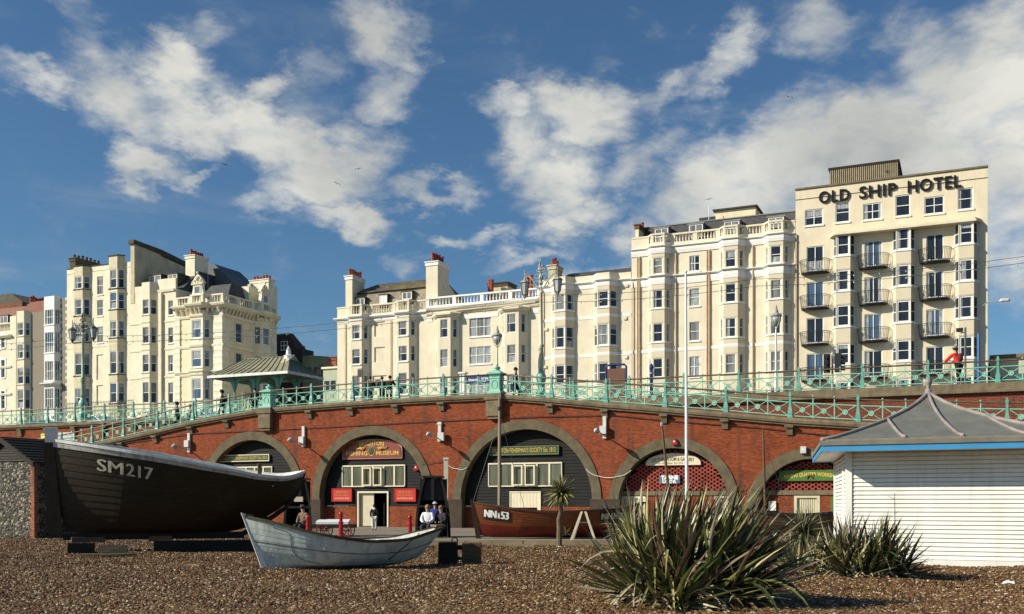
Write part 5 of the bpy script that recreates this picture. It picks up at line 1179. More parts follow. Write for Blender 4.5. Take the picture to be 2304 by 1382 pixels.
def side_street():
    d = DF+17
    T = Thing('side_street_house', 'charcoal house with small white window and brown mansard behind the shelter roof', 'house', (U(622, d), d, ZR))
    a, b = U(600, d), U(681, d); mb = MB(); z = Z(650, 787, d); mb.box(a, b, d, d+2.5, ZR, z); T.part('wall', mb, M['dark_render'])
    mb = MB(); frustum(mb, (a,U(668,d),d,d+2.5), (a,U(640,d),d+1,d+2), z+.003, Z(625, 748, d)); T.part('roof', mb, M['brown_roof'])
    mb = MB(); x0, x1 = U(633,d), U(648,d); z0, z1 = Z(640,789,d), Z(640,768,d); mb.box(x0, x1, d-.12, d-.02, z0, z1); f = T.part('window', mb, M['white_trim'])
    mb = MB(); w = (x1-x0)
    for i in (0, 1):
        for j in (0, 1): mb.box(x0+.12+i*(w/2-.04), x0+w/2-.08+i*(w/2-.04), d-.14, d-.125, z0+.14+j*((z1-z0)/2-.05), (z0+z1)/2-.06+j*((z1-z0)/2-.05))
    T.part('pane', mb, M['glass_dark'], f)
    for px in (669, 682): mb = MB(); x = U(px, d+1); zz = Z(px, 783, d+1); mb.lathe((x,d+1), [(.2,zz-1.5),(.18,zz),(.28,zz+.05),(.28,zz+.2),(.15,zz+.25)], 8); T.part('chimney_pot', mb, M['terracotta'])
    T = Thing('curved_building', 'olive green curved building with strip windows behind the shelter', 'building', (U(682, d), d, ZR))
    z1 = Z(700, 800, d); ua, ub = U(681, d-.2), U(729, d-.2); n = 12; arc = []
    for i in range(n+1): t = i/n; arc.append((ua+(ub-ua)*math.sin(t*PI/2), d-.2+5*(1-math.cos(t*PI/2))))
    mb = MB(); poly = arc+[(ub, d+12), (ua, d+12)]; mb.prism(poly, ZR, z1); T.part('wall', mb, M['olive_render'])
    mb = MB()
    for zc, h in ((z1-2.1, 1.1), (z1-5.4, 1.1), (z1-.35, .12)):
        mb.sweep(arc, [(-.01, zc-h/2), (.06, zc-h/2), (.06, zc+h/2), (-.01, zc+h/2)], mi=0 if h > .5 else 1)
    for i in range(1, n, 2):
        for zc in (z1-2.1, z1-5.4): mb.lathe(arc[i], [(.18, zc-.6), (.18, zc+.6)], 6, mi=1)
    T.part('strip_window', mb, [M['glass_dark'], M['olive_render']])
    d2 = DF+7; T = Thing('corner_shop', 'pale green low building with brick chimney squeezed left of the mansard house', 'building', (U(730, d2), d2, ZR))
    a, b = U(727, d2), U(775, d2); mb = MB(); z = Z(742, 830, d2); mb.box(a, b, d2, d2+8, ZR, z); T.part('wall', mb, M['pale_green']); mb = MB(); mb.box(a-.15, b, d2-.2, d2+8, z+.003, z+.22); T.part('roof_edge', mb, M['cream_pale'])
    mb = MB()
    for pa, pb in ((730,741),(744,755)): mb.box(U(pa,d2), U(pb,d2), d2-.03, d2, Z(742, 880, d2), Z(742, 857, d2))
    T.part('window', mb, M['glass_dark'])
    c = chimney(T, U(738,d2+1), U(756,d2+1), d2+1, d2+2.6, z, Z(747, 803, d2+1), 0, M['brick_quoin'], M['brick_far'])
    # low block at the far right beyond the hotel
    d3 = DF+2; T = Thing('low_building', 'low brown rendered building past the hotel at the right edge', 'building', (U(2230, d3), d3, ZR))
    a, b = U(2227, d3), U(2520, d3); mb = MB(); z = Z(2260, 806, d3); mb.box(a, b, d3, d3+10, ZR, z); T.part('wall', mb, M['stain_render'])
    mb = MB(); mb.box(a, b, d3-.15, d3+10, z+.003, z+.3); T.part('parapet', mb, M['stone'])
    mb = MB(); mb.box(U(2285,d3), U(2330,d3), d3-.2, d3, ZR, z-1.4); mb.box(U(2236,d3), U(2262,d3), d3-.05, d3, ZR, z-1.6); T.part('shopfront', mb, M['sea_green'])
    mb = MB(); mb.box(U(2291,d3+3), U(2310,d3+3), d3+3, d3+5, z, Z(2300,796,d3+3)); T.part('chimney', mb, M['soot'])
M['brown_roof'] = paint('brown_tile_roof', (.075,.04,.025), .25, 3.0, .85, .2)
M['sea_green'] = paint('sea_green_shopfront', (.05,.16,.14), .2, 3.0, .5, .05)
def shelter():
    d = 55.4; ul, ur = U(467, d), U(648, d); db = D(727, ur)
    T = Thing('seafront_shelter', 'seafront shelter with ribbed green-grey metal roof and small white cupola', 'shelter', ((ul+ur)/2, d, ZR))
    z0 = Z(648, 836, d); zr_ = Z(640, 806, (d+db)/2)+.1; dm = (d+db)/2; ra, rb = U(550, dm), U(652, dm)
    mb = MB(); ft = z0+.04
    e = [(ul,d,ft),(ur,d,ft),(ur,db,ft),(ul,db,ft)]; kd = 1.15; rr = [(ra,dm,zr_),(rb,dm,zr_)]
    # two-slope bell-cast roof
    kk = .42; hz_ = (zr_-ft)*.36; m1 = [(ul+(ra-ul)*kk,d+(dm-d)*kk,ft+hz_),(ur+(rb-ur)*kk,d+(dm-d)*kk,ft+hz_),(ur+(rb-ur)*kk,db+(dm-db)*kk,ft+hz_),(ul+(ra-ul)*kk,db+(dm-db)*kk,ft+hz_)]; print('shelter', ul, ur, d, db, ra, rb, ft, zr_)
    for i in range(4): j = (i+1)%4; mb.face([e[i],e[j],m1[j],m1[i]])
    mb.face([m1[0],m1[1],rr[1],rr[0]]); mb.face([m1[2],m1[3],rr[0],rr[1]]); mb.face([m1[3],m1[0],rr[0]]); mb.face([m1[1],m1[2],rr[1]])
    mb.face([(ul,d,z0-.02),(ur,d,z0-.02),(ur,db,z0-.02),(ul,db,z0-.02)][::-1]); T.part('roof', mb, M['copper_roof'])
    mb = MB(); n = 12
    for i in range(n+1):
        x = ul+(ur-ul)*i/n; a = Vector((x,d,ft+.03)); x1 = m1[0][0]+(m1[1][0]-m1[0][0])*i/n; b = Vector((x1,m1[0][1],m1[0][2]+.03)); xr = rr[0][0]+(rr[1][0]-rr[0][0])*i/n; c = Vector((xr,dm,zr_+.03)); mb.tube([a,b,c], .028, 4)
    for i in range(8):
        y = d+(db-d)*i/7; y1 = m1[1][1]+(m1[2][1]-m1[1][1])*i/7; mb.tube([(ur,y,ft+.03),(m1[1][0],y1,m1[1][2]+.03),(rr[1][0],dm,zr_+.03)], .035, 4)
    mb.tube([rr[0], rr[1]], .06, 6); T.part('roof_ribs', mb, M['rib_green'])
    mb = MB(); 
    for (a, b) in (((ul,d),(ur,d)),((ur,d),(ur,db)),((ur,db),(ul,db)),((ul,db),(ul,d))): mb.sweep([a,b], [(-.03,z0-.13),(.05,z0-.13),(.05,z0+.05),(-.03,z0+.05)])
    T.part('fascia', mb, M['white_old'])
    cx = rb-.1; mb = MB(); mb.lathe((cx,dm), [(.32,zr_-.2),(.3,zr_),(.34,zr_+.05),(.18,zr_+.12),(.14,zr_+.42),(.10,zr_+.55),(.04,zr_+.6),(.05,zr_+.64),(.02,zr_+.7)], 10)
    T.part('cupola', mb, M['white'], smooth=False)
    mb = MB(); gx = rb+.25; mb.extr([(gx-.5,dm-.7,zr_-.5),(gx-.5,dm,zr_+.03),(gx-.5,dm+.7,zr_-.5)], (.55,0,0)); T.part('gablet', mb, M['stain_render'])
    mb = MB(); mb.tube([(gx+.08,dm-.78,zr_-.55),(gx+.08,dm,zr_+.07),(gx+.08,dm+.78,zr_-.55)], .045, 4); T.part('bargeboard', mb, M['white_old'])
    for x in (ul+1.5, (ul+ur)/2-.1, ur-1.5):
        for y in (d+1.0, db-1.0):
            mb = MB(); mb.lathe((x,y), [(.14,ZR),(.14,ZR+.5),(.08,ZR+.6),(.07,z0-1.0),(.1,z0-.9),(.1,z0-.02)], 8)
            for s_ in (-1, 1): mb.extr([(x+.06*s_,y-.03,z0-1.0),(x+.3*s_,y-.03,z0-.4),(x+.9*s_,y-.03,z0-.03),(x+.06*s_,y-.03,z0-.03)], (0,.06,0))
            T.part('column', mb, M['aqua_dark'])
    mb = MB(); mb.box(ul+1.6, ur-1.6, dm-.05, dm+.05, ZR, ZR+.9); mb.box(ul+1.6, ur-1.6, dm-.05, dm+.05, z0-1.15, z0-1.0)
    for i in range(15): x = ul+1.6+(ur-ul-3.2)*i/14; mb.box(x-.04, x+.04, dm-.052, dm+.048, ZR+.9, z0-1.15)
    sc = T.part('glazed_screen', mb, M['stain_render']); mb = MB(); mb.box(ul+1.8, ur-1.8, dm-.75, dm-.15, ZR+.42, ZR+.47); mb.box(ul+1.8, ur-1.8, dm-.5, dm-.4, ZR, ZR+.42); T.part('bench', mb, M['oldwood'])
M['rib_green'] = paint('dark_roof_ribs', (.17,.165,.10), .2, 3.0, .6, .05)
# ------------------------------------------------------------------ boats
def lerp_tab(tab, t):
    if t <= tab[0][0]: return tab[0][1]
    n = len(tab)
    for i in range(n-1):
        a, b = tab[i], tab[i+1]
        if t <= b[0]:
            h = b[0]-a[0]; k = (t-a[0])/h; s0 = (b[1]-a[1])/h
            def sl(j):
                if j <= 0 or j >= n-1: return s0
                l, r = (tab[j][1]-tab[j-1][1])/(tab[j][0]-tab[j-1][0]), (tab[j+1][1]-tab[j][1])/(tab[j+1][0]-tab[j][0]); return 0 if l*r <= 0 else 2*l*r/(l+r)
            m0, m1 = sl(i)*h, sl(i+1)*h
            return (2*k**3-3*k*k+1)*a[1]+(k**3-2*k*k+k)*m0+(3*k*k-2*k**3)*b[1]+(k**3-k*k)*m1
    return tab[-1][1]
class Hull:
    def __init__(s, L, sheer, keel, beam, xb, xs, pw=(1.0, .42), transom=0.0):
        s.L, s.sheer, s.keel, s.beam, s.xb, s.xs, s.pw, s.tr = L, sheer, keel, beam, xb, xs, pw, transom
    def w(s, t, h):
        q = math.sin(PI*min(1, max(0, t))); e = s.pw[0]+(s.pw[1]-s.pw[0])*min(1, q*1.35)
        if s.tr and t > .5: e = s.pw[1]+(.75-s.pw[1])*(t-.5)*2*.5
        return lerp_tab(s.beam, t)*(h**e if h > 0 else 0)
    def pt(s, t, h, side=-1, off=0.0):
        x = lerp_tab(s.xb, h)*(1-t)+lerp_tab(s.xs, h)*t
        z = lerp_tab(s.keel, t)+(lerp_tab(s.sheer, t)-lerp_tab(s.keel, t))*h
        return Vector((x, side*(max(0, s.w(t, h)+off)), z))
    def shell(s, n=36, m=11, lap=.014):
        mb = MB(); hs = []
        for j in range(m): hs += [(j/m, lap), ((j+1)/m, 0.0)]
        for side in (-1, 1):
            b = len(mb.v); k = len(hs)
            for i in range(n+1):
                t = i/n; t = t+.03*math.sin(2*PI*t)*-1
                for (h, o) in hs: mb.v.append(tuple(s.pt(t, h, side, o if 0 < i < n else .0)))
            for i in range(n):
                for j in range(k-1):
                    q = (b+i*k+j, b+(i+1)*k+j, b+(i+1)*k+j+1, b+i*k+j+1); mb.f.append(q if side < 0 else q[::-1]); mb.m.append(0)
        if s.tr:
            L_ = [s.pt(1, h, -1) for h in [j/m for j in range(m+1)]]; R_ = [s.pt(1, h, 1) for h in [j/m for j in range(m, -1, -1)]]
            mb.face([tuple(p) for p in L_+R_])
        return mb
    def inner(s, th=.04, n=30, m=8, h0=.12):
        mb = MB()
        for side in (-1, 1):
            b = len(mb.v)
            for i in range(n+1):
                t = .015+.97*i/n
                for j in range(m+1): h = h0+(1-h0)*j/m; p = s.pt(t, h, side, -th); mb.v.append(tuple(p))
            for i in range(n):
                for j in range(m):
                    q = (b+i*(m+1)+j, b+i*(m+1)+j+1, b+(i+1)*(m+1)+j+1, b+(i+1)*(m+1)+j); mb.f.append(q if side < 0 else q[::-1]); mb.m.append(0)
        for i in range(n):   # bottom boards
            a, c = .015+.97*i/n, .015+.97*(i+1)/n
            mb.face([s.pt(a,h0,-1,-th), s.pt(c,h0,-1,-th), s.pt(c,h0,1,-th), s.pt(a,h0,1,-th)])
        return mb
    def rail(s, w_=.05, up=.03, dn=.06, h=1.0, n=40, inn=.05):
        mb = MB()
        for side in (-1, 1):
            b = len(mb.v)
            for i in range(n+1):
                t = i/n; p = s.pt(t, h, side); o = side
                for (dy, dz) in ((w_, -dn), (w_, up), (-inn, up), (-inn, -dn)): mb.v.append((p.x, (abs(p.y)+dy)*o if abs(p.y)+dy > 0 else 0, p.z+dz))
            for i in range(n):
                for j in range(4):
                    q = (b+i*4+j, b+(i+1)*4+j, b+(i+1)*4+(j+1)%4, b+i*4+(j+1)%4); mb.f.append(q); mb.m.append(0)
            for e in (0, n): mb.f.append(tuple(b+e*4+j for j in range(4))); mb.m.append(0)
        return mb
    def patch(s, x0, x1, h0, h1, off=.03, n=40, m=3, slope=0):
        """a painted band standing just proud of the near side"""
        mb = MB(); k = m+1
        for i in range(n+1):
            t = x0+(x1-x0)*i/n
            for j in range(k): mb.v.append(tuple(s.pt(t, h0+(h1-h0)*j/m, -1, off)))
        for i in range(n):
            for j in range(m): mb.f.append((i*k+j, (i+1)*k+j, (i+1)*k+j+1, i*k+j+1)); mb.m.append(0)
        return mb
    def place(s, x, z, off):
        t, h = .5, .5
        for _ in range(25):
            k, sh = lerp_tab(s.keel, t), lerp_tab(s.sheer, t); h = min(1, max(.02, (z-k)/(sh-k)))
            a, b = lerp_tab(s.xb, h), lerp_tab(s.xs, h); t = min(1, max(0, (x-a)/(b-a)))
        return (x, -(s.w(t, h)+off), z)
    def text(s, body_, x0, x1, z0, z1, drop, off=.03, bold=.0, shear=0.0, thick=1.0):
        """lettering bent onto the near side; drop = fall of the base line from x0 to x1"""
        v, f = text_geo(body_, 1.0, bold=bold, shear=shear); mb = MB()
        bm = bmesh.new(); vv = [bm.verts.new(p) for p in v]
        for q in f:
            try: bm.faces.new([vv[i] for i in q])
            except ValueError: pass
        bmesh.ops.triangulate(bm, faces=bm.faces[:]); bmesh.ops.subdivide_edges(bm, edges=[e for e in bm.edges if e.calc_length() > .06], cuts=3, use_grid_fill=True); bmesh.ops.triangulate(bm, faces=bm.faces[:])
        bm.verts.index_update(); v = [tuple(p.co) for p in bm.verts]; f = [tuple(p.index for p in q.verts) for q in bm.faces]; bm.free()
        a0 = min(p[0] for p in v); a1 = max(p[0] for p in v); b0 = min(p[1] for p in v); b1 = max(p[1] for p in v)
        for (x, y, _) in v:
            k = (x-a0)/(a1-a0); mb.v.append(s.place(x0+(x1-x0)*k, z0+(z1-z0)*(y-b0)/(b1-b0)-drop*k, off))
        for q in f: mb.f.append(q); mb.m.append(0)
        n0 = len(v)
        for s_, dx in enumerate((-.014, .014)):      # thicken the strokes sideways
            b = len(mb.v)
            for (x, y, _) in v:
                k = (x-a0)/(a1-a0); mb.v.append(s.place(x0+(x1-x0)*k+dx*thick, z0+(z1-z0)*(y-b0)/(b1-b0)-drop*k, off+.002*(s_+1)))
            for q in f: mb.f.append(tuple(b+i for i in q)); mb.m.append(0)
        return mb
def big_boat():
    th = rad(20); bow = (-13.94, 31.0); L = 7.55
    hl = Hull(L, [(0,3.38),(.2,3.2),(.42,2.95),(.58,2.73),(.7,2.57),(.8,2.42),(.9,2.36),(1,2.50)], [(0,.62),(.15,.5),(.85,.5),(1,.62)],
      [(0,.04),(.08,.42),(.2,.88),(.35,1.2),(.55,1.35),(.75,1.2),(.88,.85),(.95,.52),(1,.06)],
      [(0,.38),(.3,.16),(.7,.03),(1,0)], [(0,L-2.0),(.2,L-1.25),(.42,L-.62),(.62,L-.25),(.85,L-.06),(1,L)], (1.15, .50))
    T = Thing('fishing_boat', 'big dark clinker fishing boat with a white top strake, numbered SM 217, on timber blocks', 'boat', (bow[0], bow[1], .06), 'L', rot=(rad(4.5), 0, th))
    T.part('hull', hl.shell(40, 13, .018), M['hull_dark'], smooth=False)
    T.part('white_strake', hl.patch(.004, .995, .925, 1.0, .035), M['white_strake'])
    T.part('inner_hull', hl.inner(), M['white_old'])
    T.part('gunwale', hl.rail(.055, .035, .05), M['white_old'])
    mb = MB(); mb.hexa([(-.13,-.1,.55),(.3,-.1,.45),(.3,.1,.45),(-.13,.1,.55)], [(-.22,-.1,3.4),(.06,-.1,3.4),(.06,.1,3.4),(-.22,.1,3.4)]); T.part('stem', mb, M['stem_wood'])
    mb = MB(); mb.box(-.18, .16, -.13, .13, 3.3, 3.74); T.part('stem_head', mb, M['white_old'])
    mb = MB(); mb.box(.3, L-1.9, -.08, .08, .34, .54); mb.tube([(L-2.0,0,.45),(L-1.25,0,.85),(L-.62,0,1.3),(L-.22,0,1.85),(L-.02,0,2.5)], .08, 6); T.part('keel', mb, M['darkwood'])
    mb = MB(); 
    for x in (5.1, 6.2): mb.box(x, x+.26, -hl.w(x/L, .8)*.9, hl.w(x/L,.8)*.9, 2.05, 2.1)
    T.part('thwart', mb, M['white_old'])
    mb = MB(); x = 5.95; p = hl.place(x, 2.35, 0); mb.box(x, x+.12, p[1]+.03, p[1]+.16, 2.40, 2.78); T.part('thole_post', mb, M['oldwood'])
    z0, drop = 2.50, .27
    T.part('registration_letters', hl.text('SM', 1.30, 2.02, z0, z0+.36, .115, .03), M['letter_white'])
    T.part('registration_numbers', hl.text('217', 2.12, 2.86, z0-.13, z0+.24, .13, .03), M['letter_white'])
    # chocks under the keel: things of their own
    def blk(x, y, z0, sx, sy, sz, mat, lab, rz=0):
        c, s_ = math.cos(th), math.sin(th); w = (bow[0]+c*x-s_*y, bow[1]+s_*x+c*y, z0)
        mb = MB(); e = .012
        mb.hexa([(-sx/2,-sy/2,0),(sx/2,-sy/2,.0),(sx/2-e,sy/2,0),(-sx/2,sy/2-e,0)], [(-sx/2+e,-sy/2+e,sz),(sx/2-e,-sy/2,sz),(sx/2,sy/2,sz-e),(-sx/2,sy/2-e,sz)])
        o = one('timber_block', mb, mat, lab, 'timber', (0,0,0), 'W', group='timbers under the big boat'); o.location = w; o.rotation_euler = (0, 0, th+rz); return o
    blk(.85, -.7, 0, .75, .45, .33, M['darkwood'], 'dark timber block with a pale plank against it under the bow of the big boat')
    blk(1.02, -.3, .33, .95, .3, .16, M['rustywood'], 'brown timber laid on the dark block under the bow of the big boat', .1)
    blk(1.75, -1.75, .0, .80, .12, .30, M['oldwood'], 'sunlit pale plank standing on edge below the big boat bow', -.12)
    blk(1.6, -2.0, .0, 1.5, .35, .06, M['oldwood'], 'flat weathered board lying on the shingle in front of the pale plank', -.1)
    blk(4.7, 0, 0, 3.6, .6, .34, M['darkwood'], 'long dark sleeper carrying the middle of the big boat keel')
    blk(3.1, -.15, .34, .7, .4, .16, M['rustywood'], 'short brown chock on the long dark sleeper under the big boat')
    for (x, h_, l) in ():
        c, s_ = math.cos(th), math.sin(th); y = -1.25; w = (bow[0]+c*x-s_*y, bow[1]+s_*x+c*y, 0); mb = MB(); mb.tube([(0,0,0),(-.02,.45,h_)], .06, 5)
        o = one('boat_shore', mb, M['darkwood'], 'raking timber prop against the big boat hull, nearer the '+('bow' if x < 3 else 'stern'), 'prop', (0,0,0), 'W', group='props holding the big boat'); o.location = w; o.rotation_euler = (0,0,th)
    # scrap heap of chain and stones
    rr = random.Random(4); mb = MB()
    for i in range(26): mb.ball((rr.uniform(-.3,.3), rr.uniform(-.15,.15), rr.uniform(0,.12)), rr.uniform(.04,.07), 6, 4, (1,.8,.6))
    o = one('stone_heap', mb, M['flint'], 'small heap of pale flints beside the boards under the big boat', 'stones', (0,0,0), 'W'); c, s_ = math.cos(th), math.sin(th); o.location = (bow[0]+c*2.5+s_*.9, bow[1]+s_*2.5-c*.9, 0)
def white_boat():
    th = rad(22); X0, Y0 = -6.09, 23.2; L = 4.72
    hl = Hull(L, [(0,1.25),(.06,1.18),(.15,1.08),(.3,.88),(.45,.74),(.6,.66),(.75,.68),(.9,.83),(1,.95)], [(0,.04),(.3,.0),(.8,.03),(1,.2)],
      [(0,.03),(.1,.33),(.25,.62),(.45,.82),(.65,.80),(.82,.62),(.93,.40),(1,.20)],
      [(0,.5),(.5,.2),(1,0)], [(0,L-.62),(.5,L-.3),(1,L)], (1.0, .36), transom=1)
    T = Thing('rowing_boat', 'small pale blue-white rowing boat with dark gunwale lying on the shingle in front', 'boat', (X0, Y0, 0), 'L', rot=th)
    T.part('hull', hl.shell(34, 9, .006), M['hull_pale']); T.part('inner_hull', hl.inner(.03), M['white_worn']); T.part('gunwale', hl.rail(.03, .02, .045, inn=.04), M['gunwale_dark'])
    mb = MB(); mb.hexa([(.42,-.035,-.03),(.56,-.035,-.03),(.56,.035,-.03),(.42,.035,-.03)], [(-.06,-.035,1.31),(.06,-.035,1.28),(.06,.035,1.28),(-.06,.035,1.31)]); T.part('stem', mb, M['white_trim'])
    mb = MB(); mb.box(.03, .2, -.10, .10, 1.22, 1.28); T.part('breasthook', mb, M['gunwale_dark'])
    mb = MB(); st = hl; 
    for k, x in enumerate((1.7, 2.75)): w_ = hl.w(x/L, .75)*.97; mb.box(x, x+.24, -w_, w_, .47, .5)
    T.part('thwart', mb, M['white_worn'])
    mb = MB(); a = 3.25; 
    p = [hl.place(x, .74+.05*(x-a), -.03) for x in (a, a+.45, a+.95)]
    mb.face([(q[0], q[1]+.02, .64) for q in p]+[(q[0], -q[1]-.02, .64) for q in reversed(p)])
    pl = hl.place(a, .32, -.05)[1]; mb.face([(a, pl, .32), (a, -pl, .32), (a, -p[0][1]-.03, .64), (a, p[0][1]+.03, .64)]); T.part('stern_deck', mb, M['white_worn'])
    mb = MB(); mb.box(L-.22, L+.02, -.24, .24, .95, 1.0); T.part('transom_board', mb, M['oldwood'])
    mb = MB(); n = 40
    pts = [hl.pt(i/n, .52, -1, .01) for i in range(n+1)]; mb.tube(pts, .007, 4); T.part('hull_seam', mb, M['gunwale_dark'])
    mb = MB(); ctl = [(.60,1.0),(.95,.9),(1.0,.6),(1.05,.45),(1.25,.25),(1.7,.12)]
    pts = [Vector(hl.place(x, z*.98, .008)) for x, z in [(lerp_tab([(0,.60),(.3,.95),(.6,1.02),(.8,1.2),(1,1.7)], i/24), lerp_tab([(0,1.0),(.3,.85),(.6,.5),(.8,.27),(1,.12)], i/24)) for i in range(25)]]; mb.tube(pts, .0045, 5); T.part('mooring_line', mb, M['black'])
    mb = MB(); pts = [Vector(hl.place(3.95-.7*i/20, .80-.62*(i/20), .02)) for i in range(21)]
    for i in range(0, 20): mb.ball(pts[i], .02, 5, 4, (.7,.7,1.2))
    T.part('chain', mb, M['black'])
def varnished_boat():
    th = rad(4); X0, Y0 = -1.475, 39.0; L = 6.6
    hl = Hull(L, [(0,1.56),(.1,1.45),(.3,1.27),(.5,1.19),(.7,1.24),(.85,1.34),(1,1.55)], [(0,.3),(.1,.2),(.9,.2),(1,.35)],
      [(0,.04),(.1,.42),(.25,.8),(.5,1.1),(.75,.95),(.9,.55),(1,.06)], [(0,.25),(.5,.1),(1,0)], [(0,L-.7),(.5,L-.25),(1,L)], (1.1, .42))
    T = Thing('fishing_boat', 'varnished brown fishing boat numbered NN153 with red bottom behind the stone kerb', 'boat', (X0, Y0, 0), 'L', rot=th)
    T.part('hull', hl.shell(34, 11, .012), M['varnish']); T.part('red_bottom', hl.patch(.01, .99, .03, .38, .03), M['hull_red']); T.part('inner_hull', hl.inner(), M['rustywood']); T.part('gunwale', hl.rail(.03,.02,.05), M['dark_rail'])
    mb = MB(); mb.hexa([(.1,-.06,.16),(.3,-.06,.16),(.3,.06,.16),(.1,.06,.16)], [(-.12,-.06,1.66),(.04,-.06,1.62),(.04,.06,1.62),(-.12,.06,1.66)]); T.part('stem', mb, M['dark_rail'])
    def plate(x0, x1, za, zb, name, dy, txt, m):
        k = 8; mb = MB()
        for i in range(k+1):
            x = x0+(x1-x0)*i/k; mb.v += [hl.place(x, za-dy*i/k, .045), hl.place(x, zb-dy*i/k, .045)]
        for i in range(k): mb.f.append((2*i, 2*i+2, 2*i+3, 2*i+1)); mb.m.append(0)
        pl = T.part(name, mb, M['black']); w = (x1-x0)*.06
        T.part(name+'_lettering', hl.text(txt, x0+w, x1-w, za+.07-dy*.06, zb-.06-dy*.06, dy*.9, .055, thick=1.6), m, pl)
    plate(.36, 1.36, .93, 1.34, 'number_plate', .12, 'NN153', M['white_trim']); plate(4.75, 5.7, .82, 1.18, 'number_plate', -.04, 'NN153', M['letter_white'])
    mx = 1.0; zt = 1.55+235/2300*39.2; mb = MB(); mb.tube([(mx,0,.4),(mx,0,zt*.6),(mx,0,zt)], [.075,.065,.04], 8); ms = T.part('mast', mb, M['mast_wood'])
    mb = MB(); mb.tube([(mx,0,zt-.8),(0,0,1.6)], .008, 4); mb.tube([(mx,0,zt-.6),(1.9,-.7,1.3)], .008, 4); mb.lathe((mx,0), [(.06,zt-.5),(.075,zt-.48),(.075,zt-.38),(.06,zt-.36)], 8); T.part('rigging', mb, M['black'], ms)
    mb = MB(); mb.box(.9, 2.4, -.55, .55, 1.15, 1.34); T.part('foredeck_locker', mb, M['hull_red'])
def dark_boat():
    th = rad(0); X0, Y0 = 8.3, 39.4; L = 5.2
    hl = Hull(L, [(0,1.4),(.3,1.15),(.6,1.08),(1,1.25)], [(0,.3),(.5,.2),(1,.3)], [(0,.04),(.25,.8),(.5,1.0),(.75,.9),(1,.06)], [(0,.2),(1,0)], [(0,L-.5),(1,L)], (1.1,.42))
    T = Thing('fishing_boat', 'dark hulled boat with a bare mast almost hidden behind the flax clumps', 'boat', (X0, Y0, 0), 'L', rot=th)
    T.part('hull', hl.shell(24, 8, .012), M['rustywood']); T.part('gunwale', hl.rail(.04,.03,.06), M['black']); T.part('inner_hull', hl.inner(), M['darkwood'])
    mb = MB(); xm = (1720-1152)/2300*39.4-X0; mb.tube([(xm+.05,0,.4),(xm-.05,0,1.55+165/2300*39.4)], [.06,.035], 7); ms = T.part('mast', mb, M['rustywood']); mb = MB(); mb.tube([(xm-.04,0,4.0),(xm+.8,-.5,1.2)], .008, 4); T.part('rigging', mb, M['black'], ms)
    T = Thing('boat_mast', 'thin dark mast leaning slightly in front of the cream arched sign', 'mast', (5.9, 38.0, 0), 'L'); a = P(1489, 953, 38.0); b = P(1504, 1100, 38.0); c = a+(b-a)*1.68
    mb = MB(); o = Vector((5.9,38,0)); mb.tube([c-o, b-o, a-o], [.07,.06,.035], 7); T.part('spar', mb, M['rustywood']); mb = MB(); mb.lathe((a.x-o.x, 0), [(.05,a.z-.1),(.06,a.z),(.03,a.z+.05)], 6); T.part('truck', mb, M['steel'])
M['hull_dark'] = woodmat('dark_clinker_hull', (.012,.009,.004), (.038,.027,.011), (1, 6, 16), .6, .25)
def hull_wear():
    nt = M['hull_dark'].node_tree; b = nt.nodes['Principled BSDF']; src = b.inputs['Base Color'].links[0].from_socket
    tc = nt.nodes.new('ShaderNodeTexCoord'); sp = nt.nodes.new('ShaderNodeSeparateXYZ'); nt.links.new(tc.outputs['Object'], sp.inputs[0])
    n = tnoise(nt, tex_coord(nt, (.8, .8, 3)), 1.3, 6, .65); ad = nt.nodes.new('ShaderNodeMath'); ad.operation = 'MULTIPLY_ADD'; nt.links.new(n.outputs['Fac'], ad.inputs[0]); ad.inputs[1].default_value = 1.3; nt.links.new(sp.outputs[2], ad.inputs[2])
    mr = nt.nodes.new('ShaderNodeMapRange'); nt.links.new(ad.outputs[0], mr.inputs['Value']); mr.inputs['From Min'].default_value = 2.15; mr.inputs['From Max'].default_value = 1.75; mr.inputs['To Max'].default_value = .7
    c = mixc(nt, mr.outputs[0], src, (.026,.011,.005)); n2 = tnoise(nt, tex_coord(nt, (1, 1, 4)), 3.5, 6, .7); m2 = nt.nodes.new('ShaderNodeMapRange'); nt.links.new(n2.outputs['Fac'], m2.inputs['Value'])
    m2.inputs['From Min'].default_value = .58; m2.inputs['From Max'].default_value = .74; m2.inputs['To Max'].default_value = .6; c = mixc(nt, m2.outputs[0], c, (.085,.062,.032)); nt.links.new(c, b.inputs['Base Color'])
hull_wear()
M['white_strake'] = paint('white_strake_paint', (.46,.45,.41), .25, 3.0, .7, .15, .95, (.07,.055,.04))
M['letter_white'] = paint('worn_white_lettering', (.58,.54,.42), .3, 6.0, .7, .1)
M['stem_wood'] = woodmat('stem_timber', (.03,.02,.01), (.07,.05,.03), (6,6,1))
M['hull_pale'] = paint('pale_blue_hull_paint', (.60,.69,.65), .2, 1.6, .5, .12, .6, (.17,.15,.11))
M['white_worn'] = paint('worn_white_inner_paint', (.62,.62,.54), .2, 5.0, .7, .2, .6, (.28,.2,.12))
M['gunwale_dark'] = woodmat('dark_gunwale', (.035,.03,.015), (.09,.075,.04))
M['dark_rail'] = woodmat('dark_rail_wood', (.03,.015,.008), (.07,.035,.02))
M['mast_wood'] = woodmat('grey_mast', (.18,.14,.09), (.34,.29,.2), (12,12,.6))
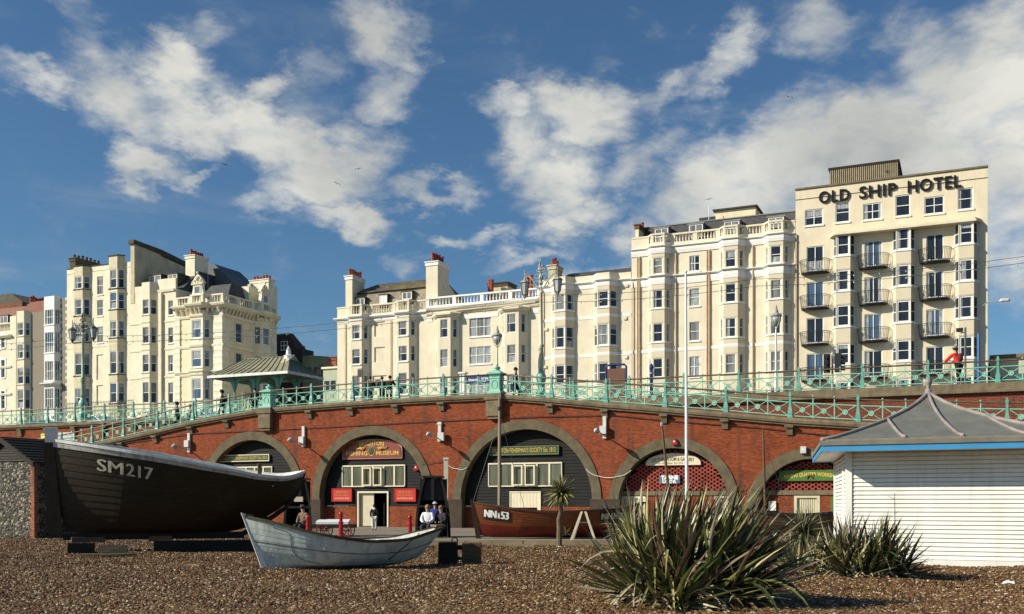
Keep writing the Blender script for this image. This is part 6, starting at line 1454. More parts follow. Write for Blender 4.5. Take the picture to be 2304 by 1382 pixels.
# ------------------------------------------------------------------ kiosk and flint shed
def kiosk():
    A = Vector(HUT_A); E = A-EU*.69-HS*1.0; LU, LS = 4.6, 6.3; T = Thing('beach_kiosk', 'white louvred beach kiosk with blue fascia and swept grey roof topped by a ball finial', 'kiosk', (A.x, A.y, 0), 'W')
    def q(u, s_, z, o=A): p = o+EU*u+HS*s_; return (p.x, p.y, z)
    zt = 2.84; mb = MB(); mb.hexa([q(.06,.06,0),q(LU-.06,.06,0),q(LU-.06,LS-.06,0),q(.06,LS-.06,0)], [q(.06,.06,zt),q(LU-.06,.06,zt),q(LU-.06,LS-.06,zt),q(.06,LS-.06,zt)]); T.part('wall', mb, M['louvre'])
    mb = MB(); n = 25; z0 = .12; dz = (zt-.02-z0)/n
    for i in range(n):
        z = z0+dz*i
        mb.hexa([q(.1,-.03,z),q(LU-.1,-.03,z),q(LU-.1,.05,z+.01),q(.1,.05,z+.01)], [q(.1,-.004,z+dz-.012),q(LU-.1,-.004,z+dz-.012),q(LU-.1,.057,z+dz-.008),q(.1,.057,z+dz-.008)])
    T.part('louvre_boards', mb, M['louvre'])
    mb = MB(); n = 25
    for i in range(n):
        z = z0+dz*i; a, b = (.1, 1.55)
        for (a, b) in ((.12, 1.5), (1.62, LS-.12)): mb.hexa([q(-.03,a,z),q(.05,a,z+.01),q(.05,b,z+.01),q(-.03,b,z)], [q(-.004,a,z+dz-.012),q(.057,a,z+dz-.008),q(.057,b,z+dz-.008),q(-.004,b,z+dz-.012)])
    T.part('louvre_boards', mb, M['louvre'])
    for (u, s_) in ((0,0),(0,1.5),(LU-.1,0),(0,LS-.12)):
        mb = MB(); mb.hexa([q(u-.055,s_-.055,0),q(u+.1,s_-.055,0),q(u+.1,s_+.12,0),q(u-.055,s_+.12,0)], [q(u-.055,s_-.055,zt),q(u+.1,s_-.055,zt),q(u+.1,s_+.12,zt),q(u-.055,s_+.12,zt)]); T.part('corner_post', mb, M['louvre'])
    mb = MB(); mb.hexa([q(.1,-.07,-.05),q(LU,-.07,-.05),q(LU,.02,-.05),q(.1,.02,-.05)], [q(.1,-.07,.11),q(LU,-.07,.11),q(LU,.02,.11),q(.1,.02,.11)]); T.part('plinth_board', mb, M['louvre'])
    # roof, concave (bell-cast) pyramid on the parallelogram eave
    EL, ES = 5.86+.1, 7.6; prof = [(0,0),(.12,.055),(.25,.15),(.4,.27),(.55,.395),(.67,.52),(.78,.64),(.88,.78),(.95,.9),(1,1)]; ze = 3.0; H = 1.45
    cs = [(0,0),(EL,0),(EL,ES),(0,ES)]; ctr = (EL/2, ES/2); rings = []
    for (t, h) in prof: rings.append([q(c[0]+(ctr[0]-c[0])*t, c[1]+(ctr[1]-c[1])*t, ze+.1+H*h, E) for c in cs])
    mb = MB()
    for a, b in zip(rings, rings[1:]):
        for i in range(4):
            j = (i+1)%4; k = 8
            for w in range(k):
                def mixp(p, r, f): return tuple(p[x]+(r[x]-p[x])*f for x in range(3))
                mb.face([mixp(a[i],a[j],w/k), mixp(a[i],a[j],(w+1)/k), mixp(b[i],b[j],(w+1)/k), mixp(b[i],b[j],w/k)])
    mb.face([q(*c, ze-.01, E) for c in cs][::-1]); T.part('roof', mb, M['felt'])
    mb = MB()
    for (a, b, n_) in ((cs[0],cs[1],(0,-1)),(cs[3],cs[0],(-1,0)),(cs[2],cs[3],(0,1)),(cs[1],cs[2],(1,0))):
        pa, pb = q(*a, 0, E), q(*b, 0, E); pth = [(pa[0],pa[1]),(pb[0],pb[1])]
        mb.sweep(pth, [(-.12,ze+.105),(.03,ze-.03),(.035,ze+.08),(-.05,ze+.125)], mi=0)
    T.part('roof_edge', mb, M['felt_edge'])
    mb = MB()
    for (a, b) in ((cs[0],cs[1]),(cs[3],cs[0]),(cs[2],cs[3]),(cs[1],cs[2])):
        pa, pb = q(*a, 0, E), q(*b, 0, E); mb.sweep([(pa[0],pa[1]),(pb[0],pb[1])], [(-.03,ze-.18),(.0,ze-.18),(.0,ze-.035),(-.03,ze-.035)])
    T.part('fascia', mb, M['blue_fascia'])
    mb = MB(); mb.face([q(c[0]+.02*(1 if c[0]==0 else -1), c[1]+.02*(1 if c[1]==0 else -1), ze-.16, E) for c in cs][::-1]); T.part('soffit', mb, M['louvre'])
    # lead rolls on hips and seams
    for i in range(4):
        mb = MB(); mb.tube([Vector(r[i])+Vector((0,0,.02)) for r in rings], .055, 7); T.part('hip_roll', mb, M['lead_roll'], smooth=True)
    def hz(t):
        for (a, b) in zip(prof, prof[1:]):
            if a[0] <= t <= b[0]: return a[1]+(b[1]-a[1])*(t-a[0])/(b[0]-a[0])
        return 1
    for (ub, tt, uu) in ((1.98,.60,None),(3.28,1.0,None),(4.72,.60,None)):
        mb = MB(); pts = []; n = 10
        for k in range(n+1):
            t = .04+(tt-.04)*k/n; lo, hi = ctr[0]*t, EL-(EL-ctr[0])*t
            top = (ctr[0] if tt > .9 else (ctr[0]*tt if ub < 3 else EL-(EL-ctr[0])*tt)); f = (t-.04)/(tt-.04); f = f**.75; u = ub+(top-ub)*f; u = min(max(u, lo), hi)
            pts.append(Vector(q(u, ctr[1]*t, ze+.13+H*hz(t), E)))
        mb.tube(pts, .045, 7); mb.ball(pts[0], .06, 8, 5); T.part('roof_seam', mb, M['lead_roll'], smooth=True)
    c = q(*ctr, 0, E); z = ze+.1+H; mb = MB(); mb.lathe((c[0],c[1]), [(.14,z-.12),(.12,z),(.085,z+.05),(.085,z+.1),(.05,z+.12),(.05,z+.16),(.07,z+.18),(.05,z+.2),(.085,z+.24),(.1,z+.30),(.085,z+.37),(.04,z+.42),(.01,z+.45)], 10); T.part('finial', mb, M['lead_roll'], smooth=True)
def flint_shed():
    d = 31.06; u1 = U(77, d); um = U(8, d); hw = u1-um; u0 = um-hw; L = 5.5
    T = Thing('flint_shed', 'flint walled shed with brick quoins and black tarred gable roof at the left edge', 'shed', (um, d, 0))
    ze = Z(77, 1037, d); za = Z(8, 985, d)
    mb = MB(); mb.box(u0, u1, d, d+L, -.2, ze); T.part('wall', mb, M['flint'])
    rq = random.Random(2); mb = MB(); z = -.1; i = 0
    while z < ze-.05:
        w = .26 if i % 2 else .16; mb.box(u1-w, u1+.012, d-.012, d+(.16 if i % 2 else .26), z, z+.225); mb.box(u0-.012, u0+w, d-.012, d+.2, z, z+.225); z += .23; i += 1
    T.part('brick_quoins', mb, M['brick_quoin'])
    mb = MB(); k = 8; H = za-.12-ze
    for j in range(k):
        f0, f1 = j/k, (j+1)/k; a0, a1 = hw*(1-f0)+.03, hw*(1-f1)+.03
        mb.hexa([(um-a0,d-.05,ze+H*f0),(um+a0,d-.05,ze+H*f0),(um+a0,d+.05,ze+H*f0),(um-a0,d+.05,ze+H*f0)], [(um-a1,d-.02,ze+H*f1),(um+a1,d-.02,ze+H*f1),(um+a1,d+.05,ze+H*f1),(um-a1,d+.05,ze+H*f1)])
    T.part('gable_boards', mb, M['darkwood'])
    mb = MB(); o = .18
    sl = (za-ze)/hw; rows = 9; run = hw+.16
    for side in (-1, 1):
        for j in range(rows):
            x0, x1 = run*(1-j/rows), run*(1-(j+1)/rows)-.03; z0, z1 = za-sl*x0+.03, za-sl*x1+.0
            mb.hexa([(um+side*x0,d-o,z0-.03),(um+side*x0,d+L+o,z0-.03),(um+side*x1,d+L+o,z1-.03),(um+side*x1,d-o,z1-.03)], [(um+side*x0,d-o,z0+.03),(um+side*x0,d+L+o,z0+.03),(um+side*x1,d+L+o,z1+.02),(um+side*x1,d-o,z1+.02)])
    T.part('roof', mb, M['black_boards'])
    mb = MB()
    for side in (-1, 1): mb.extr([(um,d-o-.03,za-.2),(um,d-o-.03,za+.02),(um+side*run,d-o-.03,za-sl*run+.02),(um+side*run,d-o-.03,za-sl*run-.2)], (0,.025,0))
    T.part('bargeboard', mb, M['darkwood'])
M['black_boards'] = woodmat('tarred_roof_boards', (.012,.009,.007), (.035,.026,.02), (1,12,12))
# ------------------------------------------------------------------ plants
PLANT = [paint('leaf_green', (.055,.072,.020), .25, 3.0, .35, .05), paint('leaf_olive', (.17,.175,.05), .25, 3.0, .35, .05), paint('leaf_straw', (.46,.40,.24), .2, 4.0, .5, .05),
         paint('leaf_brown', (.14,.085,.045), .25, 4.0, .6, .05), paint('leaf_dark', (.022,.028,.013), .25, 3.0, .4, .05), paint('leaf_yellow_edge', (.40,.38,.12), .2, 3.0, .4, .05)]
def blade(mb, base, az, el, L, w, droop, mi, n=7, tipw=.05, wind=(0,0), fold=.25, twist=0):
    p = Vector(base); d_ = Vector((math.cos(az)*math.cos(el), math.sin(az)*math.cos(el), math.sin(el))); b = len(mb.v); st = L/n
    for i in range(n+1):
        t = i/n; side = d_.cross(Vector((0,0,1)))
        if side.length < .05: side = Vector((math.sin(az), -math.cos(az), 0))
        side.normalize(); up = side.cross(d_).normalized(); ct, sn = math.cos(twist), math.sin(twist); side2 = side*ct+up*sn; up2 = up*ct-side*sn
        ww = w*(.55+.45*min(1, t*3))*(1-max(0, (t-.45)/.55)**1.4)*.5+w*tipw*.1
        mb.v += [tuple(p-side2*ww+up2*ww*fold), tuple(p), tuple(p+side2*ww+up2*ww*fold)]
        d_ = (d_+Vector((wind[0], wind[1], -droop*(.3+t*1.2)))*(1.0/n)).normalized(); p = p+d_*st
        if p.z < .03: p.z = .03+.02*random.random()
    for i in range(n):
        for j in (0, 1): mb.f.append((b+i*3+j, b+(i+1)*3+j, b+(i+1)*3+j+1, b+i*3+j+1)); mb.m.append(mi)
def flax(name, label, c, n, Lr, rad_, seed, wind, dead=.2, w=.055, fans=9, cat='plant', elr=(.25,1.45), sc=1):
    rs = random.Random(seed); mb = MB(); fl = [(rs.uniform(-1,1)*rad_, rs.uniform(-1,1)*rad_*.7, rs.uniform(0, 2*PI)) for _ in range(fans)]
    for i in range(n):
        f = rs.choice(fl); az = f[2]+rs.gauss(0, .75) if rs.random() < .5 else rs.uniform(0, 2*PI); el = rs.uniform(*elr)**1.0; el = min(1.5, el)
        k = rs.random(); out = math.cos(el)
        az = math.atan2(math.sin(az)+f[1]/rad_*.5, math.cos(az)+f[0]/rad_*.6)
        mi = 0 if k < .24 else 1 if k < .44 else 4 if k < .66 else 5 if k < .72 else 2 if k < .85 else 3
        L = rs.uniform(*Lr)*(.75+.25*math.sin(el)); blade(mb, (f[0]+rs.gauss(0,.06), f[1]+rs.gauss(0,.06), .0), az, el, L, w*rs.uniform(.7,1.25), rs.choice((rs.uniform(.02,.3),rs.uniform(.1,.7)))*(1.15-el*.5), mi, wind=wind, twist=rs.gauss(0,.5))
    for i in range(int(n*dead)):
        f = rs.choice(fl); az = rs.uniform(0, 2*PI); L = rs.uniform(.3,.75)*Lr[1]*.72
        blade(mb, (f[0]+rs.gauss(0,.12), f[1]+rs.gauss(0,.12), .05), az, rs.uniform(.15,.8), L, w*rs.uniform(.35,.8), rs.uniform(1.2,2.8), rs.choice((2,2,3,2)), n=6, twist=rs.gauss(0,.9))
    for i in range(int(n*.06)):   # bent and torn leaves hanging over
        f = rs.choice(fl); az = rs.uniform(0, 2*PI); blade(mb, (f[0], f[1], .2), az, rs.uniform(.5,1.2), rs.uniform(.7,.95)*Lr[1], w*.8, rs.uniform(2.2,3.4), rs.choice((1,2,0,5)), n=8, twist=rs.gauss(0,.8))
    T = Thing(name, label, cat, (c[0], c[1], 0), 'L'); T.part('leaves', mb, PLANT); return T
def rosette(mb, c, R, n, rs, mis=(0,1,4,2), down=.5, w=.035):
    for i in range(n):
        z = rs.uniform(-down, 1); el = math.asin(max(-1, min(1, z))); blade(mb, c, rs.uniform(0, 2*PI), el, R*rs.uniform(.75,1.1), w*rs.uniform(.7,1.2), rs.uniform(.2,.9), rs.choice(mis), n=5, twist=rs.gauss(0,.3))
def plants():
    flax('flax_clump', 'largest New Zealand flax clump, wind blown with straw coloured dead leaves, in the foreground', (2.68, 15.3), 1150, (1.1,2.1), .6, 3, (.38,.05), .6, .070, 18)
    flax('flax_clump', 'smaller dark flax clump with a bare flower stalk in front of the white kiosk', (7.35, 21.1), 600, (.8,1.5), .55, 8, (.28,0), .35, .064, 12)
    flax('flax_clump', 'low straggly flax tuft on the left flank of the clump by the kiosk', (6.1, 21.4), 130, (.6,1.15), .3, 18, (.1,0), .9, .04, 6)
    mb = MB(); rs = random.Random(6); o = Vector((8.1, 21.0, 0)); a = P(2013, 1110, 21.0)-o; base = P(2010, 1280, 21.0)-o; mb.tube([(base.x,0,0),((a.x+base.x)/2+.02,0,a.z*.6),(a.x,0,a.z)], [.012,.01,.006], 5)
    for z in (.75,.85,.93,.97,.6): mb.tube([(a.x*z+base.x*(1-z),0,a.z*z),(a.x+rs.uniform(-.12,.14),rs.uniform(-.05,.05),a.z*z+.06)], [.006,.004], 4)
    T = Thing('flower_stalk', 'bare dry flax flower stalk standing up against the kiosk louvres', 'stalk', tuple(o), 'L'); T.part('stem', mb, M['rustywood'])
    rs = random.Random(21)
    for (px, py, Y, R, lab) in ((1808, 1198, 27.5, .78, 'rounded spiky yucca in front of the cream door of the right hand arch'), (1738, 1238, 26.5, .55, 'low spiky yucca between the big flax clump and the rounded yucca'), (1868, 1240, 26.0, .55, 'dark spiky yucca at the foot of the kiosk corner')):
        c = P(px, py, Y); T = Thing('yucca', lab, 'plant', (c.x, Y, 0), 'L', group='yuccas by the kiosk'); mb = MB(); rosette(mb, (0,0,c.z), R, 420, rs, (0,4,1,0,4,2), .75, .032); T.part('leaves', mb, PLANT)
        mb = MB(); mb.lathe((0,0), [(.16,0),(.13,c.z*.6),(.1,c.z)], 8); T.part('stem', mb, M['rustywood'])
    c = P(1418, 1190, 28.0); T = Thing('cabbage_tree', 'pale leaved cabbage tree head half hidden behind the big flax clump', 'tree', (c.x, 28.0, 0), 'L'); mb = MB(); rosette(mb, (0,0,c.z), .85, 260, rs, (1,2,0,2), .8, .04); T.part('crown', mb, PLANT); mb = MB(); mb.lathe((0,0), [(.12,0),(.08,c.z)], 8); T.part('trunk', mb, M['rustywood'])
    Y = 35.3; c = P(1262, 1103, Y); x0 = P(1256, 1228, Y).x; T = Thing('cabbage_tree', 'slender cabbage palm with a mop head growing by the kerb before the varnished boat', 'tree', (x0, Y, 0), 'L'); cx = c.x-x0
    mb = MB(); rosette(mb, (cx,0,c.z-.1), .74, 330, rs, (0,1,2,4,1,5), .75, .042); T.part('crown', mb, PLANT)
    mb = MB(); pt = [P(1258,1228,Y),P(1258,1190,Y),P(1257,1170,Y),P(1262,1150,Y),P(1266,1128,Y),P(1263,1105,Y)]; mb.tube([(p.x-x0,0,p.z if i else -.05) for i, p in enumerate(pt)], [.11,.085,.08,.075,.06,.06], 9); T.part('trunk', mb, M['trunk'])
    mb = MB(); rosette(mb, (.25,.0,.45), .38, 30, rs, (0,2,1), .1, .03); T.part('side_shoot', mb, PLANT)
M['trunk'] = woodmat('palm_trunk', (.09,.06,.035), (.2,.15,.09), (5,5,14))
# ------------------------------------------------------------------ lamps, signs and fittings on the arches
def signs():
    d = DW+.5-.1
    def board(name, label, pa, pb, pt, pb2, mat, edge=None, dd=None, texts=(), cat='sign'):
        dd = dd or d; a, b = U(pa, dd), U(pb, dd); pm = (pa+pb)/2; z1, z0 = Z(pm, pt, dd), Z(pm, pb2, dd); um = (a+b)/2
        T = Thing(name, label, cat, (um, dd, z0)); mb = MB(); mb.box(a, b, dd-.04, dd+.04, z0, z1); bd = T.part('board', mb, mat)
        if edge:
            mb = MB(); t = .05; mb.box(a-t, b+t, dd-.06, dd+.035, z1, z1+t); mb.box(a-t, b+t, dd-.06, dd+.035, z0-t, z0); mb.box(a-t, a, dd-.06, dd+.035, z0, z1); mb.box(b, b+t, dd-.06, dd+.035, z0, z1); T.part('frame', mb, edge)
        for (s_, zf, h, wf, m, kw) in texts:
            mb = MB(); add_text(mb, s_, h, (um, dd-.045, z0+(z1-z0)*zf), RX, width=(b-a)*wf, bold=kw.get('bold', .0), arc=kw.get('arc', 0)); T.part('lettering', mb, m)
        return T, um, z0, z1, a, b
    G = M['gold']
    board('painted_sign', 'green board with gold lettering above the windows of the widest arch', 1104, 1256, 1006, 1022, M['sign_green'], M['olive_edge'], texts=[("BRIGHTON FISHERMAN'S SOCIETY Est. 1813", .25, .34, .93, G, {'bold':.0})])
    board('painted_sign', 'green board with gold lettering in the arch behind the big boat stern', 499, 605, 1025, 1037, M['sign_green'], M['sign_cream'], texts=[("BRIGHTON FISHERMAN'S SOCIETY Est. 1813", .25, .26, .93, G, {'bold':.0})])
    # museum sign with a curved top
    a, b = U(773, d), U(903, d); um = (a+b)/2; z0, z1, zs = Z(838, 1030, d), Z(838, 991, d), Z(773, 1017, d)
    T = Thing('museum_sign', 'maroon sign with curved top and gold lettering over the museum windows', 'sign', (um, d, z0)); n = 16
    def outl(k, e): return [(um-(b-a)/2-e, z0-e), (um+(b-a)/2+e, z0-e)]+[(um+(b-a)/2*math.cos(PI*i/n)+e*math.cos(PI*i/n), zs+(z1-zs)*math.sin(PI*i/n)**.85+e) for i in range(n+1)]
    mb = MB(); mb.extr([(x, d-.05, z) for x, z in outl(0, 0)], (0,.08,0)); T.part('board', mb, M['sign_maroon'])
    mb = MB(); mb.extr([(x, d-.02, z) for x, z in outl(0, .07)], (0,.05,0)); T.part('border', mb, M['pink_edge'])
    mb = MB(); add_text(mb, 'BRIGHTON', .36, (um, d-.055, z0+.70), RX, width=1.6, bold=.006, arc=.10); T.part('lettering', mb, G)
    mb = MB(); add_text(mb, 'FISHING', .32, (um-.98, d-.055, z0+.14), RX, width=1.42, bold=.004); T.part('lettering', mb, G)
    mb = MB(); add_text(mb, 'MUSEUM', .32, (um+1.02, d-.055, z0+.14), RX, width=1.45, bold=.004); T.part('lettering', mb, G)
    mb = MB(); mb.ball((um, d-.05, z0+.4), .2, 12, 6, (1,.12,1.35)); T.part('oval_emblem', mb, M['sign_green']); mb = MB(); p = [(um+.21*math.cos(2*PI*i/14), d-.06, z0+.4+.285*math.sin(2*PI*i/14)) for i in range(15)]; mb.tube(p, .018, 5); T.part('emblem_ring', mb, G)
    for s_ in (-1, 1):
        mb = MB(); x = um+s_*.68; mb.tube([(x-s_*.28,d-.06,z0+.56),(x-s_*.12,d-.06,z0+.5),(x+s_*.08,d-.06,z0+.54),(x+s_*.26,d-.06,z0+.5),(x+s_*.36,d-.06,z0+.62)], [.03,.10,.085,.04,.06], 7); T.part('fish_ornament', mb, M['gold_dull'])
    for (pa, pb, lab) in ((749, 791, 'left'), (889, 935, 'right')):
        T, um, z0, z1, a, b = board('notice_board', 'red framed notice board on the '+lab+' of the museum doorway', pa, pb, 1101, 1127, M['sign_red'], M['sign_red_edge'], texts=[('BRIGHTON', .68, .17, .62, M['gold_dull'], {'arc':.05}), ('FISHING MUSEUM', .42, .13, .74, M['gold_dull'], {}), ('ADMISSION FREE', .14, .13, .78, M['sign_cream'], {'bold':.0})])
    # arch 4 sign: shallow curved cream board
    a, b = U(1454, d), U(1577, d); um = (a+b)/2; z0, z1 = Z(1515, 1047, d), Z(1515, 1020, d); T = Thing('painted_sign', 'cream bow topped board in the arch with trellis brickwork behind the white pole', 'sign', (um, d, z0)); n = 14
    mb = MB(); hw = (b-a)/2; mb.extr([(um-hw,d-.05,z0),(um+hw,d-.05,z0)]+[(um+hw*math.cos(PI*i/n), d-.05, z0+.12+(z1-z0-.12)*math.sin(PI*i/n)) for i in range(n+1)], (0,.08,0)); T.part('board', mb, M['sign_cream'])
    mb = MB(); add_text(mb, 'LECTURE ROOM & GALLERY', .24, (um, d-.055, z0+.22), RX, width=2.15, arc=.05, bold=.006); T.part('lettering', mb, M['brown_ink']); mb = MB(); add_text(mb, 'on the Bay, by the Sea', .12, (um, d-.055, z0+.07), RX, width=1.6); T.part('lettering', mb, M['brown_ink'])
    T, um, z0, z1, a, b = board('small_sign', 'small blue and white banner on the trellis brickwork below the cream board', 1484, 1530, 1070, 1088, M['navy_soft'], None, texts=[('TARNE', .52, .26, .85, M['white_trim'], {'bold':.02}), ('UTOR', .05, .2, .7, M['white_trim'], {'bold':.015})])
    T, um, z0, z1, a, b = board('painted_sign', 'bright green board with yellow arched lettering partly hidden by the kiosk', 1753, 1905, 1058, 1082, M['sign_green2'], None, texts=[('FISHING QUARTER WORKSHOPS', .45, .24, .84, M['gold'], {'arc':.08, 'bold':.01})])
    mb = MB(); x = um-.1; mb.tube([(x-.14,d-.06,z0+.1),(x-.1,d-.06,z0+.25),(x+.06,d-.06,z0+.22),(x+.14,d-.06,z0+.1)], [.03,.05,.05,.03], 6); mb.ball((x+.16,d-.06,z0+.27), .05, 6, 5, (1,.3,1)); T.part('animal_ornament', mb, M['brown_ink'])
    dl = DW+.4; board('paper_notice', 'white paper notice on the brick base below the right hand trellis arch', 1729.5, 1746, 1128, 1149, M['white_trim'], None, dd=dl, cat='notice', texts=[('Notice', .8, .1, .5, M['brown_ink'], {})])
    board('green_board', 'narrow green board beside the cream door next to the kiosk', 1869, 1890, 1118, 1162, M['sign_green2'], None, dd=dl)
    board('paper_notice', 'white notice over the door half hidden left of the big flax clump', 1436, 1453, 1119, 1129, M['white_trim'], None, dd=dl, cat='notice', texts=[('OPEN', .3, .12, .7, M['brown_ink'], {})])
    board('yellow_notice', 'small yellow notice on the brick wall left of the big boat stem', 93, 105, 976, 987, M['yellow'], None, dd=DU-.06, cat='notice', texts=[('NOTICE', .5, .16, .8, M['brown_ink'], {})])
    board('information_board', 'white printed board on the brick wall behind the ramp foot', 132, 168, 973, 992, M['galv'], None, dd=DU-.06, cat='notice', texts=[('BEACH', .6, .2, .6, M['navy'], {}), ('BRIGHTON', .2, .16, .8, M['navy'], {})])
def wall_lamps():
    for (px, y1, y0, yb, hx, hy, lab) in ((427,975,1018,998,402,1009,'wall light left of the arch behind the big boat'), (684.5,959.5,1005,990,661,996.5,'wall light between the big boat arch and the museum arch'), (991,950,994,981,970,985,'wall light between the museum arch and the widest arch'), (1361.5,933,987,967,1344,979,'wall light between the widest arch and the first trellis arch')):
        u = U(px, DW); za, zb, zc = Z(px, y1, DW), Z(px, y0, DW), Z(px, yb, DW)
        T = Thing('wall_light', 'pale grey cobra head '+lab, 'wall light', (u, DW, zb), group='cobra head lights on the brick wall')
        mb = MB(); mb.box(u-.09, u+.09, DW-.12, DW, zb, za); mb.box(u-.13, u+.13, DW-.15, DW-.001, za-.14, za-.02) if px == 991 else None; T.part('bracket_plate', mb, M['galv'])
        mb = MB(); mb.box(u-.02, u+.34 if px == 991 else u+.2, DW-.3, DW-.121, zc-.28, zc+.16) if px == 991 else mb.box(u-.2, u+.14, DW-.3, DW-.121, zc-.22, zc+.18); T.part('control_box', mb, M['galv'])
        z = zb+.18; mb = MB(); mb.tube([(u, DW-.1, z-.05), (u, DW-.5, z+.03), (u, DW-1.0, z+.1)], .03, 6); arm = T.part('arm', mb, M['steel'])
        mb = MB(); mb.tube([(u, DW-.9, z+.08), (u, DW-1.05, z+.12), (u, DW-1.35, z+.14), (u, DW-1.55, z+.1)], [.05,.1,.13,.04], 8); T.part('lamp_head', mb, M['galv'], arm, smooth=True); mb = MB(); mb.ball((u, DW-1.28, z+.05), .1, 8, 5, (1,1.5,.5)); T.part('lens', mb, M['glass_grey'], arm)
    for (px, py, dd, m, lab) in ((938,1052,DW+.42,'red_metal','red alarm bell box beside the museum windows'), (1518.5,994,DW-.08,'red_metal','red alarm bell box on the ring of the first trellis arch'), (1808,1012,DW-.08,'galv','grey floodlight box on the ring of the trellis arch next to the kiosk')):
        u, z = U(px, dd), Z(px, py, dd); T = Thing('alarm_box' if m == 'red_metal' else 'floodlight', lab, 'alarm box' if m == 'red_metal' else 'light', (u, dd, z)); mb = MB()
        if m == 'red_metal': mb.extr([(u-.17,dd-.12,z-.1),(u-.12,dd-.12,z-.16),(u+.12,dd-.12,z-.16),(u+.17,dd-.12,z-.1),(u+.06,dd-.12,z+.14),(u-.06,dd-.12,z+.14)], (0,.13,0))
        else: mb.box(u-.13, u+.13, dd-.14, dd, z-.17, z+.15)
        T.part('casing', mb, M[m]); mb = MB(); mb.ball((u, dd-.13, z), .05, 8, 5, (1,.4,1)); T.part('badge', mb, M['white_trim'])
    # cables along the wall
    def cable(pts, lab, sag=.0, r=.014, m='black', dd=DW-.06):
        mb = MB(); p = [Vector((U(a, dd), dd, Z(a, b, dd))) for a, b in pts]; q = []
        for a, b in zip(p, p[1:]):
            for i in range(6): t = i/6; q.append(a+(b-a)*t-Vector((0,0,sag*4*t*(1-t))))
        q.append(p[-1]); mb.tube(q, r, 5); one('cable', mb, M[m], lab, 'cable', tuple(p[0]))
    cable([(250,1002),(430,976),(700,963),(900,952),(1080,943),(1210,938),(1380,934.5),(1500,947),(1700,962),(1900,984)], 'long black cable strung across the brick wall above all the arches', .0, .02)
    cable([(948,1045),(975,1040),(1000,1037)], 'black cable from the museum arch to the cream post', .05, .012); cable([(1005,1044),(1030,1055),(1050,1052)], 'white cable looping from the cream post to the widest arch', .08, .014, 'white_trim', DW-.1)
    cable([(1318,1055),(1345,1071),(1390,1072),(1420,1058)], 'white cable sagging between the widest arch and the first trellis arch', .08, .014, 'white_trim', DW-.1)
    cable([(1648,1103),(1690,1101),(1715,1104)], 'black cable between the two trellis arches', .05, .012)
def ornate_lamp(px, d, ztop, mats, lab, mirror=1):
    u = U(px, d); z0 = ZR-.1; T = Thing('ornate_lamp', lab, 'street lamp', (u, d, z0), group='ornate cast iron street lamps'); H = ztop-z0; c = (u, d); A, C, I = mats
    zk = z0+H*.255; mb = MB(); mb.lathe(c, [(.42,z0),(.42,z0+.15),(.3,z0+.25),(.3,z0+.9),(.36,z0+.95),(.25,z0+1.1),(.22,zk-.75),(.32,zk-.5),(.3,zk-.25),(.17,zk-.08),(.2,zk)], 12); T.part('base', mb, A, smooth=True)
    zc = z0+H*.77; mb = MB(); mb.lathe(c, [(.15,zk),(.17,zk+.3),(.14,zk+1.4),(.18,zk+1.45),(.18,zk+1.55),(.11,zk+1.6),(.085,zc),(.13,zc+.05),(.08,zc+.15)], 12); T.part('column', mb, C, smooth=True)
    mb = MB()
    for k in range(9): z = zk+.15+k*.14; mb.tube([(u+.15*math.cos(k*1.1+i*PI/4), d+.15*math.sin(k*1.1+i*PI/4), z+i*.03) for i in range(5)], .03, 5)
    T.part('spiral_ornament', mb, C)
    mb = MB(); zt = ztop     # openwork head
    mb.tube([(u,d,zc),(u,d,zt-.5)], .05, 6); mb.lathe(c, [(.05,zc+.5),(.14,zc+.6),(.08,zc+.75),(.16,zc+.95),(.06,zc+1.15),(.1,zc+1.3)], 8)
    for s_ in (-1, 1):
        for (r, cx, cz) in ((.26,.3,zc+.55),(.19,.24,zc+1.02),(.14,.16,zc+1.38)):
            p = []
            for i in range(15): a = i/14*1.7*PI; rr = r*(1-.5*i/14); p.append((u+s_*(cx-rr*math.cos(a)), d, cz+rr*math.sin(a)))
            mb.tube(p, .03, 5)
        mb.tube([(u+s_*.05,d,zc+.15),(u+s_*.35,d,zc+.6),(u+s_*.62,d,zc+1.0),(u+s_*.92,d,zc+1.12),(u+s_*1.02,d,zc+1.0)], .04, 6); mb.tube([(u+s_*.62,d,zc+1.0),(u+s_*.85,d,zc+1.28),(u+s_*1.05,d,zc+1.2)], .028, 5)
        mb.tube([(u+s_*.2,d,zc+.3),(u+s_*.75,d,zc+.7),(u+s_*.98,d,zc+1.05)], .025, 5)
    for k in range(6): mb.ball((u+.12*math.cos(k*2.1), d+.03*(-1)**k, zt-.75+k*.11), .07, 6, 4)
    mb.tube([(u,d,zt-.85),(u-.12,d,zt-.6),(u-.08,d,zt-.3),(u,d,zt-.12),(u+.08,d,zt-.3),(u+.12,d,zt-.6),(u,d,zt-.85)], .045, 5); mb.ball((u,d,zt-.08), .07, 6, 5); T.part('openwork_head', mb, I)
    for s_ in (-1, 1):
        x = u+s_*1.05; zl = zc+1.0; mb = MB(); mb.lathe((x,d), [(.02,zl),(.06,zl-.05),(.1,zl-.1),(.3,zl-.22),(.34,zl-.28),(.3,zl-.3)], 6); mb.lathe((x,d), [(.2,zl-.98),(.14,zl-1.04),(.08,zl-1.15),(.02,zl-1.25)], 6)
        for i in range(6): a = 2*PI*i/6; mb.tube([(x+.3*math.cos(a),d+.3*math.sin(a),zl-.3),(x+.19*math.cos(a),d+.19*math.sin(a),zl-.98)], .018, 4)
        mb.tube([(x,d,zl),(x,d,zl+.5)], .025, 5); ln = T.part('lantern', mb, I); mb = MB(); mb.lathe((x,d), [(.17,zl-.97),(.27,zl-.31)], 6); T.part('lantern_glass', mb, M['lantern_glass'], ln)
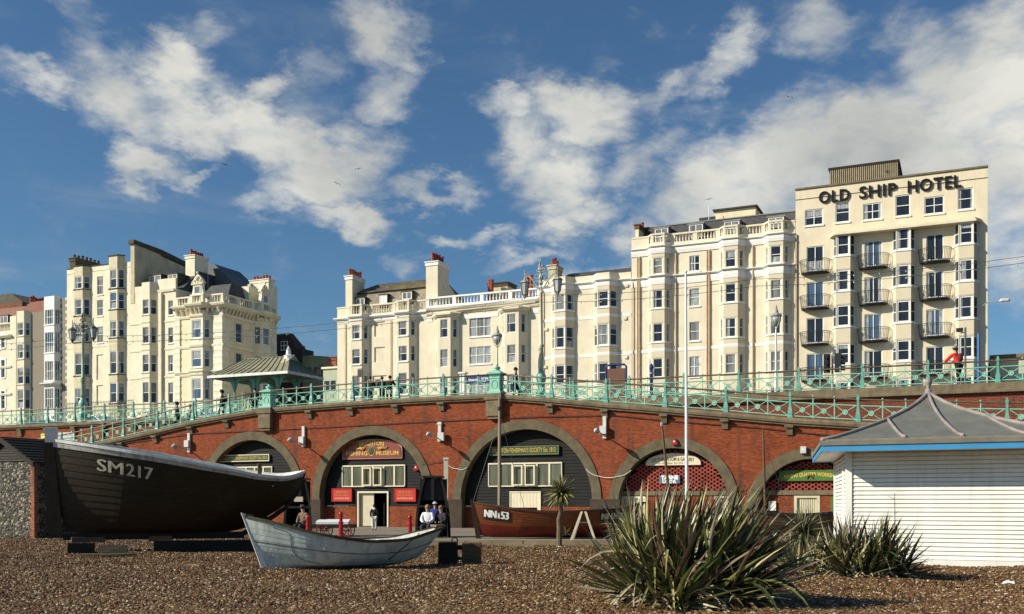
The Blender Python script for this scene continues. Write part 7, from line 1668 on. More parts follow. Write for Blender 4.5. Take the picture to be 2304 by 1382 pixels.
def simple_lamp(px, d, ytop, lab):
    u = U(px, d); zt = Z(px, ytop, d); T = Thing('street_lamp', lab, 'street lamp', (u, d, ZR-.1), group='plain lantern lamps on the promenade'); c = (u, d); zl = zt-1.15
    mb = MB(); mb.lathe(c, [(.09,ZR-.1),(.085,ZR+.9),(.06,ZR+1.0),(.045,zl-.1),(.07,zl-.06),(.05,zl)], 10); T.part('pole', mb, M['lamp_cream'] if px < 1300 else M['white_pole'])
    mb = MB()
    for i in range(4): a = PI/4+PI/2*i; mb.tube([(u,d,zl-.15),(u+.14*math.cos(a),d+.14*math.sin(a),zl),(u+.28*math.cos(a),d+.28*math.sin(a),zl+.3),(u+.29*math.cos(a),d+.29*math.sin(a),zl+.55)], .02, 4)
    mb.lathe(c, [(.3,zl+.54),(.31,zl+.58),(.27,zl+.66),(.14,zl+.72),(.11,zl+.85),(.06,zl+.95),(.05,zl+1.05),(.02,zl+1.15)], 10); hd = T.part('lantern_frame', mb, M['lamp_grey']); mb = MB(); mb.lathe(c, [(.05,zl),(.2,zl+.25),(.26,zl+.54)], 10); T.part('lantern_glass', mb, M['lantern_glass'], hd, smooth=True)
def street_things():
    ornate_lamp(1217, 56, 15.95, (M['aqua'], M['lamp_cream'], M['lamp_grey']), 'ornate twin lantern lamp with cream column between the balustrade house and the bay house')
    ornate_lamp(186.5, 56, 15.55, (M['aqua'], M['lamp_green'], M['lamp_dark']), 'ornate twin lantern lamp with green column before the tallest left house')
    simple_lamp(1119, 54.2, 733, 'single lantern lamp behind the taller newel post'); simple_lamp(1746, 54.2, 686, 'single lantern lamp on a thin white pole near the hotel')
    mb = MB(); Y = 30.0; p = P(1543, 614, Y); q = P(1545, 1100, Y); mb.tube([(q.x,Y,0),(q.x,Y,q.z),((p.x+q.x)/2,Y,5),(p.x,Y,p.z)], [.05,.048,.042,.03], 8)
    T = Thing('flagpole', 'tall bare white flagpole rising out of the big flax clump', 'flagpole', (q.x, Y, 0), 'W'); T.part('pole', mb, M['white_pole']); mb = MB(); mb.ball((p.x,Y,p.z+.03), .05, 8, 5); T.part('truck', mb, M['white_pole'])
    # traffic lights
    d = DU+1.6; u = U(1873, d)
    T = Thing('traffic_light', 'pair of black traffic signal heads back to back above the railing before the hotel', 'traffic light', (u, d, ZR-.2))
    mb = MB(); mb.lathe((u,d), [(.055,ZR-.2),(.055,ZR+2.1)], 8); T.part('pole', mb, M['steel'])
    for (x, k) in ((-.27, 0), (.27, 1)):
        mb = MB(); z = ZR+1.05; mb.box(u+x-.16, u+x+.16, d-.14, d+.14, z, z+.95); hd = T.part('signal_head', mb, M['black']); mb = MB()
        for i in range(3): zz = z+.17+i*.3; mb.tube([(u+x+(.16 if k else 0), d-(.0 if k else .13), zz+.02), (u+x+(.36 if k else 0), d-(.0 if k else .33), zz-.01)], .11, 8)
        T.part('visor', mb, M['black'], hd)
    # brown panel in a navy frame
    d = DU+2.6; a, b = U(1364, d), U(1409, d); z1 = Z(1386, 821, d); T = Thing('advertising_panel', 'brown panel in a rounded navy frame behind the railing before the bay house', 'panel', ((a+b)/2, d, ZR)); mb = MB(); mb.tube([(a,d,ZR-.2),(a,d,z1-.12),(a+.12,d,z1),(b-.12,d,z1),(b,d,z1-.12),(b,d,ZR-.2)], .06, 8); T.part('frame', mb, M['navy']); mb = MB(); mb.box(a+.07, b-.07, d-.03, d+.03, ZR+.3, z1-.22); T.part('panel', mb, M['brown_panel'])
    d = DU+2.4; u = U(1465.5, d); z = Z(1465, 818, d); T = Thing('navy_bollard', 'navy blue pointed post behind the railing before the hotel wing', 'bollard', (u, d, ZR)); mb = MB(); mb.lathe((u,d), [(.2,ZR-.2),(.2,ZR+.35),(.1,ZR+.45),(.1,z-.3),(.13,z-.25),(.1,z-.1),(.02,z)], 10); T.part('post', mb, M['navy']); mb = MB(); mb.lathe((u,d), [(.135,z-.6),(.135,z-.5)], 10); T.part('collar', mb, M['steel'])
    # hotel forecourt sign with gate pillar
    d = DF-9; a, b = U(1050, d), U(1103, d); z1, z0 = Z(1076, 847, d), Z(1076, 863, d); T = Thing('hotel_sign', 'navy hotel sign with white lettering behind the railing left of the taller newel', 'sign', ((a+b)/2, d, z0)); mb = MB(); mb.box(a, b, d-.04, d+.04, z0, z1); T.part('board', mb, M['navy'])
    for (s_, x, zz, w) in (('Welcome to the', .28, .45, 1.0), ('Old Ship', .78, .55, .75), ('Hotel', .72, .2, .5)): mb = MB(); add_text(mb, s_, .26, (a+(b-a)*x, d-.05, z0+(z1-z0)*zz), RX, width=w, bold=.01); T.part('lettering', mb, M['white_trim'])
    mb = MB(); mb.box(a+(b-a)*.56, a+(b-a)*.57, d-.05, d-.041, z0+.08, z1-.08); T.part('divider', mb, M['white_trim']); mb = MB(); mb.tube([(a+.3,d,ZR-.1),(a+.3,d,z0)], .05, 6); mb.tube([(b-.3,d,ZR-.1),(b-.3,d,z0)], .05, 6); T.part('post', mb, M['steel'])
    u = U(1042, d); zt = Z(1042, 838, d); T = Thing('gate_pillar', 'white rendered gate pillar left of the navy hotel sign', 'pillar', (u, d, ZR-.1)); mb = MB(); mb.box(u-.25, u+.25, d-.25, d+.25, ZR-.1, zt-.15); T.part('shaft', mb, M['white']); mb = MB(); mb.box(u-.36, u+.36, d-.36, d+.36, zt-.15, zt); T.part('cap', mb, M['white'])
    d = DF-.9; u = U(812, d); z = Z(812, 842, d); T = Thing('hanging_sign', 'small black hanging lantern sign on the front of the mansard house', 'sign', (u, d, z)); mb = MB(); mb.tube([(u+.3,d-.2,Z(818,890,d)),(u+.3,d-.2,z+.6)], .05, 5); mb.tube([(u+.3,d-.2,z+.55),(u-.3,d-.2,z+.55)], .035, 5); T.part('bracket', mb, M['black']); mb = MB(); mb.box(u-.28, u+.2, d-.24, d-.16, z-.35, z+.48); T.part('board', mb, M['black'])
    d = DU+5; u = U(2202, d); mb = MB(); mb.tube([(u,d,ZR-.2),(u,d,Z(2202,751,d))], .07, 8); T = Thing('blue_pole', 'thin blue pole behind the railing at the right corner of the hotel', 'pole', (u, d, ZR-.2)); T.part('shaft', mb, M['blue_pole'])
    d = DU+2.5; u = U(2172, d); z = Z(2172, 737, d); T = Thing('camera_pole', 'grey pole with a small dark camera above the person in red', 'camera pole', (u, d, ZR-.2)); mb = MB(); mb.tube([(u,d,ZR-.2),(u,d,z)], .05, 8); mb.tube([(u,d,z-.25),(u-.22,d,z-.25)], .025, 5); T.part('pole', mb, M['lamp_dark']); mb = MB(); mb.box(u-.42, u-.1, d-.1, d+.1, z-.2, z-.02); T.part('camera', mb, M['black'])
    d = DF-2; a = U(2221, d); z = Z(2225, 680, d); T = Thing('street_light', 'grey street light head reaching out past the right edge of the hotel', 'street light', (a, d, z)); mb = MB(); mb.tube([(a-.3,d+1.5,z),(a,d,z),(a+1.0,d,z)], .05, 6); T.part('arm', mb, M['steel']); mb = MB(); mb.tube([(a+.9,d,z),(a+1.1,d,z+.08),(a+1.6,d,z+.06),(a+1.75,d,z)], [.06,.16,.15,.04], 8); T.part('lamp_head', mb, M['galv'])
    # festoon wires with bulbs
    def festoon(pts, lab):
        mb = MB(); bl = []; W_ = [Vector((U(a, 56), 56, Z(a, b, 56))) for a, b in pts]; q = []
        for a, b in zip(W_, W_[1:]):
            n = max(4, int((b-a).length/1.2)); sg = (b-a).length*.018
            for i in range(n): t = i/n; p = a+(b-a)*t-Vector((0,0,sg*4*t*(1-t))); q.append(p); bl.append(p-Vector((0,0,.06)))
        q.append(W_[-1]); mb.tube(q, .014, 4, cap=False); T = Thing('festoon_wire', lab, 'festoon', tuple(W_[0]), group='festoon light wires'); T.part('wire', mb, M['lamp_dark']); 
        for p in bl: m_ = MB(); m_.ball(p, .045, 5, 4); T.part('bulb', m_, M['lantern_glass'])
    festoon([(-260,775),(186,756),(1217,664),(1700,628),(2420,560)], 'upper festoon wire of small bulbs strung along the seafront past the lamps'); festoon([(-260,790),(186,768),(1217,680),(1700,644),(2420,574)], 'lower festoon wire of small bulbs strung along the seafront past the lamps')
    # front area railings by the left houses
    d = DF-2.2; a, b = U(146, d), U(300, d); T = Thing('area_railing', 'black iron area railings before the tallest left house', 'railing', ((a+b)/2, d, ZR)); mb = MB(); z = Z(220, 905, d)
    mb.box(a, b, d-.02, d+.02, z-.06, z); mb.box(a, b, d-.02, d+.02, z-1.0, z-.95); n = 44
    for i in range(n+1): x = a+(b-a)*i/n; mb.box(x-.015, x+.015, d-.015, d+.015, z-1.5, z+.14)
    T.part('bars', mb, M['black'])
M['lantern_glass'] = glassmat('lantern_glass', (.45,.47,.45), .1)
M['olive_edge'] = paint('olive_sign_frame', (.12,.15,.05), .1, 3.0, .5, .02)
M['pink_edge'] = paint('pink_sign_border', (.48,.2,.14), .1, 3.0, .5, .02)
M['sign_red_edge'] = paint('red_sign_frame', (.38,.012,.01), .1, 3.0, .35, .02)
M['gold_dull'] = paint('dull_gold', (.46,.28,.06), .15, 6.0, .5, .02)
M['navy_soft'] = paint('blue_banner', (.09,.14,.22), .3, 6.0, .6, .02)
M['yellow'] = paint('yellow_notice_paint', (.75,.72,.15), .1, 3.0, .6, .02)
# ------------------------------------------------------------------ small things on the promenade and beach
def beach_things():
    def wpt(px, Y): return (px-1152)/2300*Y
    for (px, py, Y, lab) in ((693,1160,38.5,'red bollard beside the seated person near the big boat stern'), (767,1152,38.3,'red bollard in front of the cart left of the museum door'), (922.5,1160,38.6,'red bollard right of the museum door')):
        x = wpt(px, Y); zt = 1.55+(1130-py)/2300*Y+.0; T = Thing('bollard', lab, 'bollard', (x, Y, ZP), 'W', group='red bollards on the promenade'); k = (zt-ZP)
        mb = MB(); mb.lathe((x,Y), [(.12,ZP),(.12,ZP+.12*k),(.09,ZP+.16*k),(.075,ZP+.55*k),(.1,ZP+.58*k),(.1,ZP+.63*k),(.065,ZP+.66*k),(.065,ZP+.8*k),(.1,ZP+.83*k),(.075,ZP+.86*k)], 12); T.part('shaft', mb, M['red_metal'], smooth=False); mb = MB(); mb.ball((x,Y,ZP+.93*k), .085, 10, 6); T.part('ball_top', mb, M['red_metal'], smooth=True)
    # cart with white tray
    Y = 41; x0, x1 = wpt(705, Y), wpt(800, Y); T = Thing('hand_cart', 'dark hand cart with white tray and red spoked wheels by the museum', 'cart', ((x0+x1)/2, Y, ZP), 'W')
    mb = MB(); mb.box(x0, x1, Y-.35, Y+.35, .52, .66); T.part('bed', mb, M['darkwood']); mb = MB(); mb.hexa([(x0+.15,Y-.3,.67),(x1-.25,Y-.3,.67),(x1-.25,Y+.3,.74),(x0+.15,Y+.3,.74)], [(x0+.15,Y-.3,.76),(x1-.25,Y-.3,.76),(x1-.25,Y+.3,.86),(x0+.15,Y+.3,.86)]); T.part('tray', mb, M['white_trim'])
    for xw in (x0+.45, x1-.35):
        for yy in (Y-.42, Y+.42):
            mb = MB(); R_ = .25; p = [(xw+R_*math.cos(2*PI*i/18), yy, ZP+R_+R_*math.sin(2*PI*i/18)) for i in range(19)]; mb.tube(p, .022, 5)
            for i in range(8): a = 2*PI*i/8; mb.tube([(xw,yy,ZP+R_),(xw+R_*math.cos(a),yy,ZP+R_+R_*math.sin(a))], .012, 4)
            T.part('wheel', mb, M['dark_red'])
    # black upright boat halves used as shelters
    for (px0, px1, yt, pt0, pt1, Y, lab) in ((934,1014,1075,953,994,40.5,'black upended boat half used as a bench shelter right of the museum door'), (636,702,1080,660,688,41.5,'black upended boat half just behind the big boat stern')):
        xa, xb = wpt(px0,Y), wpt(px1,Y); ta, tb = wpt(pt0,Y), wpt(pt1,Y); zt = 1.55+(1130-yt)/2300*Y; n = 10; T = Thing('boat_shelter', lab, 'shelter', ((xa+xb)/2, Y, ZP), 'W')
        def side(f):   # outline, bulging outward
            z = ZP+(zt-ZP)*f; b_ = math.sin(PI*min(1,f*1.0)*.5); return xa+(ta-xa)*f**2.4, xb+(tb-xb)*f**2.4, z
        mb = MB(); D_ = 1.0
        for i in range(n):
            a0,b0,z0 = side(i/n); a1,b1,z1 = side((i+1)/n)
            mb.hexa([(a0,Y,z0),(a0+.09,Y,z0),(a0+.3,Y+D_,z0),(a0+.2,Y+D_,z0)], [(a1,Y,z1),(a1+.09,Y,z1),(a1+.3,Y+D_,z1),(a1+.2,Y+D_,z1)])
            mb.hexa([(b0-.09,Y,z0),(b0,Y,z0),(b0-.2,Y+D_,z0),(b0-.3,Y+D_,z0)], [(b1-.09,Y,z1),(b1,Y,z1),(b1-.2,Y+D_,z1),(b1-.3,Y+D_,z1)])
            mb.hexa([(a0+.2,Y+D_-.05,z0),(b0-.2,Y+D_-.05,z0),(b0-.2,Y+D_,z0),(a0+.2,Y+D_,z0)], [(a1+.2,Y+D_-.05,z1),(b1-.2,Y+D_-.05,z1),(b1-.2,Y+D_,z1),(a1+.2,Y+D_,z1)])
        T.part('planked_shell', mb, M['darkwood']); a1,b1,z1 = side(1); mb = MB(); mb.box(a1-.05, b1+.05, Y-.05, Y+.8, z1, z1+.08); T.part('top_plank', mb, M['black'])
        am,bm,zm = side(.52); mb = MB(); mb.box(am, bm, Y-.02, Y+.06, zm-.05, zm+.04); am,bm,zm = side(.62); mb.box(am+.05, bm-.05, Y+.3, Y+.34, zm, zt-.05); mb.box((ta+tb)/2-.06, (ta+tb)/2+.06, Y-.02, Y+.05, zm, zt); T.part('crossbar', mb, M['black'])
        am,bm,zm = side(.05); mb = MB(); mb.box(am+.15, bm-.15, Y-.5, Y-.1, ZP+.36, ZP+.42); mb.box(am+.3, am+.36, Y-.45, Y-.15, ZP, ZP+.36); mb.box(bm-.36, bm-.3, Y-.45, Y-.15, ZP, ZP+.36); T.part('bench_board', mb, M['darkwood'])
        if px0 < 700: mb = MB(); x = wpt(672,Y); mb.box(x-.18, x+.18, Y-.04, Y-.025, 1.55+(1130-1129)/2300*Y, 1.55+(1130-1118)/2300*Y); T.part('label_plate', mb, M['sign_cream'])
    # cream topped post
    Y = 47; x = wpt(1003.5, Y); zt = 1.55+(1130-1034)/2300*Y; T = Thing('timber_post', 'tall square post with cream edge between museum arch and widest arch', 'post', (x, Y, ZP), 'W'); mb = MB(); mb.box(x-.1, x+.1, Y-.1, Y+.1, ZP, zt); T.part('shaft', mb, M['cream_wood']); mb = MB(); mb.box(x-.13, x+.13, Y-.13, Y+.13, zt, zt+.08); T.part('cap', mb, M['white_trim'])
    # trestle
    Y = 37.4; a, b, m_ = wpt(1284,Y), wpt(1337,Y), wpt(1312,Y); zt = 1.55+(1130-1151)/2300*Y; T = Thing('trestle', 'pale wooden A-frame trestle leaning open before the varnished boat', 'trestle', (m_, Y, ZP), 'W')
    for (xa, xt, yy) in ((a, m_-.05, Y-.25), (b, m_+.08, Y-.25), (a+.1, m_-.05, Y+.3), (b+.05, m_+.08, Y+.3)): mb = MB(); mb.hexa([(xa-.04,yy-.03,ZP),(xa+.04,yy-.03,ZP),(xa+.04,yy+.03,ZP),(xa-.04,yy+.03,ZP)], [(xt-.04,Y-.03,zt),(xt+.04,Y-.03,zt),(xt+.04,Y+.03,zt),(xt-.04,Y+.03,zt)]); T.part('leg', mb, M['cream_wood'])
    mb = MB(); mb.box(m_-.2, m_+.2, Y-.02, Y+.02, zt-.42, zt-.38); T.part('spreader', mb, M['steel'])
    # timber mooring frame in front of the kerb
    Y = 25.6; T = Thing('mooring_timbers', 'two stout dark timber blocks joined by a bar with an iron shackle on the shingle', 'timber', (wpt(1035,Y), Y, 0), 'W')
    for (pa, pb, yt, m) in ((987,1029,1219,'darkwood'), (1040,1083,1221,'rustywood')): mb = MB(); xa, xb = wpt(pa,Y), wpt(pb,Y); z = 1.55+(1130-yt)/2300*Y; mb.hexa([(xa,Y-.22,-.05),(xb,Y-.22,-.05),(xb,Y+.25,-.05),(xa,Y+.25,-.05)], [(xa+.01,Y-.2,z),(xb-.015,Y-.21,z-.01),(xb,Y+.24,z),(xa+.01,Y+.25,z)]); T.part('block', mb, M[m])
    mb = MB(); z = 1.55+(1130-1229)/2300*Y; mb.box(wpt(1029,Y), wpt(1040,Y), Y-.1, Y+.1, z-.09, z+.02); mb.box(wpt(1027,Y), wpt(1042,Y), Y-.06, Y+.1, .1, .17); T.part('bar', mb, M['darkwood'])
    mb = MB(); x = wpt(1023,Y); z = 1.55+(1130-1219)/2300*Y; mb.tube([(x-.07,Y,z),(x-.07,Y,z+.05),(x-.04,Y,z+.1),(x+.03,Y,z+.1),(x+.07,Y,z+.05),(x+.07,Y,z)], .018, 6); T.part('shackle', mb, M['black'])
    mb = MB(); Y = 24.0; mb.box(wpt(1082,Y), wpt(1206,Y), Y-.06, Y+.06, .0, .045); one('plank', mb, M['darkwood'], 'thin dark plank lying on the shingle right of the mooring timbers', 'plank', (wpt(1140,Y), Y, 0), 'W')
    mb = MB(); Y = 18.8; x = wpt(2266,Y); mb.face([(x-.1,Y,.05),(x-.02,Y-.08,.07),(x+.06,Y-.03,.05),(x+.13,Y+.02,.06),(x+.05,Y+.06,.12),(x-.04,Y+.05,.09)]); mb.face([(x+.02,Y,.06),(x+.12,Y-.04,.05),(x+.15,Y+.04,.1),(x+.05,Y+.05,.08)]); one('litter', mb, M['white_trim'], 'crumpled white paper litter on the pebbles at lower right', 'litter', (x, Y, 0), 'W')
    # gulls
    for (px, py, Y, a, lab) in ((505,371,70,.3,'small dark gull alone to the left of the other gulls, above the left terrace'), (806,381,75,-.2,'upper of two gulls gliding below the long cloud'), (758,414,72,.5,'lower of two gulls gliding below the long cloud, wings raised'), (928,390,90,.1,'faint gull farthest right of the gull group'), (1777,220,90,.2,'tiny gull high in front of the big right hand cloud'), (1595,449,88,-.3,'dark gull hovering just above the aerial on the slate roof')):
        c = P(px, py, Y); s_ = Y/75*.5; T = Thing('gull', lab, 'bird', tuple(c), 'L', rot=(0, a*.5, a), group='gulls in the sky'); mb = MB()
        mb.tube([(0,-.24*s_,0),(0,-.1*s_,.01),(0,.08*s_,.01),(0,.28*s_,-.0)], [.02,.06*s_,.06*s_,.01], 6); T.part('body', mb, M['gull'] if px != 1595 and px != 505 else M['black'])
        for k in (-1, 1): mb = MB(); mb.extr([(0,-.08*s_,.02),(k*.28*s_,-.12*s_,.13*s_),(k*.62*s_,.1*s_,.06*s_),(k*.28*s_,.04*s_,.12*s_),(0,.1*s_,.02)], (0,0,.012)); T.part('wing', mb, M['gull_wing'] if px != 1595 and px != 505 else M['black'])
M['dark_red'] = paint('dull_red_wheels', (.16,.012,.012), .15, 4.0, .5, .02)
M['gull'] = paint('gull_white', (.6,.6,.58), .1, 3.0, .7, 0); M['gull_wing'] = paint('gull_grey', (.2,.2,.2), .1, 3.0, .7, 0)
# ------------------------------------------------------------------ cars on the upper road
def car(px, d, colour, lab):
    T = Thing('parked_car', lab, 'car', (U(px, d), d, ZR-.2), group='cars on the seafront road'); u = U(px, d); z = ZR-.2; mb = MB()
    side = [(-2.1,.35),(-2.15,.7),(-1.95,.88),(-1.2,.98),(-.55,1.42),(.75,1.46),(1.45,1.02),(2.05,.92),(2.15,.6),(2.1,.35)]
    mb.extr([(u+x, d-.85, z+h) for x, h in side], (0,1.7,0)); T.part('body', mb, colour)
    mb = MB(); g = [(-1.02,1.0),(-.5,1.36),(.7,1.4),(1.22,1.04)]; mb.extr([(u+x, d-.865, z+h) for x, h in g], (0,.012,0)); T.part('window', mb, M['glass_dark'])
    for x in (-1.35, 1.35): mb = MB(); mb.tube([(u+x,d-.9,z+.33),(u+x,d-.68,z+.33)], .33, 14); w = T.part('wheel', mb, M['black']); mb = MB(); mb.tube([(u+x,d-.915,z+.33),(u+x,d-.9,z+.33)], .2, 12); T.part('rim', mb, M['steel'], w)
def cars():
    car(452, 61, M['white_trim'], 'white car behind the left railing below the corner house'); car(556, 62, M['blue_pole'], 'blue car at the left end of the shelter'); car(98, 63, M['blue_pole'], 'blue car behind the far left railing'); car(215, 61, M['white_trim'], 'white car behind the railing beside the green column lamp')
# ------------------------------------------------------------------ people
def skinobj(T, name, pts, edges, radii, mat, parent=None, sub=2):
    me = bpy.data.meshes.new(name); me.from_pydata([tuple(p) for p in pts], edges, []); me.materials.append(mat)
    o = bpy.data.objects.new(name, me); COL.objects.link(o); o.parent = parent or T.o
    sk = o.modifiers.new('skin', 'SKIN'); sk.use_smooth_shade = True; sk.branch_smoothing = .6
    if not me.skin_vertices: pass
    for i, v in enumerate(me.skin_vertices[0].data): v.radius = radii[i] if isinstance(radii[i], tuple) else (radii[i], radii[i]); v.use_root = (i == 0)
    ss = o.modifiers.new('smooth', 'SUBSURF'); ss.levels = sub; ss.render_levels = sub
    return o
def ensure_skin(me):
    pass
SKIN = paint('skin', (.50,.30,.21), .05, 5.0, .55, 0)
def cloth(name, c): return paint('cloth_'+name, c, .15, 6.0, .9, .1)
def person(label, loc, face, pose='stand', H=1.72, top=(.02,.02,.025), legs=(.02,.02,.03), hair=(.03,.02,.015), hat=None, bag=None, coat=False, hood=None, frame='W', scarf=None):
    """face = heading of the gaze in radians (0 = +x of the picture, -pi/2 = towards the viewer)"""
    T = Thing('person', label, 'person', loc, 'L', rot=face+PI/2); k = H/1.72     # local: looks along -y
    if pose == 'stand' or pose == 'walk' or pose == 'lean':
        st = .0 if pose == 'stand' else (.16 if pose == 'walk' else .06); ln = .18 if pose == 'lean' else 0
        J = dict(pel=(0,0,.92), wai=(0,-.01-ln*.3,1.08), che=(0,0-ln*.8,1.30), nec=(0,-.01-ln,1.47), hb=(0,-.01-ln,1.55), hd=(0,-.03-ln,1.64),
          shl=(-.18,0-ln,1.42), ell=(-.24,.03-ln,1.14), wrl=(-.22,-.08-ln,.92), hal=(-.21,-.1-ln,.84), shr=(.18,0-ln,1.42), elr=(.24,.04-ln,1.14), wrr=(.22,-.06-ln,.92), har=(.21,-.08-ln,.84),
          hil=(-.09,0,.88), knl=(-.1,-.03-st,.48), anl=(-.1,.0-st*.8,.08), tol=(-.1,-.16-st*.8,.03), hir=(.09,0,.88), knr=(.1,-.02+st*.3,.48), anr=(.1,.02+st*1.2,.1), tor=(.1,-.13+st*1.2,.03))
        if pose == 'lean': J.update(ell=(-.26,-.25-ln,1.18), wrl=(-.18,-.42-ln,1.12), hal=(-.14,-.48-ln,1.12), elr=(.26,-.25-ln,1.18), wrr=(.18,-.42-ln,1.12), har=(.14,-.48-ln,1.12))
    else:
        b = .47; J = dict(pel=(0,0,b), wai=(0,.0,b+.16), che=(0,-.03,b+.38), nec=(0,-.05,b+.55), hb=(0,-.06,b+.63), hd=(0,-.09,b+.72),
          shl=(-.18,-.03,b+.5), ell=(-.24,-.1,b+.24), wrl=(-.12,-.3,b+.16), hal=(-.06,-.36,b+.16), shr=(.18,-.03,b+.5), elr=(.24,-.1,b+.24), wrr=(.12,-.3,b+.16), har=(.06,-.36,b+.17),
          hil=(-.1,-.02,b), knl=(-.13,-.44,b+.02), anl=(-.12,-.42,.08), tol=(-.13,-.56,.03), hir=(.1,-.02,b), knr=(.13,-.44,b+.02), anr=(.12,-.42,.08), tor=(.13,-.56,.03))
    names = list(J); P_ = [Vector(J[n])*k for n in names]; ix = {n: i for i, n in enumerate(names)}
    E_ = [('pel','wai'),('wai','che'),('che','nec'),('nec','hb'),('hb','hd'),('che','shl'),('shl','ell'),('ell','wrl'),('wrl','hal'),('che','shr'),('shr','elr'),('elr','wrr'),('wrr','har'),('pel','hil'),('hil','knl'),('knl','anl'),('anl','tol'),('pel','hir'),('hir','knr'),('knr','anr'),('anr','tor')]
    R_ = dict(pel=.12,wai=.11,che=.125,nec=.055,hb=.075,hd=.098,shl=.06,ell=.042,wrl=.03,hal=.035,shr=.06,elr=.042,wrr=.03,har=.035,hil=.085,knl=.055,anl=.04,tol=.035,hir=.085,knr=.055,anr=.04,tor=.035)
    skinobj(T, 'body', P_, [(ix[a], ix[b]) for a, b in E_], [R_[n]*k for n in names], SKIN)
    def sub(name, ns, es, grow, mat):
        idx = {n: i for i, n in enumerate(ns)}; return skinobj(T, name, [Vector(J[n])*k for n in ns], [(idx[a], idx[b]) for a, b in es], [(R_[n]+grow.get(n, .022))*k for n in ns], mat)
    nm = '_'.join('%02d' % int(c*99) for c in top)
    ext = {'pel': .06 if not coat else .08, 'wai': .06, 'che': .055, 'nec': .015, 'shl': .035, 'shr': .035, 'ell': .03, 'elr': .03}
    ns = ['che','wai','pel','nec','shl','ell','wrl','shr','elr','wrr']; es = [('che','wai'),('wai','pel'),('che','nec'),('che','shl'),('shl','ell'),('ell','wrl'),('che','shr'),('shr','elr'),('elr','wrr')]
    if coat and pose != 'sit': J['hem'] = (0, 0, .66); R_['hem'] = .15; ns.append('hem'); es.append(('pel','hem'))
    jk = sub('jacket', ns, es, ext, cloth('top_'+nm, top))
    nl = '_'.join('%02d' % int(c*99) for c in legs); sub('trousers', ['pel','hil','knl','anl','hir','knr','anr'], [('pel','hil'),('hil','knl'),('knl','anl'),('pel','hir'),('hir','knr'),('knr','anr')], {'pel':.012,'hil':.018,'knl':.02,'anl':.02,'hir':.018,'knr':.02,'anr':.02}, cloth('leg_'+nl, legs))
    for s_ in 'lr': sub('shoe', ['an'+s_, 'to'+s_], [('an'+s_, 'to'+s_)], {'an'+s_:.012,'to'+s_:.014}, M['black'])
    h = Vector(J['hd'])*k; mb = MB(); mb.ball((h.x, h.y+.025*k, h.z+.03*k), .112*k, 12, 8, (.92,1.02,.98)); hm = cloth('hair_%02d' % int(hair[0]*99), hair)
    if hood: mb.ball((h.x, h.y+.05*k, h.z-.03*k), .125*k, 12, 8, (1,1,1.15)); hm = cloth('hood', hood)
    T.part('hair' if not hood else 'hood', mb, hm, smooth=True)
    mb = MB(); mb.ball((h.x, h.y-.1*k, h.z-.0*k), .018*k, 6, 4, (.7,1,1)); T.part('nose', mb, SKIN); mb = MB(); mb.ball((h.x-.035*k, h.y-.088*k, h.z+.015*k), .012*k, 6, 4); mb.ball((h.x+.035*k, h.y-.088*k, h.z+.015*k), .012*k, 6, 4); T.part('eyes', mb, M['black'])
    if hat: mb = MB(); mb.lathe((h.x, h.y), [(.15*k,h.z+.06*k),(.15*k,h.z+.075*k),(.108*k,h.z+.08*k),(.1*k,h.z+.15*k),(.05*k,h.z+.17*k)], 12); T.part('hat', mb, cloth('hat_%02d' % int(hat[0]*99), hat), smooth=True)
    if bag: c = Vector(J['che'])*k; mb = MB(); mb.ball((c.x, c.y+.2*k, c.z-.06*k), .17*k, 10, 7, (.85,.7,1.25)); T.part('backpack', mb, cloth('bag', bag), smooth=True)
    if scarf: n_ = Vector(J['nec'])*k; mb = MB(); mb.lathe((n_.x, n_.y), [(.1*k,n_.z-.06*k),(.115*k,n_.z),(.08*k,n_.z+.05*k)], 10); T.part('collar', mb, cloth('scarf', scarf))
    return T
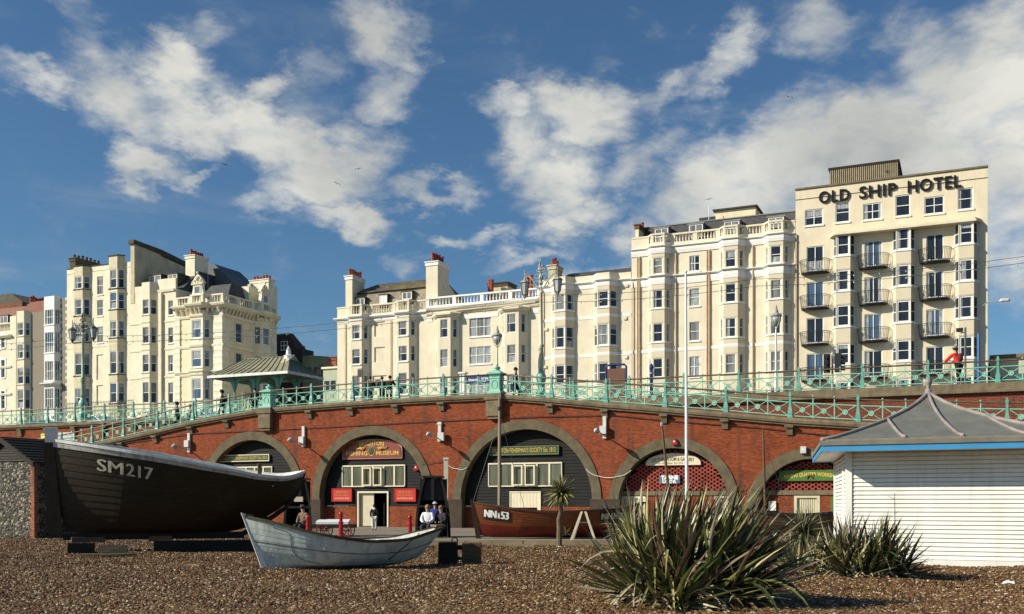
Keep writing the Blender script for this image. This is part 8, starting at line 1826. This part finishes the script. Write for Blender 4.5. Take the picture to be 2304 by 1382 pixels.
def people():
    def onR(px, d, z=None): u = U(px, d); x, y = R2W(u, d); return (x, y, (min(copz(u)-.02, ZR-.04) if z is None else z-.2))
    BK = (.012,.012,.015)
    L_ = -PI*.85
    person('person in a black coat and dark hat walking down the left ramp', onR(399, DW+1.6), PI+.2, 'walk', 1.8, BK, BK, coat=True, hat=(.02,.018,.015))
    person('person in a pale jacket walking beside the black coated person on the ramp', onR(428, DW+2.0), PI+.2, 'walk', 1.58, (.42,.40,.33), (.06,.06,.07), hair=(.14,.1,.06))
    person('person in black with a dark red rucksack and flat cap nearing the smaller newel', onR(500, DW+1.4), PI+.3, 'walk', 1.82, BK, BK, hat=(.015,.015,.015), bag=(.16,.012,.018), coat=True)
    person('small dark figure low on the ramp just above the big boat', onR(236, DW+1.8), PI, 'walk', 1.6, BK, BK)
    person('dark figure on the ramp close to the left side of the smaller newel', onR(573, DW+1.8), -PI/2, 'stand', 1.7, BK, BK)
    person('dark figure seated height behind the railing inside the shelter', onR(623, DW+3.5, ZR), -PI/2, 'stand', 1.62, BK, BK)
    person('person in black standing alone at the railing before the mansard house', onR(832, DW+1.2), PI/2, 'lean', 1.66, BK, (.03,.04,.08))
    person('left person of a dark clad couple leaning together on the central railing', onR(860, DW+1.2), PI/2+.2, 'lean', 1.6, BK, BK, hair=(.08,.05,.03)); person('right person of a dark clad couple leaning together on the central railing', onR(875, DW+1.1), PI/2-.2, 'lean', 1.62, BK, BK)
    person('person in dark navy walking just right of the taller newel post', onR(1160, DW+1.3, 7.2), 0.1, 'walk', 1.78, (.02,.02,.05), BK)
    person('person in a bright red jacket and cap leaning on the railing before the hotel', onR(2158, DU+.75, ZR+.2), PI/2+.5, 'lean', 1.85, (.62,.03,.02), BK, hat=(.25,.22,.18), bag=(.62,.03,.02))
    wp = lambda px, Y: ((px-1152)/2300*Y, Y, ZP)
    person('person in a black top with a white collar seen from behind in the museum doorway', wp(842, 50.0), PI/2, 'stand', 1.25, BK, (.62,.62,.6), hair=(.02,.015,.01), scarf=(.8,.8,.78))
    # bench trio
    person('person with long blond hair in a white jacket seated in the black boat shelter', (wp(963,40.2)[0], 40.2, ZP-.01), -PI/2-.2, 'sit', 1.7, (.74,.74,.76), (.03,.03,.05), hair=(.32,.2,.08))
    person('person in a bright blue coat and pale cap standing between two seated people', (wp(979,40.45)[0], 40.45, ZP), -PI/2, 'stand', 1.34, (.035,.06,.30), (.05,.09,.3), hat=(.5,.5,.5))
    person('person in a dark shiny jacket seated on the right in the black boat shelter', (wp(994,40.2)[0], 40.2, ZP-.01), -PI/2-.5, 'sit', 1.66, (.03,.03,.035), (.02,.02,.03), hair=(.26,.13,.07))
    person('person in a brown jacket and dark cap seated near the big boat stern', (wp(684,41.2)[0], 41.2, ZP-.01), -PI/2-.5, 'sit', 1.66, (.16,.11,.07), (.03,.03,.04), hat=(.04,.035,.03))
setting(); arcade(); upper_walls(); railings()
old_hotel(); hotel_wing(); bay_house(); triple_house(); mansard_house(); corner_house(); stepped_house(); left_tower(); flint_houses(); side_street(); shelter()
big_boat(); white_boat(); varnished_boat(); dark_boat(); kiosk(); flint_shed(); plants()
signs(); wall_lamps(); street_things(); beach_things(); cars(); people()
